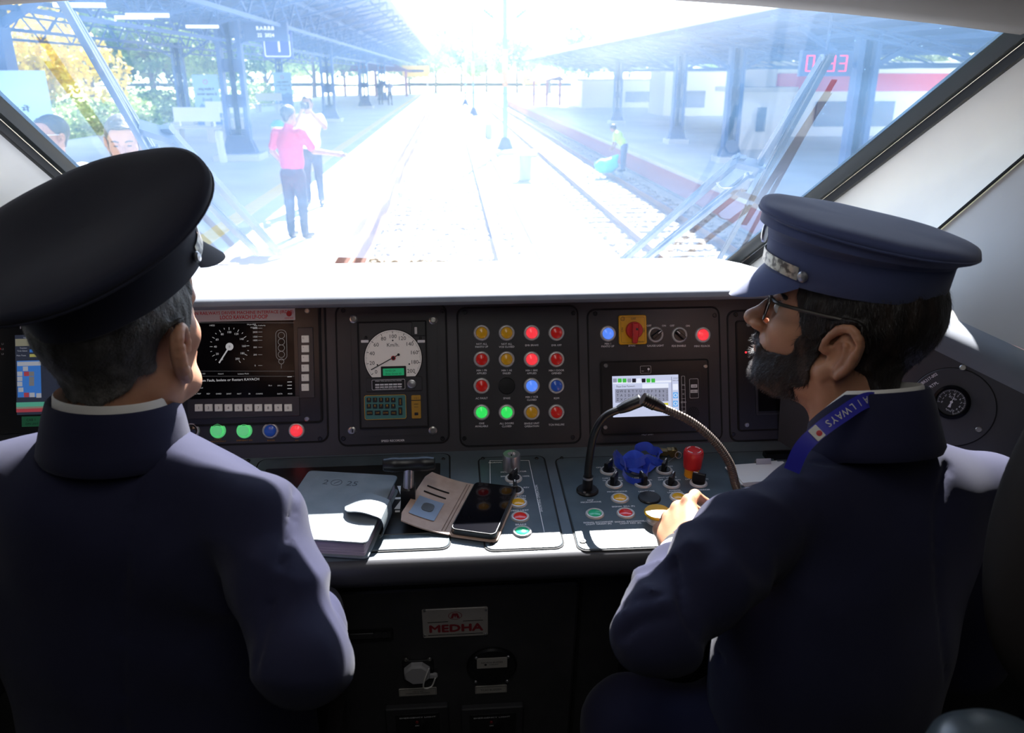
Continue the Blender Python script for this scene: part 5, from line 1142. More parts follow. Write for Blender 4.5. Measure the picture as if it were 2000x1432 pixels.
# ------------------------------------------------------------------ people
def hmat(o, yaw, pitch=0.0, roll=0.0):
    """local x right, y forward, z up; yaw degrees right of world +Y, pitch up, roll (right side down)"""
    Mx = Matrix.Rotation(math.radians(-yaw), 4, 'Z') @ Matrix.Rotation(math.radians(pitch), 4, 'X') @ Matrix.Rotation(math.radians(roll), 4, 'Y')
    Mx.translation = Vector(o); return Mx
def head_field(cell, neck, nr=0.056, ear=True, full=1.0, nose=1.0, lo_z=-0.20, es=1.0):
    f = Field((-0.115, -0.15 if neck.y > -0.1 else -0.19, lo_z), (0.115, 0.150, 0.155), cell)
    f.ell((0, -0.012, 0.045), (0.077, 0.098, 0.087), 0.0)
    f.ell((0, 0.030, -0.020), (0.064 * full, 0.066, 0.088), 0.03)
    f.ell((0, 0.035, -0.074), (0.052 * full, 0.050, 0.034), 0.03)
    for s in (-1, 1):
        f.cap((s * 0.058 * full, -0.002, -0.045), (s * 0.030, 0.066, -0.086), 0.020 * full, 0.016, 0.025)
        f.ell((s * 0.040 * full, 0.062, -0.014), (0.022, 0.024, 0.022), 0.025)
    f.ell((0, 0.080, -0.096), (0.022, 0.016, 0.015), 0.02)
    f.ell((0, 0.080, 0.034), (0.050, 0.014, 0.012), 0.02)
    f.ell((0, 0.070, 0.065), (0.055, 0.020, 0.035), 0.02)
    for s in (-1, 1):
        f.ell((s * 0.032, 0.098, 0.014), (0.017, 0.015, 0.011), 0.012, op='sub')
        f.ell((s * 0.032, 0.077, 0.013), (0.014, 0.0135, 0.0115), 0.004)
    f.chain([(0, 0.088, 0.022), (0, 0.103, 0.000), (0, 0.118 * nose, -0.022)], [0.0075, 0.009, 0.0115], 0.010)
    f.ell((0, 0.119 * nose, -0.024), (0.0105, 0.0100, 0.0095), 0.006)
    for s in (-1, 1):
        f.ell((s * 0.0125, 0.108, -0.027), (0.0085, 0.0110, 0.0080), 0.006)
        f.ell((s * 0.0075, 0.111, -0.0375), (0.0035, 0.0055, 0.0040), 0.003, op='sub')
    f.ell((0, 0.086, -0.050), (0.034, 0.016, 0.018), 0.015)
    f.ell((0, 0.0995, -0.0535), (0.021, 0.0075, 0.0050), 0.005)
    f.ell((0, 0.0975, -0.0640), (0.018, 0.0075, 0.0055), 0.005)
    f.cap((-0.024, 0.096, -0.0590), (0.024, 0.096, -0.0590), 0.0016, None, 0.004, op='sub')
    f.cap((0, -0.020, -0.035), neck, nr * 0.95, nr, 0.035)
    for s in (-1, 1):   # neck muscles
        f.cap((s * 0.055, -0.015, -0.050), Vector(neck) + Vector((s * 0.020, 0.045, 0.0)), 0.015, 0.015, 0.03)
    if ear:
        for s in (-1, 1):
            R3 = Matrix.Rotation(math.radians(s * 24), 3, 'Z') @ Matrix.Rotation(math.radians(12), 3, 'X')
            o = Vector((s * 0.080, -0.010, -0.004)); q = es
            f.ell(o + Vector((s * 0.004, -0.004, 0.0)) * q, (0.0065 * q, 0.0165 * q, 0.029 * q), 0.006, R3)
            Pn = []
            for i in range(13):
                a = math.radians(-40 + 235 * i / 12); Pn.append(o + R3 @ Vector((s * 0.0080, -0.0175 * math.cos(a), 0.030 * math.sin(a))) * q)
            f.chain(Pn, [0.0046 * q] * 10 + [0.004 * q, 0.0035 * q, 0.003], 0.0025)
            f.ell(o + R3 @ Vector((s * 0.0095, 0.002, -0.004)) * q, (0.0085 * q, 0.0090 * q, 0.0150 * q), 0.003, R3, 'sub')
            f.ell(o + R3 @ Vector((s * 0.0095, -0.006, 0.017)) * q, (0.0055 * q, 0.0080 * q, 0.0055 * q), 0.003, R3, 'sub')
            f.chain([o + R3 @ Vector((s * 0.0075, -0.0085, -0.015)) * q, o + R3 @ Vector((s * 0.0085, -0.0095, 0.000)) * q, o + R3 @ Vector((s * 0.0080, -0.003, 0.0125)) * q], 0.0030 * q, 0.003)
            f.ell(o + R3 @ Vector((s * 0.0045, 0.004, -0.029)) * q, (0.0050 * q, 0.0085 * q, 0.0105 * q), 0.006, R3)
            f.ell(o + R3 @ Vector((s * 0.004, 0.0135, -0.006)) * q, (0.0045 * q, 0.0045, 0.0065 * q), 0.004, R3)
    return f
def hash_noise(X, Y, Z, s, seed=0.0):
    return (np.sin(X * s + 1.7 * np.sin(Y * s * 0.9 + seed)) + np.sin(Y * s * 1.1 + 1.9 * np.sin(Z * s * 0.8 + 1 + seed)) + np.sin(Z * s * 0.95 + 1.6 * np.sin(X * s * 1.2 + 2 + seed))) / 3
def hair_shell(base, lift, region, cell_noise=0.0015, nf=260):
    h = base.copy(); h.d = h.d - lift; h.disp(lambda X, Y, Z: cell_noise * hash_noise(X, Y, Z * 0.5, nf)); h.d = np.maximum(h.d, region.d); return h
def strands(V, Fc, n, L, comb, w=0.00045, seed=1, lift=0.35):
    rg = np.random.RandomState(seed); i = rg.randint(0, len(Fc), n); P = V[Fc[i]]; c = P.mean(1)
    nrm = np.cross(P[:, 2] - P[:, 0], P[:, 3] - P[:, 1]); nrm /= np.linalg.norm(nrm, axis=1)[:, None] + 1e-9
    c = c + (P[:, 0] - c) * rg.rand(n, 1) * 0.9
    cb = np.array(comb, float)[None] + rg.normal(0, 0.28, (n, 3)); cb -= nrm * (cb * nrm).sum(1)[:, None]; cb /= np.linalg.norm(cb, axis=1)[:, None] + 1e-9
    d = cb + nrm * lift; d /= np.linalg.norm(d, axis=1)[:, None]; sd = np.cross(d, nrm); sd /= np.linalg.norm(sd, axis=1)[:, None] + 1e-9
    l = L * (0.5 + rg.rand(n, 1)); a = c - nrm * 0.0006
    Q = np.stack([a - sd * w, a + sd * w, a + d * l + sd * w * 0.15, a + d * l - sd * w * 0.15], 1).reshape(-1, 3)
    return Q, np.arange(len(Q)).reshape(-1, 4)
def merge(parts):
    Vs, Fs, b = [], [], 0
    for V, Fc in parts: Vs.append(V); Fs.append(Fc + b); b += len(V)
    return np.concatenate(Vs), np.concatenate(Fs)
def xfv(V, Mx): A = np.array(Mx); return V @ A[:3, :3].T + A[:3, 3]
def cap_hat(Mx, parent, m, badge=True, crown=(0.128, 0.147), slope=0.116, dish=0.006, cy=-0.016, lift=0.0):
    """peaked cap: local x right, y forward, z up, origin at centre of the lower band edge"""
    def ring(ax, by, cy, z, sl, n=64): return [(ax * math.sin(2 * pi * i / n), cy + by * math.cos(2 * pi * i / n), z + sl * (by * math.cos(2 * pi * i / n))) for i in range(n + 1)]
    mb = MB(); mb.m = Mx
    rows = [ring(0.074, 0.098, -0.006, 0.012, 0), ring(0.084, 0.113, -0.006, -0.002, 0), ring(0.0865, 0.1155, -0.006, 0.0, 0), ring(0.088, 0.1175, -0.006, 0.045, 0.02)]
    mb.grid(rows); cap_o = W(mb.build('cap', m, parent, 60))
    mb = MB(); mb.m = Mx; ax, by = crown
    rows = [ring(0.088, 0.1175, -0.006, 0.045, 0.02), ring(0.0895, 0.1185, -0.006, 0.047, 0.03), ring(0.094, 0.121, -0.007, 0.056, 0.05), ring(0.106, 0.127, -0.009, 0.067, slope * 0.8), ring(ax - 0.004, by - 0.004, -0.016, 0.0765, slope),
            ring(ax, by, -0.016, 0.0795, slope), ring(ax + 0.0012, by + 0.0012, -0.016, 0.084, slope), ring(ax, by, -0.016, 0.088, slope), ring(ax - 0.006, by - 0.006, -0.016, 0.0905, slope), ring(ax * 0.86, by * 0.86, -0.015, 0.0922, slope), ring(ax * 0.7, by * 0.7, -0.015, 0.0925, slope), ring(ax * 0.5, by * 0.5, -0.014, 0.0925 - dish * 0.35, slope), ring(ax * 0.3, by * 0.3, -0.014, 0.0925 - dish * 0.7, slope), ring(ax * 0.12, by * 0.12, -0.014, 0.0925 - dish * 0.95, slope), ring(0.0005, 0.0005, -0.014, 0.0925 - dish, slope)]
    rows = rows[:3] + [[(p[0], p[1] + (cy + 0.016), p[2] + lift) for p in r] for r in rows[3:]]
    for r in rows[4:]:
        for i in range(len(r)):
            a = 2 * pi * i / 64; q_ = math.hypot(r[i][0], r[i][1] + 0.016) / by; q_ = q_ ** 3; r[i] = (r[i][0], r[i][1], r[i][2] + (0.0018 * math.sin(3 * a + 0.5) + 0.001 * math.sin(7 * a)) * q_)
    mb.grid(rows); W(mb.build('crown', m, cap_o, 60)); 
    mb = MB(); mb.m = Mx; n = 64
    mb.tube([(p[0] * 1.003, p[1] + cy + 0.016, p[2] + lift) for p in ring(ax + 0.001, by + 0.001, -0.016, 0.0800, slope)], 0.0014, 6); W(mb.build('crown_piping', m, cap_o, 60))
    mb = MB(); mb.m = Mx; rows = []
    for j in range(9):
        t = j / 8; r = []
        for i in range(25):
            a = math.radians(-64 + 128 * i / 24); e = max(0, 1 - (abs(a) / math.radians(64)) ** 2.2)
            x0, y0_ = 0.085 * math.sin(a), 0.1095 * math.cos(a); out = 0.040 * e * t
            r.append((x0 * (1 - 0.10 * t * e), y0_ + out, 0.006 - 0.050 * t * e ** 0.9 - 0.008 * (abs(math.sin(a)) ** 2) * t))
        rows.append(r)
    mb.grid(rows, thick=(0, 0.0006, -0.0022)); W(mb.build('visor', m, cap_o, 60))
    mb = MB(); mb.m = Mx; mb.grid([[(0.0875 * math.sin(a), 0.1125 * math.cos(a), z + 0.012 * math.cos(a)) for a in [math.radians(-62 + 124 * i / 24) for i in range(25)]] for z in (0.002, 0.019)], thick=(0, 0.0008, 0))
    W(mb.build('chin_strap', mat('silver_braid', (0.48, 0.45, 0.38), 0.35, 0.5, noise=(120, (0.10, 0.09, 0.08), 0.45, 0.6)), cap_o))
    for s in (-1, 1):
        a = math.radians(s * 66); mb = MB(); mb.m = Mx @ Matrix.Translation((0.0875 * math.sin(a), 0.1125 * math.cos(a), 0.0145)) @ Vector((math.sin(a), math.cos(a) * 0.8, 0)).to_track_quat('Z', 'Y').to_matrix().to_4x4()
        mb.lathe([(0.0068, -0.001), (0.0072, 0.002), (0.005, 0.0045), (0, 0.0055)], (0, 0, 0), 24); W(mb.build('cap_button', 'steel', cap_o))
    if badge:
        mb = MB(); mb.m = Mx @ Matrix.Translation((0, 0.116, 0.048)) @ Matrix.Rotation(-pi / 2, 4, 'X')
        mb.lathe([(0.015, -0.001), (0.0155, 0.002), (0.011, 0.004), (0.010, 0.003), (0.005, 0.005), (0, 0.006)], (0, 0, 0), 20); W(mb.build('badge', 'steel', cap_o))
    return cap_o
def hand_field(cell, side, curl=1.0):
    """wrist at origin, y toward fingers, z back of hand; thumb on +x*side"""
    f = Field((-0.075, -0.10, -0.085), (0.075, 0.175, 0.045), cell); s = side
    f.cap((0, -0.095, 0.0), (0, 0.005, 0.0), 0.031, 0.026, 0.0, flat=((0, 0, 1), 1.35))
    f.ell((0, 0.045, 0.0), (0.039, 0.058, 0.0155), 0.02)
    X4 = [0.031, 0.0105, -0.0100, -0.0290]; Lf = [(0.044, 0.026, 0.021), (0.049, 0.030, 0.022), (0.045, 0.028, 0.021), (0.036, 0.021, 0.019)]; Y4 = [0.088, 0.093, 0.089, 0.080]
    for i in range(4):
        x = s * X4[i]; k = Vector((x, Y4[i], 0.002)); f.cap((x * 0.55, 0.020, 0.003), k, 0.010, 0.0098, 0.008); f.ell(k + Vector((0, -0.002, 0.003)), (0.0092, 0.0105, 0.0088), 0.006)
        a = math.radians(30 * curl + 4 * i); p1 = k + Vector((0, math.cos(a), -math.sin(a))) * Lf[i][0]; a += math.radians(48 * curl); p2 = p1 + Vector((0, math.cos(a), -math.sin(a))) * Lf[i][1]; a += math.radians(30 * curl); p3 = p2 + Vector((0, math.cos(a), -math.sin(a))) * Lf[i][2]
        f.chain([k, p1, p2, p3], [0.0098, 0.0086, 0.0078, 0.0068], 0.002)
        f.ell(p1, (0.0092, 0.0098, 0.0090), 0.003)
    f.chain([(s * 0.020, 0.012, -0.006), (s * 0.045, 0.042, -0.014), (s * 0.050, 0.072, -0.022), (s * 0.044, 0.096, -0.030)], [0.014, 0.0115, 0.0098, 0.0080], 0.006)
    return f

def torso_disp(amp, seed=0.0):
    def fn(X, Y, Z): return amp * (0.6 * np.sin(28 * X + 9 * Z + 2.0 * np.sin(11 * Z + seed)) * np.sin(7 * Z + 1 + seed) + 0.5 * np.sin(45 * Z + 18 * X + 2 * np.sin(20 * Y + 9 * X + seed)) * 0.6)
    return fn

# ================= left man: seen from behind, grey hair, dark peaked cap
PL = empty('person', 'grey-haired seated man seen from behind in dark peaked cap and navy jacket', 'person', matrix=Matrix.Translation((-0.42, 0.72, 0)))
HL = D(243, 664, 0.99); ML = hmat(HL, 18, 5, 3)
NbL = D(232, 835, 1.00) + Vector((0, -0.01, 0))
nk = ML.inverted() @ (NbL + Vector((0, 0.0, -0.03)))
hf = head_field(0.0024, nk, 0.058, es=1.22, full=0.86)
Vh, Fh = hf.mesh(2)
bf = Field((-0.75, 0.45, 0.42), (0.05, 1.25, 1.15), 0.012)     # hidden torso under the jacket, arms and hands
bf.cap(NbL, NbL + Vector((0, 0.02, -0.30)), 0.050, 0.075, 0.05)
SR, SLs = D(520, 1018, 0.965), NbL + Vector((-0.235, 0.015, -0.095))
ER, WRs = D(592, 1285, 0.88), Vector((-0.22, 1.02, 0.70)); EL, WL = SLs + Vector((-0.06, -0.02, -0.28)), SLs + Vector((0.06, 0.23, -0.27))
bf.chain([SR, ER, WRs, WRs + Vector((-0.02, 0.08, -0.02))], [0.03, 0.025, 0.024, 0.03], 0.02); bf.chain([SLs, EL, WL, WL + Vector((0.02, 0.08, 0))], [0.03, 0.025, 0.024, 0.03], 0.02)
bf.cap(SLs, SR, 0.03, None, 0.05)
Vb, Fb = bf.mesh(1)
V, Fc = merge([(xfv(Vh, ML), Fh), (Vb, Fb)]); W(npobj('body', V, Fc, 'skin', PL))
# hair
rg = Field(hf.lo, hf.lo + (hf.n - 1) * hf.cell, hf.cell); rg.n = hf.n; rg.ax = hf.ax; rg.d = np.full(tuple(hf.n), 0.2, np.float32)
rg.ell((0, -0.020, 0.050), (0.092, 0.100, 0.089), 0.0); rg.ell((0, -0.074, -0.004), (0.064, 0.044, 0.046), 0.02)
for s in (-1, 1):
    rg.cap((s * 0.074, 0.040, 0.055), (s * 0.074, 0.030, 0.010), 0.022, 0.012, 0.01)
    rg.ell((s * 0.090, -0.010, -0.004), (0.032, 0.029, 0.043), 0.008, op='sub')
rg.disp(lambda X, Y, Z: 0.004 * hash_noise(X, Y, Z, 150))
hs = hair_shell(hf, 0.0045, rg); Vs, Fs = hs.mesh(1); S1 = strands(Vs, Fs, 9000, 0.006, (0, -0.3, -1), 0.0004, 3, 0.5)
V, Fc = merge([(Vs, Fs), S1]); W(npobj('hair', xfv(V, ML), Fc, 'grey_hair', PL))
# cap
MCL = hmat(HL + Vector((0.016, -0.012, 0.076)), 26, 20, 0)
capL = cap_hat(MCL, PL, 'navy_dark', crown=(0.142, 0.158), dish=0.010)
# jacket
def jacket(name, parent, fld, m, sm=2): return W(fld.build(name, m, parent, sm))
jf = Field((-0.80, 0.42, 0.40), (0.06, 1.24, 1.16), 0.0052)
N0 = NbL
jf.ell(N0 + Vector((0.0, 0.010, -0.235)), (0.218, 0.118, 0.215), 0.0)
jf.ell(N0 + Vector((0.0, 0.010, -0.50)), (0.205, 0.132, 0.30), 0.08)
jf.cap(N0 + Vector((-0.03, 0, -0.052)), SLs + Vector((0.02, 0, 0.005)), 0.054, 0.055, 0.05); jf.cap(N0 + Vector((0.03, 0, -0.052)), SR + Vector((-0.012, 0, 0.008)), 0.054, 0.047, 0.045)
jf.cap(N0 + Vector((-0.05, -0.02, -0.10)), N0 + Vector((0.12, -0.03, -0.15)), 0.075, 0.075, 0.06)
jf.cap(N0 + Vector((0, 0.004, -0.015)), N0 + Vector((0, 0.01, -0.12)), 0.066, 0.08, 0.02); jf.chain([SR, D(540, 1140, 0.93), ER], [0.054, 0.053, 0.052], 0.022); jf.chain([ER, WRs], [0.052, 0.038], 0.015)
jf.chain([SLs, EL, WL], [0.066, 0.060, 0.042], 0.03)
def armfolds(A, B, amp, fr, seed=0.0):
    d = (B - A).normalized()
    def fn(X, Y, Z):
        t = (X - A.x) * d.x + (Y - A.y) * d.y + (Z - A.z) * d.z
        r2 = (X - (A.x + B.x) / 2) ** 2 + (Y - (A.y + B.y) / 2) ** 2 + (Z - (A.z + B.z) / 2) ** 2
        return amp * (1.6 * np.abs(np.sin(0.5 * fr * t + 1.5 * np.sin(17 * X + seed) + 1.3 * np.sin(15 * Y + seed))) ** 0.8 - 1.0) * np.exp(-r2 / 0.022)
    return fn
jf.disp(torso_disp(0.0035, 0.4)); jf.disp(armfolds(SR.lerp(ER, 0.35), ER, 0.0075, 75, 0.7)); jf.disp(armfolds(ER, WRs, 0.006, 85, 1.7)); jf.disp(lambda X, Y, Z: 0.0022 * hash_noise(X, Y, Z * 0.6, 34, 1.0))
# seam of the sleeve and centre back
def seam(fld, P, r=0.0035): fld.chain(P, r, 0.004, 'sub')
bk = lambda x, y, d: D(x, y, d)
for sp_ in ([(578, 945), (572, 1000), (556, 1070), (535, 1150), (515, 1230), (498, 1310)], [(282, 872), (255, 1000), (240, 1150), (238, 1300), (242, 1430)]): jf.seam(sp_)
jkL = jacket('jacket', PL, jf, 'navy')
def collar(parent, c, rad, tilt_m, h, m, name, flare=0.012, t=0.005, a0=0, a1=360, dip=0.02, squash=1.0):
    mb = MB(); mb.m = tilt_m; rows = []; n = 40
    prof = [(0, -0.02), (0.0, 0), (0, h * 0.6), (0.001, h), (t * 0.5, h + 0.002), (t, h), (t + flare * 0.35, h * 0.55), (t + flare * 0.8, -0.010), (t + flare, -0.026), (t + flare * 0.7, -0.034)]
    for q, z in prof:
        r = []
        for i in range(n + 1):
            a = math.radians(a0 + (a1 - a0) * i / n); fz = dip * max(0, math.cos(a)) # front (+y) lower
            r.append(((rad + q) * math.sin(a) * squash, (rad * 1.06 + q) * math.cos(a), z - fz * (0.4 + 0.6 * (z > 0))))
        rows.append(r)
    mb.grid(rows); return W(mb.build(name, m, parent, 60))
cm = hmat(NbL + Vector((0.0, 0.004, 0.002)), 8, -8, 4)
collar(jkL, None, 0.0715, cm, 0.038, 'navy', 'jacket_collar', 0.013, 0.005, squash=0.98)
collar(PL, None, 0.0655, cm, 0.046, 'white_cloth', 'shirt_collar', 0.003, 0.003, squash=0.98)
def trousers(parent, hip, yaw, kneeL, kneeR, footL, footR, m='navy'):
    lo = [min(v) - 0.13 for v in zip(hip, kneeL, kneeR, footL, footR)]; hi = [max(v) + 0.13 for v in zip(hip, kneeL, kneeR, footL, footR)]
    f = Field(lo, hi, 0.012); rgt = Vector((math.cos(math.radians(yaw)), -math.sin(math.radians(yaw)), 0)) * 0.09
    f.ell(hip, (0.18, 0.14, 0.12), 0.0)
    for s, kn, ft in ((-1, kneeL, footL), (1, kneeR, footR)): f.chain([hip + rgt * s, kn, ft], [0.088, 0.068, 0.050], 0.03)
    f.disp(lambda X, Y, Z: 0.003 * hash_noise(X, Y, Z, 40)); f.build_ = None
    o = W(f.build('trousers', m, parent, 1))
    for s, ft in ((-1, footL), (1, footR)):
        g = Field((ft.x - 0.07, ft.y - 0.10, ft.z - 0.10), (ft.x + 0.07, ft.y + 0.24, ft.z + 0.06), 0.008)
        g.chain([ft + Vector((0, -0.01, -0.045)), ft + Vector((0, 0.15, -0.058))], [0.046, 0.036], 0.01); g.cap(ft, ft + Vector((0, -0.01, -0.03)), 0.046, None, 0.02); g.cut((0, 0, -1), (0, 0, ft.z - 0.088)); W(g.build('shoe', 'black', parent, 1))
    return o
hipL = N0 + Vector((0, 0.03, -0.47))
trousers(PL, hipL, 5, hipL + Vector((-0.13, 0.16, -0.02)), hipL + Vector((0.11, 0.15, -0.02)), Vector((hipL.x - 0.13, hipL.y + 0.13, 0.09)), Vector((hipL.x + 0.11, hipL.y + 0.12, 0.09)))

# ================= right man: profile to the left, beard, glasses
PR = empty('person', 'bearded seated man with glasses turned left in navy peaked cap, hand on desk', 'person', matrix=Matrix.Translation((0.46, 0.72, 0)))
YR = -57
ear = D(1646, 681, 1.02); hR = Vector((math.sin(math.radians(YR)), math.cos(math.radians(YR)), 0)); rR = Vector((hR.y, -hR.x, 0))
HR = ear + rR * 0.080 + hR * 0.010; MR = hmat(HR, YR, 12, 0)
NbR = D(1682, 866, 1.06)
nk = MR.inverted() @ (NbR + Vector((0, 0.0, -0.035)))
hf = head_field(0.0022, nk, 0.055, nose=1.02, lo_z=-0.22, es=1.25); hf.disp(lambda X, Y, Z: 0.0004 * hash_noise(X, Y, Z, 180))
Vh, Fh = hf.mesh(2)
LSh, RSh = D(1452, 1042, 0.955), D(1935, 985, 1.13)
LEl, LWr = D(1285, 1230, 0.90), onplane(1338, 1078, DO + DN * 0.058, DN)
bf = Field((-0.02, 0.45, 0.42), (0.85, 1.30, 1.12), 0.012)
bf.cap(NbR, NbR + Vector((-0.02, 0, -0.30)), 0.050, 0.075, 0.05); bf.cap(LSh, RSh, 0.03, None, 0.05)
RE_, RW_ = RSh + Vector((0.02, 0.02, -0.27)), RSh + Vector((-0.08, 0.20, -0.20))
bf.chain([LSh, LEl, LWr], [0.03, 0.026, 0.022], 0.02); bf.chain([RSh, RE_, RW_, RW_ + Vector((-0.02, 0.07, 0))], [0.03, 0.026, 0.024, 0.03], 0.02)
Vb, Fb = bf.mesh(1)
hy = Vector((0.02, 0.985, -0.05)).normalized(); MH = frame(LWr, Vector((0.62, -0.10, 0.70)), hy)
hh_ = hand_field(0.0022, 1, 0.95); Vn, Fn = hh_.mesh(2)
V, Fc = merge([(xfv(Vh, MR), Fh), (Vb, Fb), (xfv(Vn, MH), Fn)]); W(npobj('body', V, Fc, 'skin2', PR))
def region():
    r = Field.__new__(Field); r.lo, r.cell, r.n, r.ax = hf.lo, hf.cell, hf.n, hf.ax; r.d = np.full(tuple(hf.n), 0.2, np.float32); return r
rg = region(); rg.ell((0, -0.024, 0.050), (0.092, 0.098, 0.105), 0.0); rg.ell((0, -0.074, -0.034), (0.066, 0.046, 0.060), 0.02)
for s in (-1, 1):
    rg.cap((s * 0.074, 0.048, 0.060), (s * 0.074, 0.034, 0.012), 0.026, 0.016, 0.01); rg.ell((s * 0.092, -0.010, -0.006), (0.032, 0.029, 0.043), 0.008, op='sub')
rg.disp(lambda X, Y, Z: 0.003 * hash_noise(X, Y, Z, 150))
hs = hair_shell(hf, 0.0060, rg, 0.0012); Vs, Fs = hs.mesh(1); V, Fc = merge([(Vs, Fs), strands(Vs, Fs, 12000, 0.010, (0, -0.5, -1), 0.0004, 5, 0.25)]); W(npobj('hair', xfv(V, MR), Fc, 'hair', PR))
rg = region(); rg.ell((0, 0.052, -0.082), (0.066, 0.062, 0.032), 0.0)
for s in (-1, 1):
    rg.cap((s * 0.072, 0.030, 0.015), (s * 0.064, 0.034, -0.055), 0.013, 0.020, 0.012); rg.cap((s * 0.060, 0.040, -0.055), (s * 0.040, 0.085, -0.070), 0.020, 0.018, 0.01)
    rg.cap((0, 0.106, -0.0445), (s * 0.030, 0.090, -0.056), 0.0070, 0.0085, 0.005)
rg.ell((0, 0.112, -0.0590), (0.022, 0.020, 0.0085), 0.004, op='sub')
rg.disp(lambda X, Y, Z: 0.0035 * hash_noise(X, Y, Z, 170, 2.0))
hs = hair_shell(hf, 0.0030, rg, 0.0010, 330); Vs, Fs = hs.mesh(1); V, Fc = merge([(Vs, Fs), strands(Vs, Fs, 15000, 0.0075, (0, 0.35, -1), 0.00035, 8, 0.55)]); W(npobj('beard', xfv(V, MR), Fc, 'beard', PR))
# eyebrows
rg = region()
for s in (-1, 1): rg.chain([(s * 0.014, 0.096, 0.034), (s * 0.032, 0.094, 0.040), (s * 0.050, 0.080, 0.034)], 0.0048, 0.002)
hs = hair_shell(hf, 0.0018, rg, 0.0005); Vs, Fs = hs.mesh(1); V, Fc = merge([(Vs, Fs), strands(Vs, Fs, 700, 0.006, (0.6, 0, 0.4), 0.0003, 9, 0.4)]); W(npobj('eyebrows', xfv(V, MR), Fc, 'hair', PR))
mb = MB(); mb.m = MR
for s in (-1, 1): mb.ball((s * 0.032, 0.0835, 0.013), 0.0100, 10)
W(mb.build('eyes', mat('eye_white', (0.6, 0.57, 0.54), 0.2), PR))
# glasses
gm = Matrix.Translation((0, 0, 0))
mb = MB(); mb.m = MR; fr = mat('dark_metal_frame', (0.05, 0.045, 0.04), 0.3, 0.7)
mb.tube([(-0.062, 0.096, 0.030), (-0.018, 0.110, 0.030), (0.018, 0.110, 0.030), (0.062, 0.096, 0.030)], 0.0018, 8)
glo = W(mb.build('glasses', fr, PR))
for s in (-1, 1):
    mb = MB(); mb.m = MR; mb.tube(spline([(s * 0.064, 0.094, 0.030), (s * 0.079, 0.080, 0.031), (s * 0.0835, 0.03, 0.036), (s * 0.085, -0.004, 0.039), (s * 0.0850, -0.026, 0.030), (s * 0.082, -0.038, 0.008)], 8), 0.0026, 8); W(mb.build('temple', fr, glo))
    mb = MB(); mb.m = MR; cx_ = s * 0.037; P = []
    for i in range(29):
        a = 2 * pi * i / 28; q = (abs(math.cos(a)) ** 0.8 * math.copysign(1, math.cos(a)), abs(math.sin(a)) ** 0.8 * math.copysign(1, math.sin(a))); P.append((cx_ + 0.027 * q[0], 0.106 - 0.30 * (abs(cx_ + 0.027 * q[0]) - 0.012) ** 1.0 * 0.6, 0.012 + 0.019 * q[1]))
    mb.tube(P, 0.0011, 6); W(mb.build('rim', fr, glo))
    mb = MB(); mb.m = MR; mb.add([(p[0], p[1], p[2]) for p in P[:-1]] + [(p[0], p[1] + 0.0014, p[2]) for p in P[:-1]], [tuple(range(28)), tuple(range(55, 27, -1))])
    lm = bpy.data.materials.get('spectacle_lens')
    if not lm:
        lm = bpy.data.materials.new('spectacle_lens'); lm.use_nodes = True; n2 = lm.node_tree; n2.nodes.clear(); oo = n2.nodes.new('ShaderNodeOutputMaterial'); tt = n2.nodes.new('ShaderNodeBsdfTransparent'); gg = n2.nodes.new('ShaderNodeBsdfGlossy'); gg.inputs['Roughness'].default_value = 0.03; mm = n2.nodes.new('ShaderNodeMixShader'); mm.inputs[0].default_value = 0.14
        tt.inputs[0].default_value = (0.92, 0.94, 0.95, 1); n2.links.new(tt.outputs[0], mm.inputs[1]); n2.links.new(gg.outputs[0], mm.inputs[2]); n2.links.new(mm.outputs[0], oo.inputs[0])
    W(mb.build('lens', lm, glo, 0))
MCR = hmat(HR + hR * 0.005 + Vector((0, 0, 0.069)), YR, 4.5, 0)
capR = cap_hat(MCR, PR, 'navy_cap', crown=(0.110, 0.137), cy=-0.008, lift=-0.009, slope=0.10, dish=0.0)
# jacket of the right man
TY = -28; tR = Vector((math.cos(math.radians(TY)), -math.sin(math.radians(TY)), 0))
Rt = Matrix.Rotation(math.radians(-TY), 3, 'Z')
jf = Field((0.0, 0.40, 0.40), (0.90, 1.34, 1.14), 0.0052)
jf.ell(NbR + Vector((-0.005, -0.03, -0.235)), (0.205, 0.125, 0.20), 0.0, Rt)
jf.ell(NbR + Vector((-0.015, -0.035, -0.46)), (0.195, 0.135, 0.28), 0.08, Rt)
jf.cap(NbR + Vector((-0.03, -0.02, -0.045)), LSh + Vector((0.02, 0, 0.004)), 0.058, 0.048, 0.045); jf.cap(NbR + Vector((0.03, 0, -0.04)), RSh + Vector((-0.02, 0, 0.01)), 0.058, 0.062, 0.05)
jf.cap(NbR + Vector((-0.08, -0.05, -0.12)), NbR + Vector((0.08, -0.02, -0.12)), 0.075, 0.075, 0.06)
jf.cap(NbR + Vector((0, 0, -0.012)), NbR + Vector((0, 0, -0.12)), 0.068, 0.08, 0.02); jf.chain([LSh, D(1375, 1140, 0.92), LEl], [0.055, 0.053, 0.050], 0.018); jf.chain([LEl, LEl.lerp(LWr, 0.6), LEl.lerp(LWr, 0.93)], [0.050, 0.042, 0.036], 0.012)
jf.chain([RSh, RE_, RW_], [0.066, 0.060, 0.044], 0.03)
hL = LEl.lerp(LWr, 0.93)
jf.cap(hL, LWr + (LWr - LEl).normalized() * 0.03, 0.031, 0.031, 0.0, 'sub')
jf.disp(torso_disp(0.003, 1.9)); jf.disp(armfolds(LSh, LEl, 0.0075, 72, 0.2)); jf.disp(armfolds(LEl, LWr, 0.006, 85, 1.1)); jf.disp(lambda X, Y, Z: 0.0022 * hash_noise(X, Y, Z * 0.6, 34, 2.0))
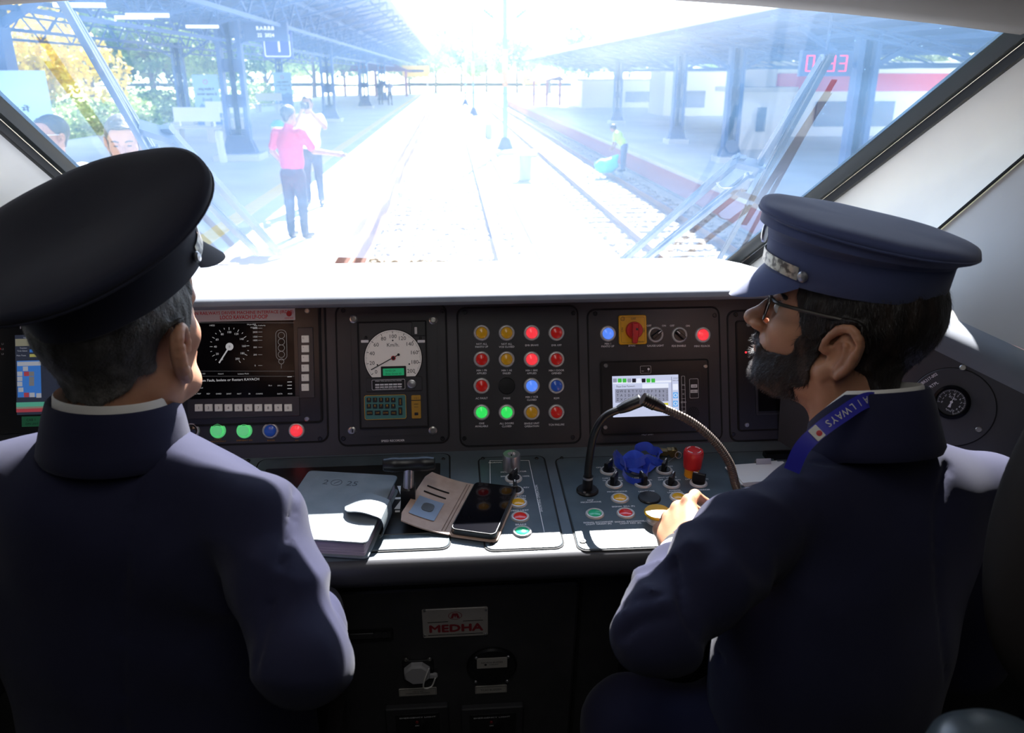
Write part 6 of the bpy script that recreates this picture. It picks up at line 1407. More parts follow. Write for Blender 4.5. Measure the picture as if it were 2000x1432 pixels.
# deep fold at the front of the armpit
fo = D(1385, 1000, 0.87); jf.chain([D(1378, 1085, 0.875), D(1388, 1045, 0.875), D(1410, 1005, 0.89)], [0.008, 0.013, 0.005], 0.018, 'sub')
for sp_ in ([(1318, 1092), (1326, 1140), (1334, 1190), (1362, 1240), (1412, 1288)], [(1850, 905), (1832, 985), (1830, 1090), (1838, 1190), (1850, 1330)], [(1205, 1190), (1240, 1170), (1290, 1160)], [(1215, 1245), (1255, 1215), (1310, 1205)], [(1590, 900), (1640, 905), (1700, 895)]): jf.seam(sp_)
jkR = jacket('jacket', PR, jf, 'navy')
cm = hmat(NbR + Vector((0.004, -0.006, 0.026)), -42, -16, 10)
collar(jkR, None, 0.067, cm, 0.048, 'navy', 'jacket_collar', 0.013, 0.005, dip=0.045)
collar(PR, None, 0.061, cm, 0.052, 'white_cloth', 'shirt_collar', 0.002, 0.003, dip=0.045)
# cuff and watch
ax_ = (LWr - hL).normalized(); mb = MB(); mb.m = Matrix.Translation(LWr - ax_ * 0.030) @ ax_.to_track_quat('Z', 'Y').to_matrix().to_4x4()
mb.lathe([(0.0335, -0.02), (0.0345, 0.004), (0.0335, 0.006), (0.0325, 0.0)], (0, 0, 0), 32, caps=False); W(mb.build('shirt_cuff', 'white_cloth', PR))
mb = MB(); mb.m = frame(LWr + hy * -0.012, MH.col[0].to_3d(), MH.col[2].to_3d())
pts = [(0.034 * math.cos(a), 0.026 * math.sin(a), 0) for a in [2 * pi * i / 36 for i in range(37)]]
mb.tube(pts, [0.0036 if i % 2 else 0.0029 for i in range(37)], 8); wt_ = W(mb.build('wristwatch', 'steel', PR))
mb = MB(); mb.m = MH @ Matrix.Translation((0, -0.012, 0.0265)); mb.lathe([(0.017, 0), (0.0175, 0.003), (0.0160, 0.0065), (0.0, 0.0068)], (0, 0, 0), 28); W(mb.build('watch_case', 'steel', wt_))
# neck lanyard with white letters
mb = MB()
def nk_pt(x, y, d): return D(x, y, d)
rp = [nk_pt(1750, 802, 1.00), nk_pt(1728, 787, 0.995), nk_pt(1692, 782, 0.975), nk_pt(1640, 813, 0.962), nk_pt(1600, 842, 0.960), nk_pt(1566, 876, 0.965), nk_pt(1546, 920, 0.975)]
P = spline(rp, 8); rows = []
for i, p in enumerate(P):
    t = (P[min(i + 1, len(P) - 1)] - P[max(i - 1, 0)]).normalized(); v = (CAMP - p).normalized(); s_ = t.cross(v).normalized(); rows.append([p + s_ * 0.0095 * q - v * 0.0 for q in (-1, 0, 1)])
vv = (CAMP - P[20]).normalized(); mb.grid(rows, thick=tuple(vv * -0.0012)); lb = W(mb.build('neck_lanyard', mat('lanyard_blue', (0.03, 0.03, 0.40), 0.45), PR))
mb = MB(); m_ = P[18]; 
for ch, i in zip('RAILWAYS', (14, 16, 18, 20, 22, 24, 26, 28)):
    p = P[i]; t = (P[i + 1] - P[i - 1]).normalized(); v = (CAMP - p).normalized(); mb.m = frame(p + v * 0.0012, t, v.cross(t)); mb.text(ch, 0, 0, 0.0125, 0)
p = P[40]; 
W(mb.build('lanyard_text', 'white_cloth', lb, 0))
p = P[33]; t = (P[32] - P[34]).normalized(); v = (CAMP - p).normalized(); mb = MB(); mb.m = frame(p + v * 0.0012, t, v.cross(t)); mb.rrect(0, 0, 0.012, 0.017, 0.001, 0, 0.0006); lw_ = W(mb.build('lanyard_patch', 'white_cloth', lb)); mb = MB(); mb.m = frame(p + v * 0.002, t, v.cross(t)); mb.lathe([(0.0036, 0), (0, 0.0003)], (0.002, -0.002, 0), 16); W(mb.build('lanyard_dot', 'red_print', lb))
hipR = NbR + Vector((-0.03, -0.05, -0.44)); kLR = D(1255, 1400, 0.97); 
trousers(PR, hipR, TY, Vector((0.24, 0.90, 0.55)), hipR + Vector((0.12, 0.16, -0.02)), Vector((0.22, 0.86, 0.09)), Vector((hipR.x + 0.12, hipR.y + 0.12, 0.09)))

# ------------------------------------------------------------------ seats
def seat(label, c, yaw, zc):
    s = empty('stool', label, 'stool', matrix=Matrix.Translation((c[0], c[1], 0)) @ Matrix.Rotation(math.radians(-yaw), 4, 'Z'))
    mb = MB(); mb.rrect(0, 0, 0.44, 0.40, 0.08, zc - 0.09, zc, 0.02); mb.build('cushion', mat('seat_fabric', (0.02, 0.018, 0.018), 0.85), s)
    mb = MB(); mb.lathe([(0.05, 0.03), (0.045, zc - 0.09)], (0, 0, 0), 20); mb.build('pedestal', 'black', s)
    mb = MB(); mb.lathe([(0.20, 0.0), (0.20, 0.02), (0.06, 0.035), (0, 0.035)], (0, 0, 0), 28); mb.build('base', 'black', s)
seat('dark pedestal stool under the grey-haired man', (hipL.x, hipL.y + 0.02), 0, hipL.z - 0.10)
seat('dark pedestal stool under the bearded man', (hipR.x, hipR.y + 0.02), TY, hipR.z - 0.10)
# tall dark backrest at the right edge and round-topped backrest low in the corner
bs = empty('seat', 'dark tall padded seat backrest at the right edge beside the bearded man', 'seat', matrix=Matrix.Translation((0.70, 0.50, 0)))
f = Field((0.40, 0.20, 0.35), (1.10, 0.90, 1.35), 0.01); c = D(2165, 1030, 0.86)
f.ell(c, (0.125, 0.075, 0.235), 0.0); f.ell(c + Vector((0.03, 0, -0.03)), (0.12, 0.08, 0.18), 0.03); W(f.build('backrest', mat('seat_brown', (0.022, 0.018, 0.017), 0.8), bs, 1))
mb = MB(); mb.m = Matrix.Translation((0.70, 0.50, 0)).inverted() @ Matrix.Identity(4); mb.tube([c + Vector((0, 0, -0.2)), Vector((c.x, c.y, 0.0))], 0.03, 12); mb.m = Matrix.Identity(4)
mb = MB(); mb.tube([c + Vector((0, 0, -0.2)), Vector((c.x, c.y, 0.0))], 0.03, 12); W(mb.build('post', 'black', bs))
bs = empty('stool', 'grey round-topped padded stool in the bottom right corner', 'stool', matrix=Matrix.Translation((0.42, 0.25, 0)))
c = D(1950, 1512, 0.62); mb = MB(); mb.m = Matrix.Translation(c); mb.lathe([(0.0, 0.033), (0.02, 0.0325), (0.04, 0.027), (0.052, 0.014), (0.055, 0.0), (0.052, -0.02), (0.04, -0.03), (0, -0.03)][::-1], (0, 0, 0), 40); W(mb.build('pad', mat('pad_grey', (0.05, 0.065, 0.075), 0.3), bs))
mb = MB(); mb.tube([c + Vector((0, 0, -0.02)), Vector((c.x, c.y, 0.0))], 0.02, 12); W(mb.build('post', 'black', bs))

# ------------------------------------------------------------------ standing people outside
def figure(label, base, yaw, shirt, trou, skin='skin3', hairm='black_hair', lsh=None, arms=None, scale=1.0, cell=0.016, bend=0.0, hcell=None, group=None, extras=None, legs=0.10, headyaw=0.0, headpitch=0.0, beard=False):
    e = empty('person', label, 'person', matrix=hmat(base, yaw), group=group); sc_ = scale
    def S(x, y, z): return Vector((x, y, z)) * sc_
    bd = math.radians(bend)
    def U(x, y, z): # upper body bends forward about the hip
        dz = z - 0.93; return Vector((x, y * math.cos(bd) + dz * math.sin(bd), 0.93 + dz * math.cos(bd) - y * math.sin(bd))) * sc_
    arms = arms or [((0.24, -0.01, 1.16), (0.25, 0.06, 0.92)), ((-0.24, -0.01, 1.16), (-0.25, 0.06, 0.92))]
    sh = [U(0.185, 0, 1.42), U(-0.185, 0, 1.42)]; el = [U(*a[0]) for a in arms]; wr = [U(*a[1]) for a in arms]
    b = Field((-0.85, -0.75, 0.0), (0.85, 0.95, 1.95 * sc_), cell)
    b.cap(U(0, 0, 0.98), U(0, 0, 1.36), 0.085, 0.07, 0.03); b.cap(U(0, 0, 1.36), U(0, 0.012, 1.54), 0.05, 0.05, 0.015)
    for i in (0, 1):
        d = (wr[i] - el[i]).normalized(); b.chain([sh[i], el[i], wr[i], wr[i] + d * 0.05], [0.040, 0.038, 0.027, 0.033], 0.015)
        n_ = d.orthogonal().normalized()
        for q in (-1.5, -0.5, 0.5, 1.5): b.cap(wr[i] + d * 0.07 + n_ * 0.016 * q, wr[i] + d * 0.15 + n_ * 0.020 * q, 0.009, 0.007, 0.004)
        b.cap(wr[i] + d * 0.03 + n_ * 0.02, wr[i] + d * 0.09 + n_ * 0.055, 0.010, 0.008, 0.004)
    for s in (-1, 1): b.chain([S(s * 0.09, 0, 0.9), S(s * legs, 0.02, 0.48), S(s * (legs + 0.01), 0, 0.08), S(s * (legs + 0.02), 0.12, 0.045)], [0.07, 0.05, 0.04, 0.035], 0.02)
    parts = []
    hm = hmat(U(0, 0.025, 1.63), headyaw, headpitch - bend * 0.5); 
    if hcell:
        nk_ = hm.inverted() @ U(0, 0.012, 1.49); hf_ = head_field(hcell, nk_, 0.050); Vh_, Fh_ = hf_.mesh(1); parts.append((xfv(Vh_, hm), Fh_))
    else:
        b.ell(U(0, 0.01, 1.65), (0.075, 0.095, 0.11), 0.02); b.ell(U(0, 0.045, 1.59), (0.055, 0.06, 0.07), 0.02); b.cap(U(0, 0.10, 1.64), U(0, 0.125, 1.61), 0.012, 0.015, 0.01)
        for s in (-1, 1): b.ell(U(s * 0.08, 0, 1.63), (0.012, 0.02, 0.032), 0.005)
    parts.append(b.mesh(1)); V_, F_ = merge(parts); npobj('body', V_, F_, skin, e)
    t = Field((-0.45, -0.5, 0.75 * sc_), (0.45, 0.8, 1.60 * sc_), cell)
    t.ell(U(0, 0.0, 1.26), (0.185, 0.115, 0.20), 0.0); t.ell(U(0, 0.01, 1.03), (0.170, 0.120, 0.16), 0.08); t.cap(sh[0] * 1.0, sh[1], 0.055, None, 0.05); t.cap(U(0, 0, 1.40), U(0, 0.005, 1.485), 0.075, 0.066, 0.03)
    full = lsh == 'full'
    for i in (0, 1): t.chain([sh[i], sh[i].lerp(el[i], 0.95 if full else 0.75)], [0.066, 0.058], 0.03)
    if full:
        for i in (0, 1): t.chain([el[i], el[i].lerp(wr[i], 0.95)], [0.052, 0.04], 0.02)
    t.cut((0, 0, -1), (0, 0, 0.86 * sc_)) if bend < 20 else None
    t.disp(lambda X, Y, Z: 0.006 * hash_noise(X, Y, Z, 28)); t.build('shirt', shirt, e, 1)
    q = Field((-0.35, -0.3, 0.03), (0.35, 0.3, 1.05 * sc_), cell); q.ell(S(0, 0, 0.90), (0.165, 0.115, 0.12), 0.0)
    for s in (-1, 1): q.chain([S(s * 0.085, 0, 0.86), S(s * legs, 0.02, 0.48), S(s * (legs + 0.01), 0, 0.10)], [0.092, 0.068, 0.055], 0.03)
    q.cut((0, 0, 1), (0, 0, 0.99 * sc_)); q.disp(lambda X, Y, Z: 0.005 * hash_noise(X, Y, Z, 30)); q.build('trousers', trou, e, 1)
    for s in (-1, 1):
        k = Field((s * (legs + 0.02) - 0.09, -0.10, -0.02), (s * (legs + 0.02) + 0.09, 0.25, 0.13), max(0.01, cell * 0.6)); k.chain([S(s * (legs + 0.01), 0, 0.055), S(s * (legs + 0.03), 0.15, 0.042)], [0.05, 0.042], 0.02); k.cut((0, 0, -1), (0, 0, 0.002)); k.build('shoe', 'black', e, 1)
    if hcell:
        r = Field.__new__(Field); r.lo, r.cell, r.n, r.ax = hf_.lo, hf_.cell, hf_.n, hf_.ax; r.d = np.full(tuple(hf_.n), 0.2, np.float32)
        r.ell((0, -0.030, 0.062), (0.095, 0.100, 0.088), 0.0); r.ell((0, 0.02, 0.115), (0.075, 0.075, 0.045), 0.02); r.ell((0, -0.075, -0.02), (0.066, 0.045, 0.05), 0.02)
        for s in (-1, 1): r.ell((s * 0.092, -0.010, -0.006), (0.030, 0.024, 0.036), 0.008, op='sub')
        hair_shell(hf_, 0.009, r, 0.002, 200).build('hair', hairm, e, 1, xf=hm)
        mb = MB(); mb.m = hm
        for s in (-1, 1): mb.ball((s * 0.032, 0.0885, 0.012), (0.012, 0.004, 0.004), 6)
        mb.build('eyes', 'dark_print', e)
        mb = MB(); mb.m = hm
        for s in (-1, 1): mb.tube([(s * 0.014, 0.095, 0.034), (s * 0.032, 0.094, 0.039), (s * 0.050, 0.082, 0.034)], 0.004, 6)
        mb.build('eyebrows', hairm, e)
        if beard:
            r.d[:] = 0.2; r.ell((0, 0.052, -0.082), (0.066, 0.062, 0.030), 0.0)
            for s in (-1, 1): r.cap((s * 0.072, 0.030, 0.015), (s * 0.062, 0.036, -0.06), 0.012, 0.02, 0.01); r.cap((0, 0.106, -0.0445), (s * 0.03, 0.09, -0.056), 0.007, 0.008, 0.005)
            r.ell((0, 0.112, -0.059), (0.022, 0.02, 0.008), 0.004, op='sub'); hair_shell(hf_, 0.004, r, 0.002, 220).build('beard', hairm, e, 1, xf=hm)
    else:
        g = Field((-0.25, -0.3, 1.3 * sc_), (0.25, 0.9, 1.95 * sc_), cell * 0.7); g.ell(U(0, -0.012, 1.672), (0.086, 0.102, 0.108), 0.0); g.ell(U(0, 0.10, 1.60), (0.085, 0.08, 0.10), 0.01, op='sub'); g.ell(U(0, 0.02, 1.50), (0.1, 0.14, 0.07), 0.01, op='sub'); g.build('hair', hairm, e, 1)
    return e, hm, U
m_red = mat('crimson_shirt', (0.42, 0.03, 0.10), 0.7); m_tr = mat('charcoal_trousers', (0.03, 0.035, 0.045), 0.8); m_wt = mat('white_shirt', (0.70, 0.68, 0.66), 0.8)
zp = -0.63
f1 = figure('man in crimson shirt and dark trousers on platform pointing right', (-2.08, 10.9, zp), 22, m_red, m_tr, arms=[((0.30, 0.10, 1.18), (0.56, 0.20, 1.14)), ((-0.27, -0.03, 1.18), (-0.22, 0.10, 1.02))], cell=0.012, hcell=0.006, headyaw=10, scale=0.97)
f2 = figure('photographer in white shirt raising a camera behind the crimson-shirted man', (-2.30, 13.8, zp), 178, m_wt, m_tr, arms=[((0.24, 0.14, 1.25), (0.06, 0.24, 1.54)), ((-0.27, 0.14, 1.28), (-0.07, 0.24, 1.53))], cell=0.014, hcell=0.008)
e = empty('camera', 'black camera held to the face of the white-shirted photographer', 'camera', matrix=f2[0].matrix_world @ Matrix.Translation(f2[2](0, 0.27, 1.62)))
mb = MB(); mb.rrect(0, 0, 0.14, 0.07, 0.01, -0.05, 0.05, 0.008); mb.build('camera_body', 'black', e); mb = MB(); mb.m = Matrix.Rotation(-pi / 2, 4, 'X'); mb.lathe([(0.035, 0.03), (0.04, 0.06), (0.042, 0.18), (0.036, 0.18)], (0, 0, 0), 20); mb.build('camera_lens', 'black', e)
plaid = bpy.data.materials.new('plaid_cotton'); plaid.use_nodes = True; n_ = plaid.node_tree; b_ = n_.nodes['Principled BSDF']; b_.inputs['Roughness'].default_value = 0.8
tc = n_.nodes.new('ShaderNodeTexCoord'); w1 = n_.nodes.new('ShaderNodeTexWave'); w2 = n_.nodes.new('ShaderNodeTexWave'); w1.bands_direction = 'X'; w2.bands_direction = 'Z'
for w_ in (w1, w2): w_.inputs['Scale'].default_value = 9; n_.links.new(tc.outputs['Object'], w_.inputs['Vector'])
mx = n_.nodes.new('ShaderNodeMath'); mx.operation = 'MULTIPLY'; n_.links.new(w1.outputs['Fac'], mx.inputs[0]); n_.links.new(w2.outputs['Fac'], mx.inputs[1]); cr_ = n_.nodes.new('ShaderNodeValToRGB'); cr_.color_ramp.elements[0].color = (0.42, 0.36, 0.50, 1); cr_.color_ramp.elements[1].color = (0.80, 0.77, 0.80, 1); cr_.color_ramp.elements[1].position = 0.5
n_.links.new(mx.outputs[0], cr_.inputs[0]); n_.links.new(cr_.outputs[0], b_.inputs['Base Color'])
h1 = D(108, 266, 5.1); h2 = D(243, 275, 4.15)
a1 = figure('man in white t-shirt and mirrored blue sunglasses standing left of the windscreen wiper', (h1.x, h1.y, zp), -152, m_wt, m_tr, scale=(h1.z - zp) / 1.635, cell=0.014, hcell=0.005, headyaw=4)
a2 = figure('man in plaid shirt with dark backpack strap looking down behind the left wiper', (h2.x, h2.y, zp), 165, plaid, m_tr, scale=(h2.z - zp) / 1.635, cell=0.014, hcell=0.005, headpitch=-16, beard=True)
# sunglasses on the first, strap on the second
hm = a1[1]; mb = MB(); mb.m = hm
for s in (-1, 1): mb.ball((s * 0.034, 0.098, 0.014), (0.026, 0.008, 0.018), 8)
sg = mb.build('sunglasses', mat('mirror_blue', (0.02, 0.25, 0.55), 0.1, 0.6), a1[0]); mb = MB(); mb.m = hm
for s in (-1, 1): mb.tube([(s * 0.058, 0.095, 0.018), (s * 0.082, 0.05, 0.020), (s * 0.084, -0.01, 0.018)], 0.003, 6)
mb.build('sunglasses_arms', 'steel', sg)
U_ = a2[2]; mb = MB(); mb.tube([U_(0.13, 0.13, 1.10), U_(0.14, 0.135, 1.30), U_(0.14, 0.06, 1.48), U_(0.14, -0.07, 1.44), U_(0.13, -0.14, 1.2)], 0.026, 8); mb.build('backpack_strap', mat('navy_strap', (0.02, 0.025, 0.06), 0.7), a2[0])
figure('distant person in dark clothes standing under the far end of left canopy', (-5.0, 62.0, zp), 0, m_tr, m_tr, cell=0.03)
figure('distant person beside a column at the far end of left canopy', (-4.25, 61.0, zp), 170, mat('grey_shirt', (0.2, 0.2, 0.22), 0.8), m_tr, cell=0.03)
wk = figure('track worker in green-yellow top bending between right track and platform wall', (5.55, 26.0, -1.5), -60, mat('lime_vest', (0.45, 0.65, 0.10), 0.7), mat('slate_trousers', (0.10, 0.14, 0.25), 0.8), arms=[((0.2, 0.2, 1.2), (0.12, 0.45, 1.1)), ((-0.2, 0.2, 1.2), (-0.12, 0.45, 1.1))], cell=0.03, bend=38, scale=0.9)
e = empty('sack', 'turquoise cloth sack dragged by the green-yellow track worker', 'sack', matrix=Matrix.Translation((4.9, 25.6, -1.5)))
g = Field((-0.5, -0.4, 0), (0.5, 0.4, 0.7), 0.03); g.ell((0, 0, 0.22), (0.38, 0.25, 0.22), 0); g.cap((0.1, 0, 0.3), (0.4, 0.1, 0.55), 0.15, 0.06, 0.1); g.disp(lambda X, Y, Z: 0.03 * hash_noise(X, Y, Z, 12)); g.build('cloth', mat('turquoise_cloth', (0.10, 0.55, 0.50), 0.7), e, 1)
figure('distant person walking on the right-hand platform under the canopy', (11.0, 31.0, -1.0), 90, m_tr, m_tr, cell=0.03)
# ------------------------------------------------------------------ outside: tracks, platforms, canopies
M['concrete'] = mat('platform_concrete', (0.56, 0.56, 0.56), 0.8, noise=(0.6, (0.66, 0.66, 0.65), 0.3, 0.7))
M['coping'] = mat('coping_stone', (0.55, 0.53, 0.50), 0.8)
M['ballast'] = mat('ballast_stone', (0.30, 0.265, 0.215), 0.9, noise=(9, (0.45, 0.41, 0.35), 0.3, 0.7), bump=(14, 1.0, 0.08))
M['rail'] = mat('rail_side', (0.16, 0.12, 0.10), 0.6); M['railtop'] = mat('rail_head', (0.62, 0.62, 0.64), 0.25, 0.8)
M['sleeper'] = mat('concrete_sleeper', (0.32, 0.30, 0.27), 0.85)
M['blue_steel'] = mat('blue_grey_steel', (0.05, 0.10, 0.24), 0.5); M['blue_dark'] = mat('dark_blue_steel', (0.035, 0.07, 0.17), 0.55)
M['redwall'] = mat('maroon_wall', (0.30, 0.06, 0.06), 0.8)
def place(o, lab, cat, **k): return tag(o, lab, cat, **k)
def sbox(name, c, h, m): mb = MB(); mb.box(c, h); return struct(mb, name, m)
mb = MB(); n = 40
mb.grid([[(x, y, -1.72) for x in (-1.5, 0, 1.25)] for y in np.linspace(3.2, 130, n)]); struct(mb, 'track_bed', 'ballast')
mb = MB(); mb.grid([[(x, y, z) for x, z in ((1.25, -1.70), (1.4, -1.60), (1.9, -1.60), (2.8, -1.60), (3.0, -1.71), (6.2, -1.71))] for y in np.linspace(3.2, 130, n)]); struct(mb, 'cess_path', mat('pale_gravel', (0.32, 0.29, 0.24), 0.9, noise=(5, (0.24, 0.21, 0.17), 0.3, 0.7), bump=(20, 0.5, 0.03)))
sbox('ground', (0, 200, -1.95), (400, 260, 0.05), mat('dry_earth', (0.42, 0.42, 0.30), 0.9, noise=(0.2, (0.30, 0.38, 0.18), 0.4, 0.6)))
# rails
RP = [(-0.07, 0), (0.07, 0), (0.07, 0.012), (0.012, 0.03), (0.010, 0.125), (0.036, 0.14), (0.036, 0.17), (-0.036, 0.17), (-0.036, 0.14), (-0.010, 0.125), (-0.012, 0.03), (-0.07, 0.012)]
def rail(lab, x, group=None):
    e = empty('rail', lab, 'rail', matrix=Matrix.Translation((x, 3.2, -1.64)))
    def cx_(y): return 0.0 if y < 95 else 0.0018 * (y - 95) ** 2
    ys = list(np.linspace(0, 92, 10)) + list(np.linspace(95, 135, 10)); V = []; Fc = []; m_ = len(RP)
    for y in ys: V += [(px + cx_(y) * (1 if x > 2 else 1), y, pz) for px, pz in RP]
    for i in range(len(ys) - 1):
        for k in range(m_): Fc.append((i * m_ + k, i * m_ + (k + 1) % m_, (i + 1) * m_ + (k + 1) % m_, (i + 1) * m_ + k))
    Fc.append(tuple(range(m_ - 1, -1, -1))); mb = MB(); mb.add(V, Fc); mb.build('rail_web', 'rail', e, 20)
    mb = MB(); mb.grid([[(-0.036 + cx_(y), y, 0.1705), (0.036 + cx_(y), y, 0.1705)] for y in ys]); mb.build('rail_head', 'railtop', e, 0)
rail('left rail of the near track running straight ahead', -0.875); rail('right rail of the near track running straight ahead', 0.80)
rail('left rail of the second track beside the lamp mast', 3.62); rail('right rail of the second track nearest the right platform', 5.10)
mb = MB(); mb.box((1.62, 45, -1.54), (0.10, 42, 0.07)); o = mb.build('cable_duct', 'coping'); tag(o, 'long low concrete cable duct right of the near track', 'cable duct')
def sleeper0():
    mb = MB(); mb.prism([(-1.3, -0.13), (1.3, -0.13), (1.3, 0.13), (-1.3, 0.13)], -0.12, 0.09, 0.02)
    return mb.build('sleeper', 'sleeper')
s0 = sleeper0(); first = True
for X, gname, lab, y1 in ((-0.04, 'sleepers of the near track', 'grey concrete sleeper under the near track rails', 95), (4.36, 'sleepers of the second track', 'grey concrete sleeper under the second track rails', 95)):
    y = 8.0
    while y < y1:
        o = s0 if first else dup(s0); first = False; o.matrix_world = Matrix.Translation((X, y, -1.735)); tag(o, lab, 'sleeper', gname); y += 0.62 if y < 60 else 1.24
# fastening chairs are too small; loose ballast stones as one heap
rs = np.random.RandomState(3); ns = 16000
base = np.array([(-1, -1, -1), (1, -1, -1), (1, 1, -1), (-1, 1, -1), (-1, -1, 1), (1, -1, 1), (1, 1, 1), (-1, 1, 1)], float) * 0.5
fq = np.array([(0, 3, 2, 1), (4, 5, 6, 7), (0, 1, 5, 4), (1, 2, 6, 5), (2, 3, 7, 6), (3, 0, 4, 7)])
yy_ = 8 + 36 * rs.rand(ns) ** 1.9; xx_ = np.where(rs.rand(ns) < 0.72, -1.45 + 2.95 * rs.rand(ns), 3.1 + 2.7 * rs.rand(ns))
V = base[None] * (0.045 + 0.05 * rs.rand(ns, 1, 3)) + rs.normal(0, 0.009, (ns, 8, 3)); an = rs.rand(ns) * 6.28; c_, s_ = np.cos(an)[:, None], np.sin(an)[:, None]
V = np.stack([V[..., 0] * c_ - V[..., 1] * s_, V[..., 0] * s_ + V[..., 1] * c_, V[..., 2]], -1) + np.stack([xx_, yy_, -1.70 + 0.035 * rs.rand(ns)], -1)[:, None]
o = npobj('ballast', V.reshape(-1, 3), (fq[None] + 8 * np.arange(ns)[:, None, None]).reshape(-1, 4), 'ballast', None, False); tag(o, 'loose tan ballast stones between and beside the rails', 'ballast', kind='stuff')

# left platform
sbox('platform_left', (-7.25, 42, -1.2), (5.7, 50, 0.565), 'concrete')
sbox('coping_left', (-1.62, 42, -0.675), (0.16, 50, 0.05), 'coping')
sbox('platform_face_left', (-1.60, 42, -1.2), (0.06, 50, 0.44), mat('brown_wall', (0.16, 0.07, 0.06), 0.8))
mb = MB()
for y in np.arange(6, 90, 0.32): mb.box((-3.32, y, -0.630), (0.15, 0.155, 0.004))
struct(mb, 'tactile_strip', mat('tactile_yellow', (0.85, 0.66, 0.25), 0.7))
# pipe along the platform face
mb = MB(); pts = [(-1.42 + 0.02 * math.sin(y * 1.3), y, -0.95 + 0.04 * math.sin(y * 0.9)) for y in np.arange(4, 92, 1.0)]; mb.tube(pts, 0.028, 8); o = mb.build('pipe', mat('rust_red_pipe', (0.22, 0.07, 0.05), 0.7)); tag(o, 'rust red pipe running low along the left platform edge', 'pipe')
# right platform
sbox('platform_right', (12.2, 45, -1.35), (6.0, 50, 0.35), 'concrete'); sbox('coping_right', (6.30, 45, -1.045), (0.18, 50, 0.05), 'coping'); sbox('platform_face_right', (6.2, 45, -1.35), (0.06, 50, 0.26), mat('rose_wall', (0.42, 0.22, 0.22), 0.8))
# beyond the left platform: low siding platform with maroon wall, rails, vegetation bank
sbox('siding_bed', (-17.5, 60, -1.6), (3.4, 60, 0.05), 'ballast')
for x, w_ in ((-16.0, 'nearer'), (-17.7, 'farther')):
    mb = MB(); mb.box((x, 60, -1.48), (0.04, 58, 0.08)); o = mb.build('rail', 'rail'); tag(o, w_ + ' rail of the siding beyond the left platform', 'rail')
sbox('siding_platform', (-25, 33, -1.25), (3.6, 13, 0.40), 'coping'); sbox('siding_wall', (-21.36, 33, -1.25), (0.05, 13.0, 0.36), 'redwall')
sbox('grass_bank', (-45, 70, -1.2), (20, 70, 0.45), mat('grass_bank_green', (0.20, 0.34, 0.06), 0.9, noise=(1.2, (0.42, 0.50, 0.16), 0.35, 0.65), bump=(6, 1.0, 0.2)))

# left canopy
cl = empty('platform_canopy', 'long blue-grey steel canopy over the left platform', 'canopy', matrix=Matrix.Translation((-5.5, 0, 0)))
def cpt(X): # roof height over X (world)
    return 3.25 - 0.18 * (-1.8 - X) if X > -5.5 else 2.59 + 0.10 * (-5.5 - X)
mb = MB(); mb.grid([[(x + 5.5, y, cpt(x) + 0.5) for x in (-1.8, -3.6, -5.5, -8.5, -12.2)] for y in (6, 30, 60, 98)], thick=(0, 0, 0.06)); mb.build('roof_sheet', 'blue_dark', cl)
mb = MB(); 
for x in (-1.8, -12.2): mb.box((x + 5.5, 52, cpt(x) + 0.52), (0.05, 46, 0.12))
mb.build('edge_gutter', 'blue_steel', cl)
mb = MB()
for x in (-2.4, -3.2, -4.0, -4.8, -6.4, -7.4, -8.4, -9.4, -10.4, -11.4): mb.box((x + 5.5, 52, cpt(x) + 0.44), (0.03, 46, 0.05))
mb.build('purlins', 'blue_steel', cl)
tm = MB()
xs_ = [-1.9, -2.9, -3.9, -4.9, -5.5, -6.5, -7.7, -8.9, -10.1, -11.3, -12.1]
for i in range(len(xs_) - 1):
    a, b = xs_[i], xs_[i + 1]; ta, tb_ = cpt(a) + 0.38, cpt(b) + 0.38; la, lb_ = ta - 0.12 - 0.5 * (1 - abs(a + 5.5) / 7.0), tb_ - 0.12 - 0.5 * (1 - abs(b + 5.5) / 7.0)
    tm.bar((a + 5.5, 0, ta), (b + 5.5, 0, tb_), 0.06, 0.06); tm.bar((a + 5.5, 0, la), (b + 5.5, 0, lb_), 0.06, 0.06); tm.bar((a + 5.5, 0, ta), (b + 5.5, 0, lb_), 0.035, 0.035); tm.bar((a + 5.5, 0, la), (a + 5.5, 0, ta), 0.035, 0.035)
t0 = tm.build('roof_truss', 'blue_steel', cl, 0); t0.location = (0, 10, 0)
for y in list(np.arange(13, 60, 3.0)) + list(np.arange(61, 97, 4.5)): c = t0.copy(); COL.objects.link(c); c.location = (0, y, 0)
gm_ = MB()   # lengthwise lattice girders
for i in range(44):
    y0_, y1_ = 8 + i * 2, 10 + i * 2
    gm_.bar((0, y0_, 0), (0, y1_, 0), 0.07, 0.07); gm_.bar((0, y0_, 0.62), (0, y1_, 0.62), 0.06, 0.06); gm_.bar((0, y0_, 0), (0, y0_ + 1, 0.62), 0.035, 0.035); gm_.bar((0, y0_ + 1, 0.62), (0, y1_, 0), 0.035, 0.035)
g0 = gm_.build('lattice_girder', 'blue_steel', cl, 0); g0.location = (-6.3, 0, 2.35)
for x, z in ((0, 2.25), (-3.4, 2.32), (1.9, 2.45)): c = g0.copy(); COL.objects.link(c); c.location = (x, 0, z)
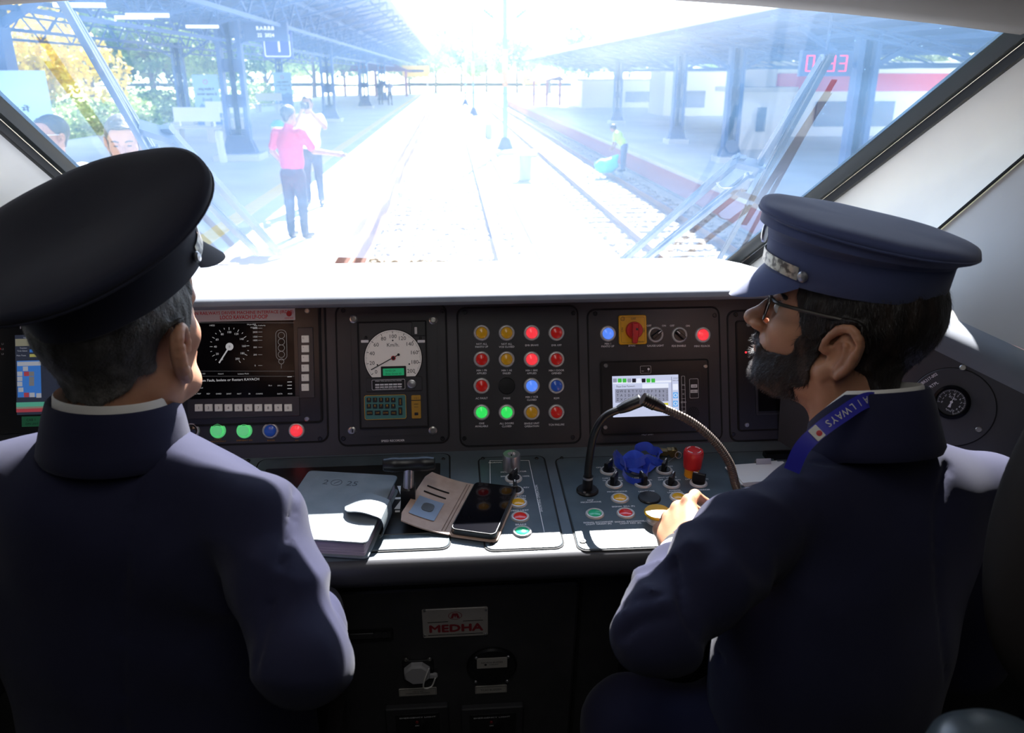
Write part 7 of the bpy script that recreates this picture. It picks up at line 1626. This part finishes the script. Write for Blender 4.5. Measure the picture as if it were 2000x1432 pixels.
def column(lab, x, y, w=0.6, top=2.75, z0=-0.63, group=None, mirror=False):
    e = empty('canopy_column', lab, 'column', matrix=Matrix.Translation((x, y, z0)), group=group); H_ = top - z0
    mb = MB(); mb.prism([(-w * 0.95, -w * 0.95), (w * 0.95, -w * 0.95), (w * 0.95, w * 0.95), (-w * 0.95, w * 0.95)], 0, 0.16, 0.02); mb.build('plinth', 'coping', e)
    mb = MB()
    for s in (-1, 1): 
        mb.box((s * w * 0.42, 0, H_ / 2 + 0.1), (0.055, 0.14, H_ / 2 - 0.1)); mb.box((0, 0, H_ / 2 + 0.1), (0.05, 0.10, H_ / 2 - 0.1))
    z = 0.6
    while z < H_ - 0.2: mb.box((0, 0, z), (w * 0.42, 0.02, 0.16)); z += 0.85
    mb.build('shaft', 'blue_steel', e)
    mb = MB(); mb.grid([[(-w * 0.75, -0.2, 0.16), (w * 0.75, -0.2, 0.16)], [(-w * 0.42, -0.16, 0.62), (w * 0.42, -0.16, 0.62)]], thick=(0, 0.34, 0)); mb.build('base_gusset', 'blue_dark', e)
    mb = MB()
    for s in (-1, 1): mb.bar((0, 0, H_ - 0.7), (s * 1.5, 0, H_ + 0.15), 0.08, 0.10)
    mb.build('head_brace', 'blue_steel', e)
    return e
column('nearest left-platform column with white drainpipe, left of crimson-shirted man', -5.45, 21.9)
column('second left-platform column, right behind the photographer', -5.6, 39.7); column('third left-platform column counting from the camera', -5.5, 55.4); column('farthest left-platform column beside two distant people', -5.3, 68.0)
column('column at the left edge of the windscreen behind a printed banner', -6.0, 11.6, top=2.6)
column('rear-row column behind the white-backed bench', -11.7, 38.0, 0.45); column('rear-row column farther off with blue banner', -11.7, 60.0, 0.45)
mb = MB(); mb.tube([(-5.75, 21.18, 0.1), (-5.75, 21.12, 0.0), (-5.70, 21.1, -0.63)], 0.09, 12); o = mb.build('drainpipe', mat('pvc_grey', (0.62, 0.64, 0.68), 0.4)); tag(o, 'pale grey drainpipe at the foot of the nearest left column', 'pipe')
# banners
def banner(lab, x, y, z, w, h, yaw=0):
    e = empty('banner', lab, 'banner', matrix=hmat((x, y, z), yaw)); mb = MB().use(mat('banner_sky', (0.36, 0.55, 0.80), 0.6)); mb.box((0, 0, h / 2), (w / 2, 0.012, h / 2)); mb.use(mat('banner_navy', (0.08, 0.16, 0.42), 0.6)); mb.box((0, -0.002, h * 0.14), (w / 2 - 0.01, 0.013, h * 0.14))
    mb.use(mat('banner_mount', (0.16, 0.28, 0.55), 0.6)); mb.add([(-w / 2 + 0.01, -0.016, h * 0.28), (w / 2 - 0.01, -0.016, h * 0.28), (w / 2 - 0.01, -0.016, h * 0.36), (w * 0.2, -0.016, h * 0.42), (0, -0.016, h * 0.36), (-w * 0.25, -0.016, h * 0.44)], [(0, 1, 2, 3, 4, 5)]); mb.build('panel', None, e, 0)
    mb = MB(); mb.m = frame((0, -0.015, h * 0.86), (1, 0, 0), (0, 0, 1)); mb.lathe([(w * 0.09, 0), (w * 0.09, 0.003), (w * 0.07, 0.003), (w * 0.07, 0)], (0, 0, 0), 20, caps=False); mb.build('emblem', 'red_print', e)
    mb = MB(); mb.m = frame((0, -0.018, 0), (1, 0, 0), (0, 0, 1)); mb.text('\u091c\u092e\u094d\u092e\u0942 \u0915\u0936\u094d\u092e\u0940\u0930 \u092e\u0947\u0902', 0, h * 0.72, h * 0.055, 0, wid=w * 0.62, bold=0.04); mb.text('\u0906\u092a\u0915\u093e \u0938\u094d\u0935\u093e\u0917\u0924 \u0939\u0948', 0, h * 0.62, h * 0.055, 0, wid=w * 0.8, bold=0.04); mb.text('\u0930\u0947\u0932\u0935\u0947', 0, h * 0.50, h * 0.09, 0, wid=w * 0.4); mb.build('lettering', 'dark_print', e, 0)
p = ony(8, 200, 11.0)
banner('printed sky-blue banner at the left edge of the windscreen', p.x - 0.15, 11.0, -0.15, 1.3, 1.65, -20); 
p = ony(410, 232, 36.0); banner('sky-blue banner on the rear column behind the nearest bench', p.x, 36, -0.55, 1.0, 2.0, -8); p = ony(556, 205, 58.0); banner('sky-blue banner on the farther rear column', p.x, 58, -0.6, 1.2, 2.2, -6)
# platform number sign, information display
e = empty('platform_sign', 'dark blue hanging platform sign showing number 1', 'sign', matrix=Matrix.Translation(ony(542, 88, 20.5)))
mb = MB(); mb.box((0, 0, 0), (0.34, 0.05, 0.30)); mb.build('sign_box', mat('sign_blue', (0.03, 0.05, 0.28), 0.5), e); mb = MB(); mb.m = frame((0, -0.055, 0), (1, 0, 0), (0, 0, 1)); mb.frame2(0, 0, 0.60, 0.52, 0.05, 0.02, 0, 0.006); mb.text('1', 0, 0, 0.42, 0.002); mb.build('sign_print', mat('sign_white', (0.7, 0.7, 0.75), 0.5, emit=(1, 1, 1), es=0.4), e, 0)
mb = MB(); mb.bar((0, 0, 0.30), (0, 0, 1.5), 0.04, 0.04); mb.build('hanger', 'blue_dark', e)
e = empty('information_display', 'dark hanging display with white dotted characters left of the number sign', 'display', matrix=Matrix.Translation(ony(520, 62, 19.0)))
mb = MB(); mb.box((0, 0, 0), (0.46, 0.09, 0.19)); mb.build('display_box', 'blue_dark', e); mb = MB(); mb.m = frame((0, -0.095, 0), (1, 0, 0), (0, 0, 1)); mb.text('B,A,B,B,B', 0, 0.07, 0.10, 0); mb.text('22  2024', 0, -0.07, 0.10, 0); mb.build('characters', mat('led_white', (0.7, 0.7, 0.7), 0.4, emit=(1, 1, 1), es=1.2), e, 0)
mb = MB(); mb.bar((0, 0, 0.19), (0, 0, 1.0), 0.04, 0.04); mb.build('hanger', 'blue_dark', e)
# tube lights
tb = None
for k, (x, y, Y, lab) in enumerate(((288, 30, 13, 'white tube light, longest one under the near left canopy'), (262, 34, 14.5, 'white tube light just left of the longest one'), (395, 52, 17, 'white tube light right of the longest one, under the left canopy'), (155, 10, 11, 'white tube light at the top left of the windscreen'))):
    p = ony(x, y, Y)
    if tb is None:
        tb = empty('tube_light', lab, 'light', matrix=Matrix.Translation(p)); mb = MB(); mb.bar((-0.3, 0, 0), (0.3, 0, 0), 0.05, 0.05); mb.build('tube', mat('tube_white', (0.8, 0.8, 0.8), 0.3, emit=(1, 1, 1), es=1.5), tb); mb = MB(); mb.bar((-0.3, 0, 0.04), (0.3, 0, 0.04), 0.08, 0.03); mb.bar((0, 0, 0.04), (0, 0, 0.7), 0.02, 0.02); mb.build('fixture', 'blue_steel', tb); cur = tb
    else: cur = dup(tb, matrix=Matrix.Translation(p))
    tag(cur, lab, 'light', 'tube lights under the left canopy')
# benches
def bench(lab, x, y, yaw, src=[None]):
    Mx = hmat((x, y, -0.63), yaw)
    if src[0]: c = dup(src[0], matrix=Mx); c['label'] = lab; return
    e = empty('bench', lab, 'bench', matrix=Mx, group='benches on the left platform'); src[0] = e
    mb = MB(); mb.rrect(0, 0, 1.7, 0.42, 0.03, 0.42, 0.48, 0.01); mb.build('seat', 'coping', e); mb = MB(); mb.box((0, 0.2, 0.86), (0.8, 0.02, 0.22)); mb.build('backrest', mat('white_back_panel', (0.75, 0.75, 0.76), 0.5), e)
    for s in (-1, 1):
        mb = MB(); mb.box((s * 0.6, 0, 0.21), (0.12, 0.17, 0.21)); mb.build('leg', 'coping', e); mb = MB(); mb.bar((s * 0.6, 0.19, 0.42), (s * 0.6, 0.21, 0.8), 0.04, 0.04); mb.build('back_post', 'steel', e)
bench('nearest white-backed bench, left of the nearest left column', -8.3, 27.8, 12); bench('middle white-backed bench, behind the nearest left column', -9.0, 34.0, 12); bench('farthest white-backed bench, before the farther blue banner', -10.6, 50.0, 12)
for i, (x, lab, c_) in enumerate(((-4.75, 'litter bin with teal lid right of the nearest left column', (0.10, 0.45, 0.38)), (-4.30, 'litter bin with grey lid, right of the teal-lidded one', (0.40, 0.42, 0.45)))):
    e = empty('litter_bin', lab, 'bin', matrix=Matrix.Translation((x, 23.4, -0.63))); mb = MB(); mb.lathe([(0.15, 0), (0.18, 0.7)], (0, 0, 0.05), 20); mb.build('bin_body', mat('bin_white', (0.6, 0.64, 0.62), 0.5), e); mb = MB(); mb.lathe([(0.19, 0.74), (0.19, 0.80), (0.10, 0.90), (0, 0.91)], (0, 0, 0), 20); mb.build('lid', mat('lid%d' % i, c_, 0.5), e)
mb = MB(); a = onz(68, 250, -0.63); b_ = ony(48, 52, a.y + 0.3); mb.tube([a, b_], [0.16, 0.12], 12); o = mb.build('pole', mat('white_rusty_pole', (0.70, 0.66, 0.62), 0.5, noise=(2.5, (0.45, 0.25, 0.15), 0.62, 0.7))); tag(o, 'white rust-streaked pole above the man in sunglasses', 'pole')

# right canopy
cr2 = empty('platform_canopy', 'broad blue-grey steel canopy over the right platform', 'canopy', matrix=Matrix.Translation((9, 0, 0)))
def rpt(X): return 2.75 - 0.16 * (X - 6.2) if X < 10.5 else 2.06 + 0.03 * (X - 10.5)
mb = MB(); mb.grid([[(x - 9, y, rpt(x)) for x in (6.2, 8, 10.5, 14, 19)] for y in (8, 30, 50, 70)], thick=(0, 0, 0.05)); mb.build('roof_sheet', 'blue_dark', cr2)
mb = MB(); mb.box((6.15 - 9, 39, 2.72), (0.06, 31, 0.10)); mb.build('edge_fascia', mat('white_fascia', (0.75, 0.77, 0.8), 0.4), cr2)
mb = MB()
for x in np.arange(6.9, 19, 0.9): mb.box((x - 9, 39, rpt(x) - 0.08), (0.03, 31, 0.05))
mb.build('purlins', 'blue_steel', cr2)
tm = MB(); xs_ = list(np.arange(6.3, 18.6, 1.1))
for i in range(len(xs_) - 1):
    a, b = xs_[i], xs_[i + 1]; ta, tb_ = rpt(a) - 0.12, rpt(b) - 0.12; la, lb_ = ta - 0.08 - 0.04 * min(i, 9), tb_ - 0.08 - 0.04 * min(i + 1, 9)
    tm.bar((a - 9, 0, ta), (b - 9, 0, tb_), 0.05, 0.05); tm.bar((a - 9, 0, la), (b - 9, 0, lb_), 0.05, 0.05); tm.bar((a - 9, 0, ta), (b - 9, 0, lb_), 0.03, 0.03)
t0 = tm.build('roof_truss', 'blue_steel', cr2, 0); t0.location = (0, 10, 0)
for y in np.arange(13, 70, 3.5): c = t0.copy(); COL.objects.link(c); c.location = (0, y, 0)
for (x, y, lab) in ((8.6, 17.0, 'broad right-platform column nearest the cab, beside the right wiper'), (8.3, 24.0, 'second right-platform column counting from the cab'), (8.6, 31.0, 'third right-platform column counting from the cab'), (8.9, 44.0, 'fourth right-platform column counting from the cab'), (12.3, 18.5, 'right-platform column of the rear row, right of the wiper tip')): column(lab, x, y, 0.42, 2.2, -1.0)
# red digit display
e = empty('led_display', 'dark board with large red digits 0 33 under the right canopy', 'display', matrix=Matrix.Translation(ony(1612, 124, 15.0)))
mb = MB(); mb.box((0, 0, 0), (0.48, 0.05, 0.22)); mb.build('board', 'blue_dark', e)
SEG = {'0': 'abcdef', '3': 'abcdg'}; mb = MB(); rdm = mat('led_red', (0.7, 0.02, 0.05), 0.4, emit=(1, 0.02, 0.08), es=2.5)
def digit(ch, cx, w=0.13, h=0.26, t=0.03):
    G = {'a': ((-w / 2, h / 2), (w / 2, h / 2)), 'b': ((w / 2, h / 2), (w / 2, 0)), 'c': ((w / 2, 0), (w / 2, -h / 2)), 'd': ((-w / 2, -h / 2), (w / 2, -h / 2)), 'e': ((-w / 2, 0), (-w / 2, -h / 2)), 'f': ((-w / 2, h / 2), (-w / 2, 0)), 'g': ((-w / 2, 0), (w / 2, 0))}
    for q in SEG[ch]: a, b = G[q]; mb.bar((cx + a[0], -0.06, a[1]), (cx + b[0], -0.06, b[1]), t, 0.01)
digit('0', -0.31); digit('3', 0.08); digit('3', 0.30); mb.build('digits', rdm, e, 0)
mb = MB(); mb.bar((0, 0, 0.2), (0, 0, 1.25), 0.04, 0.04); mb.build('hanger', 'blue_dark', e)
# buildings beyond the right platform
def building(lab, x, y, w, d, h, z0=-1.6, band=None, wins=()):
    e = empty('building', lab, 'building', matrix=Matrix.Translation((x, y, z0))); mb = MB(); mb.box((0, d / 2, h / 2), (w / 2, d / 2, h / 2)); mb.build('walls', mat('white_plaster', (0.72, 0.70, 0.68), 0.7), e)
    mb = MB(); mb.box((0, d / 2, h + 0.08), (w / 2 + 0.4, d / 2 + 0.4, 0.08)); mb.build('roof', mat('roof_pale', (0.55, 0.52, 0.50), 0.7), e)
    if band: mb = MB(); mb.box((0, -0.03, band), (w / 2, 0.03, 0.35)); mb.build('red_band', mat('band_red', (0.55, 0.05, 0.08), 0.6), e)
    for (wx, wz, ww, wh_) in wins: mb = MB(); mb.box((wx, -0.03, wz), (ww / 2, 0.04, wh_ / 2)); mb.build('window', mat('window_shade', (0.06, 0.09, 0.16), 0.3), e)
building('long white station building with red band beyond the right platform', 21, 34, 15, 6, 3.4, band=2.75, wins=[(-5, 1.5, 1.4, 1.0), (-3, 1.5, 1.4, 1.0), (1, 1.3, 1.6, 1.2), (4, 1.3, 1.2, 1.2)])
building('white hut with green roof line between two right-platform columns', 17, 52, 7, 4, 3.2, wins=[(-1.5, 1.6, 1.2, 1.0), (1.2, 1.6, 1.2, 1.0)])
building('small white ticket kiosk on the right platform', 10.6, 28, 1.5, 1.0, 1.9, z0=-1.0, wins=[(0.1, 1.0, 0.3, 0.8)])
building('white goods shed far behind the right platform columns', 15.5, 66, 10, 6, 2.6, wins=[(0, 1.4, 3.0, 0.8)])
# far boards, shelters
def board(lab, x, y, z, w, h):
    e = empty('station_board', lab, 'sign', matrix=Matrix.Translation((x, y, z))); mb = MB(); mb.box((0, 0, 0), (w / 2, 0.05, h / 2)); mb.build('board', mat('board_yellow', (0.75, 0.48, 0.03), 0.6), e)
    mb = MB(); mb.m = frame((0, -0.06, 0), (1, 0, 0), (0, 0, 1)); mb.box((0, 0.02, 0), (w * 0.3, h * 0.12, 0.002)); mb.build('board_marks', 'dark_print', e, 0)
    mb = MB()
    for s in (-1, 1): mb.box((s * w * 0.42, 0.08, -h / 2 - 0.7), (0.06, 0.06, 1.0))
    mb.build('posts', 'coping', e)
p = ony(812, 139, 92); board('yellow station name board at the far end of the left platform', p.x, 92, p.z, 2.9, 1.1); p = ony(1038, 156, 84); board('smaller yellow board beside the far right shelter', p.x, 84, p.z, 1.8, 0.8)
def shelter(lab, x, y, w, z0, h):
    e = empty('shelter', lab, 'shelter', matrix=Matrix.Translation((x, y, z0))); mb = MB(); V = [(-w / 2, -1.5, h), (w / 2, -1.5, h), (w / 2, 1.5, h), (-w / 2, 1.5, h), (-w / 5, 0, h + 0.9), (w / 5, 0, h + 0.9)]; mb.add(V, [(0, 1, 5, 4), (1, 2, 5), (2, 3, 4, 5), (3, 0, 4), (3, 2, 1, 0)]); mb.build('roof', mat('terracotta_roof', (0.36, 0.14, 0.12), 0.8), e, 0)
    for sx in (-1, 0, 1):
        mb = MB(); mb.box((sx * w * 0.42, 0, h / 2), (0.12, 0.12, h / 2)); mb.build('post', mat('maroon_post', (0.28, 0.12, 0.12), 0.8), e)
p = ony(1068, 185, 70); shelter('open shelter with hipped roof on the far right platform', p.x, 70, 2.6, -1.0, 2.0); p = ony(730, 190, 85); shelter('open shelter with terracotta roof under far left canopy', p.x, 88, 7.5, -0.63, 2.4)
# masts
def mast(lab, x, y, h, arms=True):
    e = empty('overhead_mast', lab, 'mast', matrix=Matrix.Translation((x, y, -1.6))); mb = MB(); mb.lathe([(0.42, 0), (0.16, 0.62), (0.10, 0.64)], (0, 0, 0), 12); mb.build('foundation', 'blue_dark', e)
    mb = MB(); mb.lathe([(0.11, 0.5), (0.10, h * 0.4)], (0, 0, 0), 14); mb.lathe([(0.10, h * 0.4), (0.075, h)], (0, 0, 0), 14); mb.build('pole', mat('mast_teal_steel', (0.16, 0.28, 0.36), 0.5), e)
    mb = MB(); mb.lathe([(0.105, 2.6), (0.105, 4.0)], (0, 0, 0), 14, caps=False); mb.build('painted_band', mat('band_orange', (0.55, 0.25, 0.10), 0.6), e)
    if arms:
        for s in (-1, 1):
            mb = MB(); mb.bar((0, 0, h * 0.62), (s * 1.2, 0.1, h * 0.62 + 0.9), 0.03, 0.03); mb.build('bracket', 'blue_steel', e)
            mb = MB(); d_ = Vector((s * 1.2, 0.1, 0.9)).normalized(); pts = [Vector((0, 0, h * 0.62)) + d_ * (0.55 + 0.06 * i) for i in range(9)]; mb.tube(pts, [0.05 if i % 2 else 0.08 for i in range(9)], 10); mb.build('insulator', mat('insulator_green', (0.10, 0.25, 0.25), 0.3), e)
mast('tall lamp-and-wire mast standing between the two tracks', 2.28, 34.2, 7.8); mast('second farther mast between the tracks', 1.9, 66.0, 7.0); mast('faint third mast far down the line', 1.7, 88.0, 5.0, False)
def pillar(lab, x, y, h):
    e = empty('track_cabinet', lab, 'cabinet', matrix=Matrix.Translation((x, y, -1.6))); mb = MB(); mb.lathe([(0.20, 0), (0.20, h)], (0, 0, 0), 14); mb.build('post', mat('cabinet_grey', (0.30, 0.34, 0.42), 0.6), e); mb = MB(); mb.box((0, 0, h + 0.06), (0.32, 0.26, 0.06)); mb.build('cap_slab', 'coping', e)
pillar('short capped trackside cabinet nearest the cab, right of near track', 2.28, 25.0, 0.75); pillar('short capped trackside cabinet farther off beside the mast', 1.95, 42.0, 0.7)
mb = MB(); mb.box((2.6, 33.4, -1.55), (0.9, 0.5, 0.09)); o = mb.build('slab', 'coping'); tag(o, 'pale concrete slab at the foot of the tall mast', 'slab')

# vegetation
def leafy(name, blobs, n, leaf, seed, cols):
    r = np.random.RandomState(seed); B = np.array(blobs); i = r.randint(0, len(B), n); d = r.normal(0, 1, (n, 3)); d /= np.linalg.norm(d, axis=1)[:, None]; c = B[i, :3] + d * (B[i, 3:4] * (0.72 + 0.36 * r.rand(n, 1))) * np.array([1, 1, 0.85])
    a = r.normal(0, 1, (n, 3)); a /= np.linalg.norm(a, axis=1)[:, None]; b = np.cross(a, r.normal(0, 1, (n, 3))); b /= np.linalg.norm(b, axis=1)[:, None]; s = leaf * (0.6 + 0.8 * r.rand(n, 1))
    V = np.stack([c - a * s, c - b * s * 0.6, c + a * s, c + b * s * 0.6], 1).reshape(-1, 3); return V, np.arange(4 * n).reshape(-1, 4)
def leafmat(name, c1, c2): return mat(name, c1, 0.7, noise=(0.5, c2, 0.35, 0.65))
LM = [leafmat('foliage_green', (0.10, 0.20, 0.04), (0.26, 0.38, 0.10)), leafmat('foliage_olive', (0.16, 0.20, 0.07), (0.36, 0.38, 0.16)), leafmat('foliage_yellow', (0.60, 0.45, 0.02), (0.75, 0.60, 0.06)), leafmat('foliage_light', (0.30, 0.42, 0.10), (0.50, 0.58, 0.22))]
bk_ = mat('bark', (0.14, 0.11, 0.09), 0.9)
def tree_proto(kind, seed):
    r = np.random.RandomState(seed); bl = [(0, 0, 3.6, 1.5)]
    for q in range(13): a = r.rand() * 6.28; rr__ = 0.8 + 1.3 * r.rand(); bl.append((rr__ * math.cos(a), rr__ * math.sin(a), 2.2 + 2.6 * r.rand(), 0.7 + 0.6 * r.rand()))
    return leafy('crown', bl, 4200, 0.13, seed, None)
PR_ = [tree_proto(0, s) for s in (1, 2, 3)]
crown_me = {}
def tree(lab, x, y, z, s, kind, sh, grp=None, sx=1.0):
    e = empty('tree', lab, 'tree', matrix=Matrix.Translation((x, y, z)) @ Matrix.Rotation(random.random() * 6.28, 4, 'Z'), group=grp); k = (kind, sh)
    if k not in crown_me: o = npobj('crown', PR_[sh][0], PR_[sh][1], LM[kind], e, False); crown_me[k] = o.data
    else: o = bpy.data.objects.new('crown', crown_me[k]); COL.objects.link(o); o.parent = e
    o.scale = (s * sx, s * sx, s)
    mb = MB(); mb.tube([(0, 0, -0.3), (0.1 * s, 0, 1.6 * s), (0, 0.1 * s, 3.2 * s)], [0.16 * s, 0.11 * s, 0.06 * s], 8); mb.bar((0.05, 0, 1.5 * s), (0.9 * s, 0.3 * s, 2.8 * s), 0.08 * s, 0.08 * s); mb.bar((0.05, 0, 1.3 * s), (-0.8 * s, -0.3 * s, 2.6 * s), 0.08 * s, 0.08 * s); mb.build('trunk', bk_, e)
tl_ = [(92, 64, 36, 1.05, 2, 'tree with bright yellow blossom at the upper left'), (60, 62, 42, 1.3, 1, 'olive tree left of the yellow-flowering tree'), (170, 60, 44, 1.35, 0, 'dense green tree behind the left wiper'), (235, 60, 48, 1.4, 1, 'olive tree right behind the left wiper'), (300, 60, 52, 1.4, 0, 'broad green tree above the nearest bench'), (345, 60, 47, 1.2, 3, 'pale green tree left of the nearest left column'), (400, 60, 60, 1.4, 0, 'green tree behind the nearest left column'), (520, 60, 70, 1.4, 3, 'pale green tree under the platform number sign'), (610, 60, 85, 1.5, 1, 'olive tree seen between left canopy columns'), (700, 60, 100, 1.6, 3, 'pale tree beyond the farthest left column')]
for i, (px, py, Y, s, kd, lab) in enumerate(tl_):
    p = ony(px, 150, Y); tree(lab, p.x, Y, -1.0 if Y < 60 else -1.4, s * (0.9 + Y * 0.004), kd, i % 3)
sh_i = 0
for (px, py, Y, s, kd, lab) in ((75, 190, 31, 0.42, 3, 'low bright bush right of the white rusty pole'), (120, 195, 33, 0.45, 0, 'low green bush above the maroon siding wall'), (160, 190, 35, 0.48, 3, 'low pale bush left of the left wiper arm'), (215, 190, 38, 0.45, 3, 'low leafy bush right of the left wiper arm'), (265, 195, 42, 0.5, 0, 'low green bush over the nearest bench'), (330, 190, 46, 0.5, 3, 'low bush beside the rear-row column'), (470, 175, 62, 0.6, 3, 'low bush right of the nearest left column')):
    p = ony(px, py, Y); tree(lab, p.x, Y, -2.0 if Y < 60 else -2.2, s * 1.1, kd, sh_i % 3, sx=1.6); sh_i += 1
k = 0
for (px, Y, s, kd) in [(560, 130, 1.7, 3), (650, 145, 2.0, 0), (735, 150, 1.9, 3), (800, 155, 1.6, 1), (850, 165, 1.8, 3), (900, 175, 1.9, 0), (950, 170, 1.7, 3), (1010, 165, 1.8, 1), (1075, 160, 1.9, 3), (1150, 150, 1.9, 0), (1230, 150, 1.8, 3), (1320, 140, 1.9, 1), (1420, 130, 1.8, 3), (1540, 120, 1.8, 0), (1680, 110, 1.8, 3), (1800, 100, 1.7, 1)]:
    p = ony(px, 150, Y); tree('hazy tree in the far line of trees across the end of the station', p.x, Y, -1.7, s * 1.1, kd, k % 3, 'far line of trees'); k += 1
mb = MB(); rows = []
for j in range(7):
    rows.append([(x, 260 + 25 * j, -2 + (3 + 4.5 * j) * (0.8 + 0.3 * math.sin(x * 0.02 + j)) + 1.5 * math.sin(x * 0.07 + 2 * j)) for x in range(-240, 241, 16)])
mb.grid(rows); o = struct(mb, 'hill', leafmat('hill_green', (0.20, 0.30, 0.12), (0.34, 0.42, 0.2)), 60)

# ------------------------------------------------------------------ windscreen wipers (outside the glass)
def wip(name, lab, segs, grp=None):
    e = empty(name, lab, 'wiper', matrix=Matrix.Translation(wshit(*segs[0][1][0], 0.04)), group=grp); I = e.matrix_world.inverted()
    for nm, pts, w_, off, mt in segs:
        P = [I @ wshit(x, y, off) for x, y in pts]; mb = MB()
        if len(P) == 2: mb.bar(P[0], P[1], w_, w_ * 0.55, up=(0, 0.5, 0.86)); mb.bar(P[0].lerp(P[1], 0.02) + Vector((0, 0.008, 0.014)), P[0].lerp(P[1], 0.98) + Vector((0, 0.008, 0.014)), w_ * 0.4, w_ * 0.4, up=(0, 0.5, 0.86))
        else: mb.tube(spline(P, 8), w_, 8)
        mb.build(nm, mt, e)
    return e
wm = mat('wiper_grey_metal', (0.16, 0.19, 0.24), 0.35, 0.4); wk_ = mat('wiper_rubber', (0.008, 0.010, 0.014), 0.4)
wip('windscreen_wiper', 'left windscreen wiper with pale metal arms above the left cap', [
    ('blade', [(118, 0), (292, 305)], 0.014, 0.03, wm), ('blade_carrier', [(140, 30), (308, 310)], 0.012, 0.055, wm), ('pivot_bracket', [(268, 250), (338, 272)], 0.030, 0.05, wm), ('upper_arm', [(322, 248), (547, 498)], 0.020, 0.06, wm), ('lower_arm', [(300, 290), (505, 498)], 0.018, 0.04, wm), ('hose', [(286, 300), (310, 292), (330, 310), (352, 322), (368, 330)], 0.004, 0.05, 'black')])
wip('windscreen_wiper', 'right windscreen wiper with black blade leaning over the right platform', [
    ('blade', [(1626, 106), (1386, 543)], 0.011, 0.03, wk_), ('blade_carrier', [(1612, 115), (1452, 372)], 0.016, 0.055, wm), ('pivot_bracket', [(1432, 318), (1490, 330)], 0.026, 0.05, wm), ('upper_arm', [(1452, 306), (1204, 522)], 0.018, 0.06, wm), ('lower_arm', [(1468, 345), (1240, 526)], 0.018, 0.04, wm), ('hose', [(1400, 357), (1410, 368), (1432, 366), (1452, 350), (1456, 338)], 0.0025, 0.05, 'ring')])
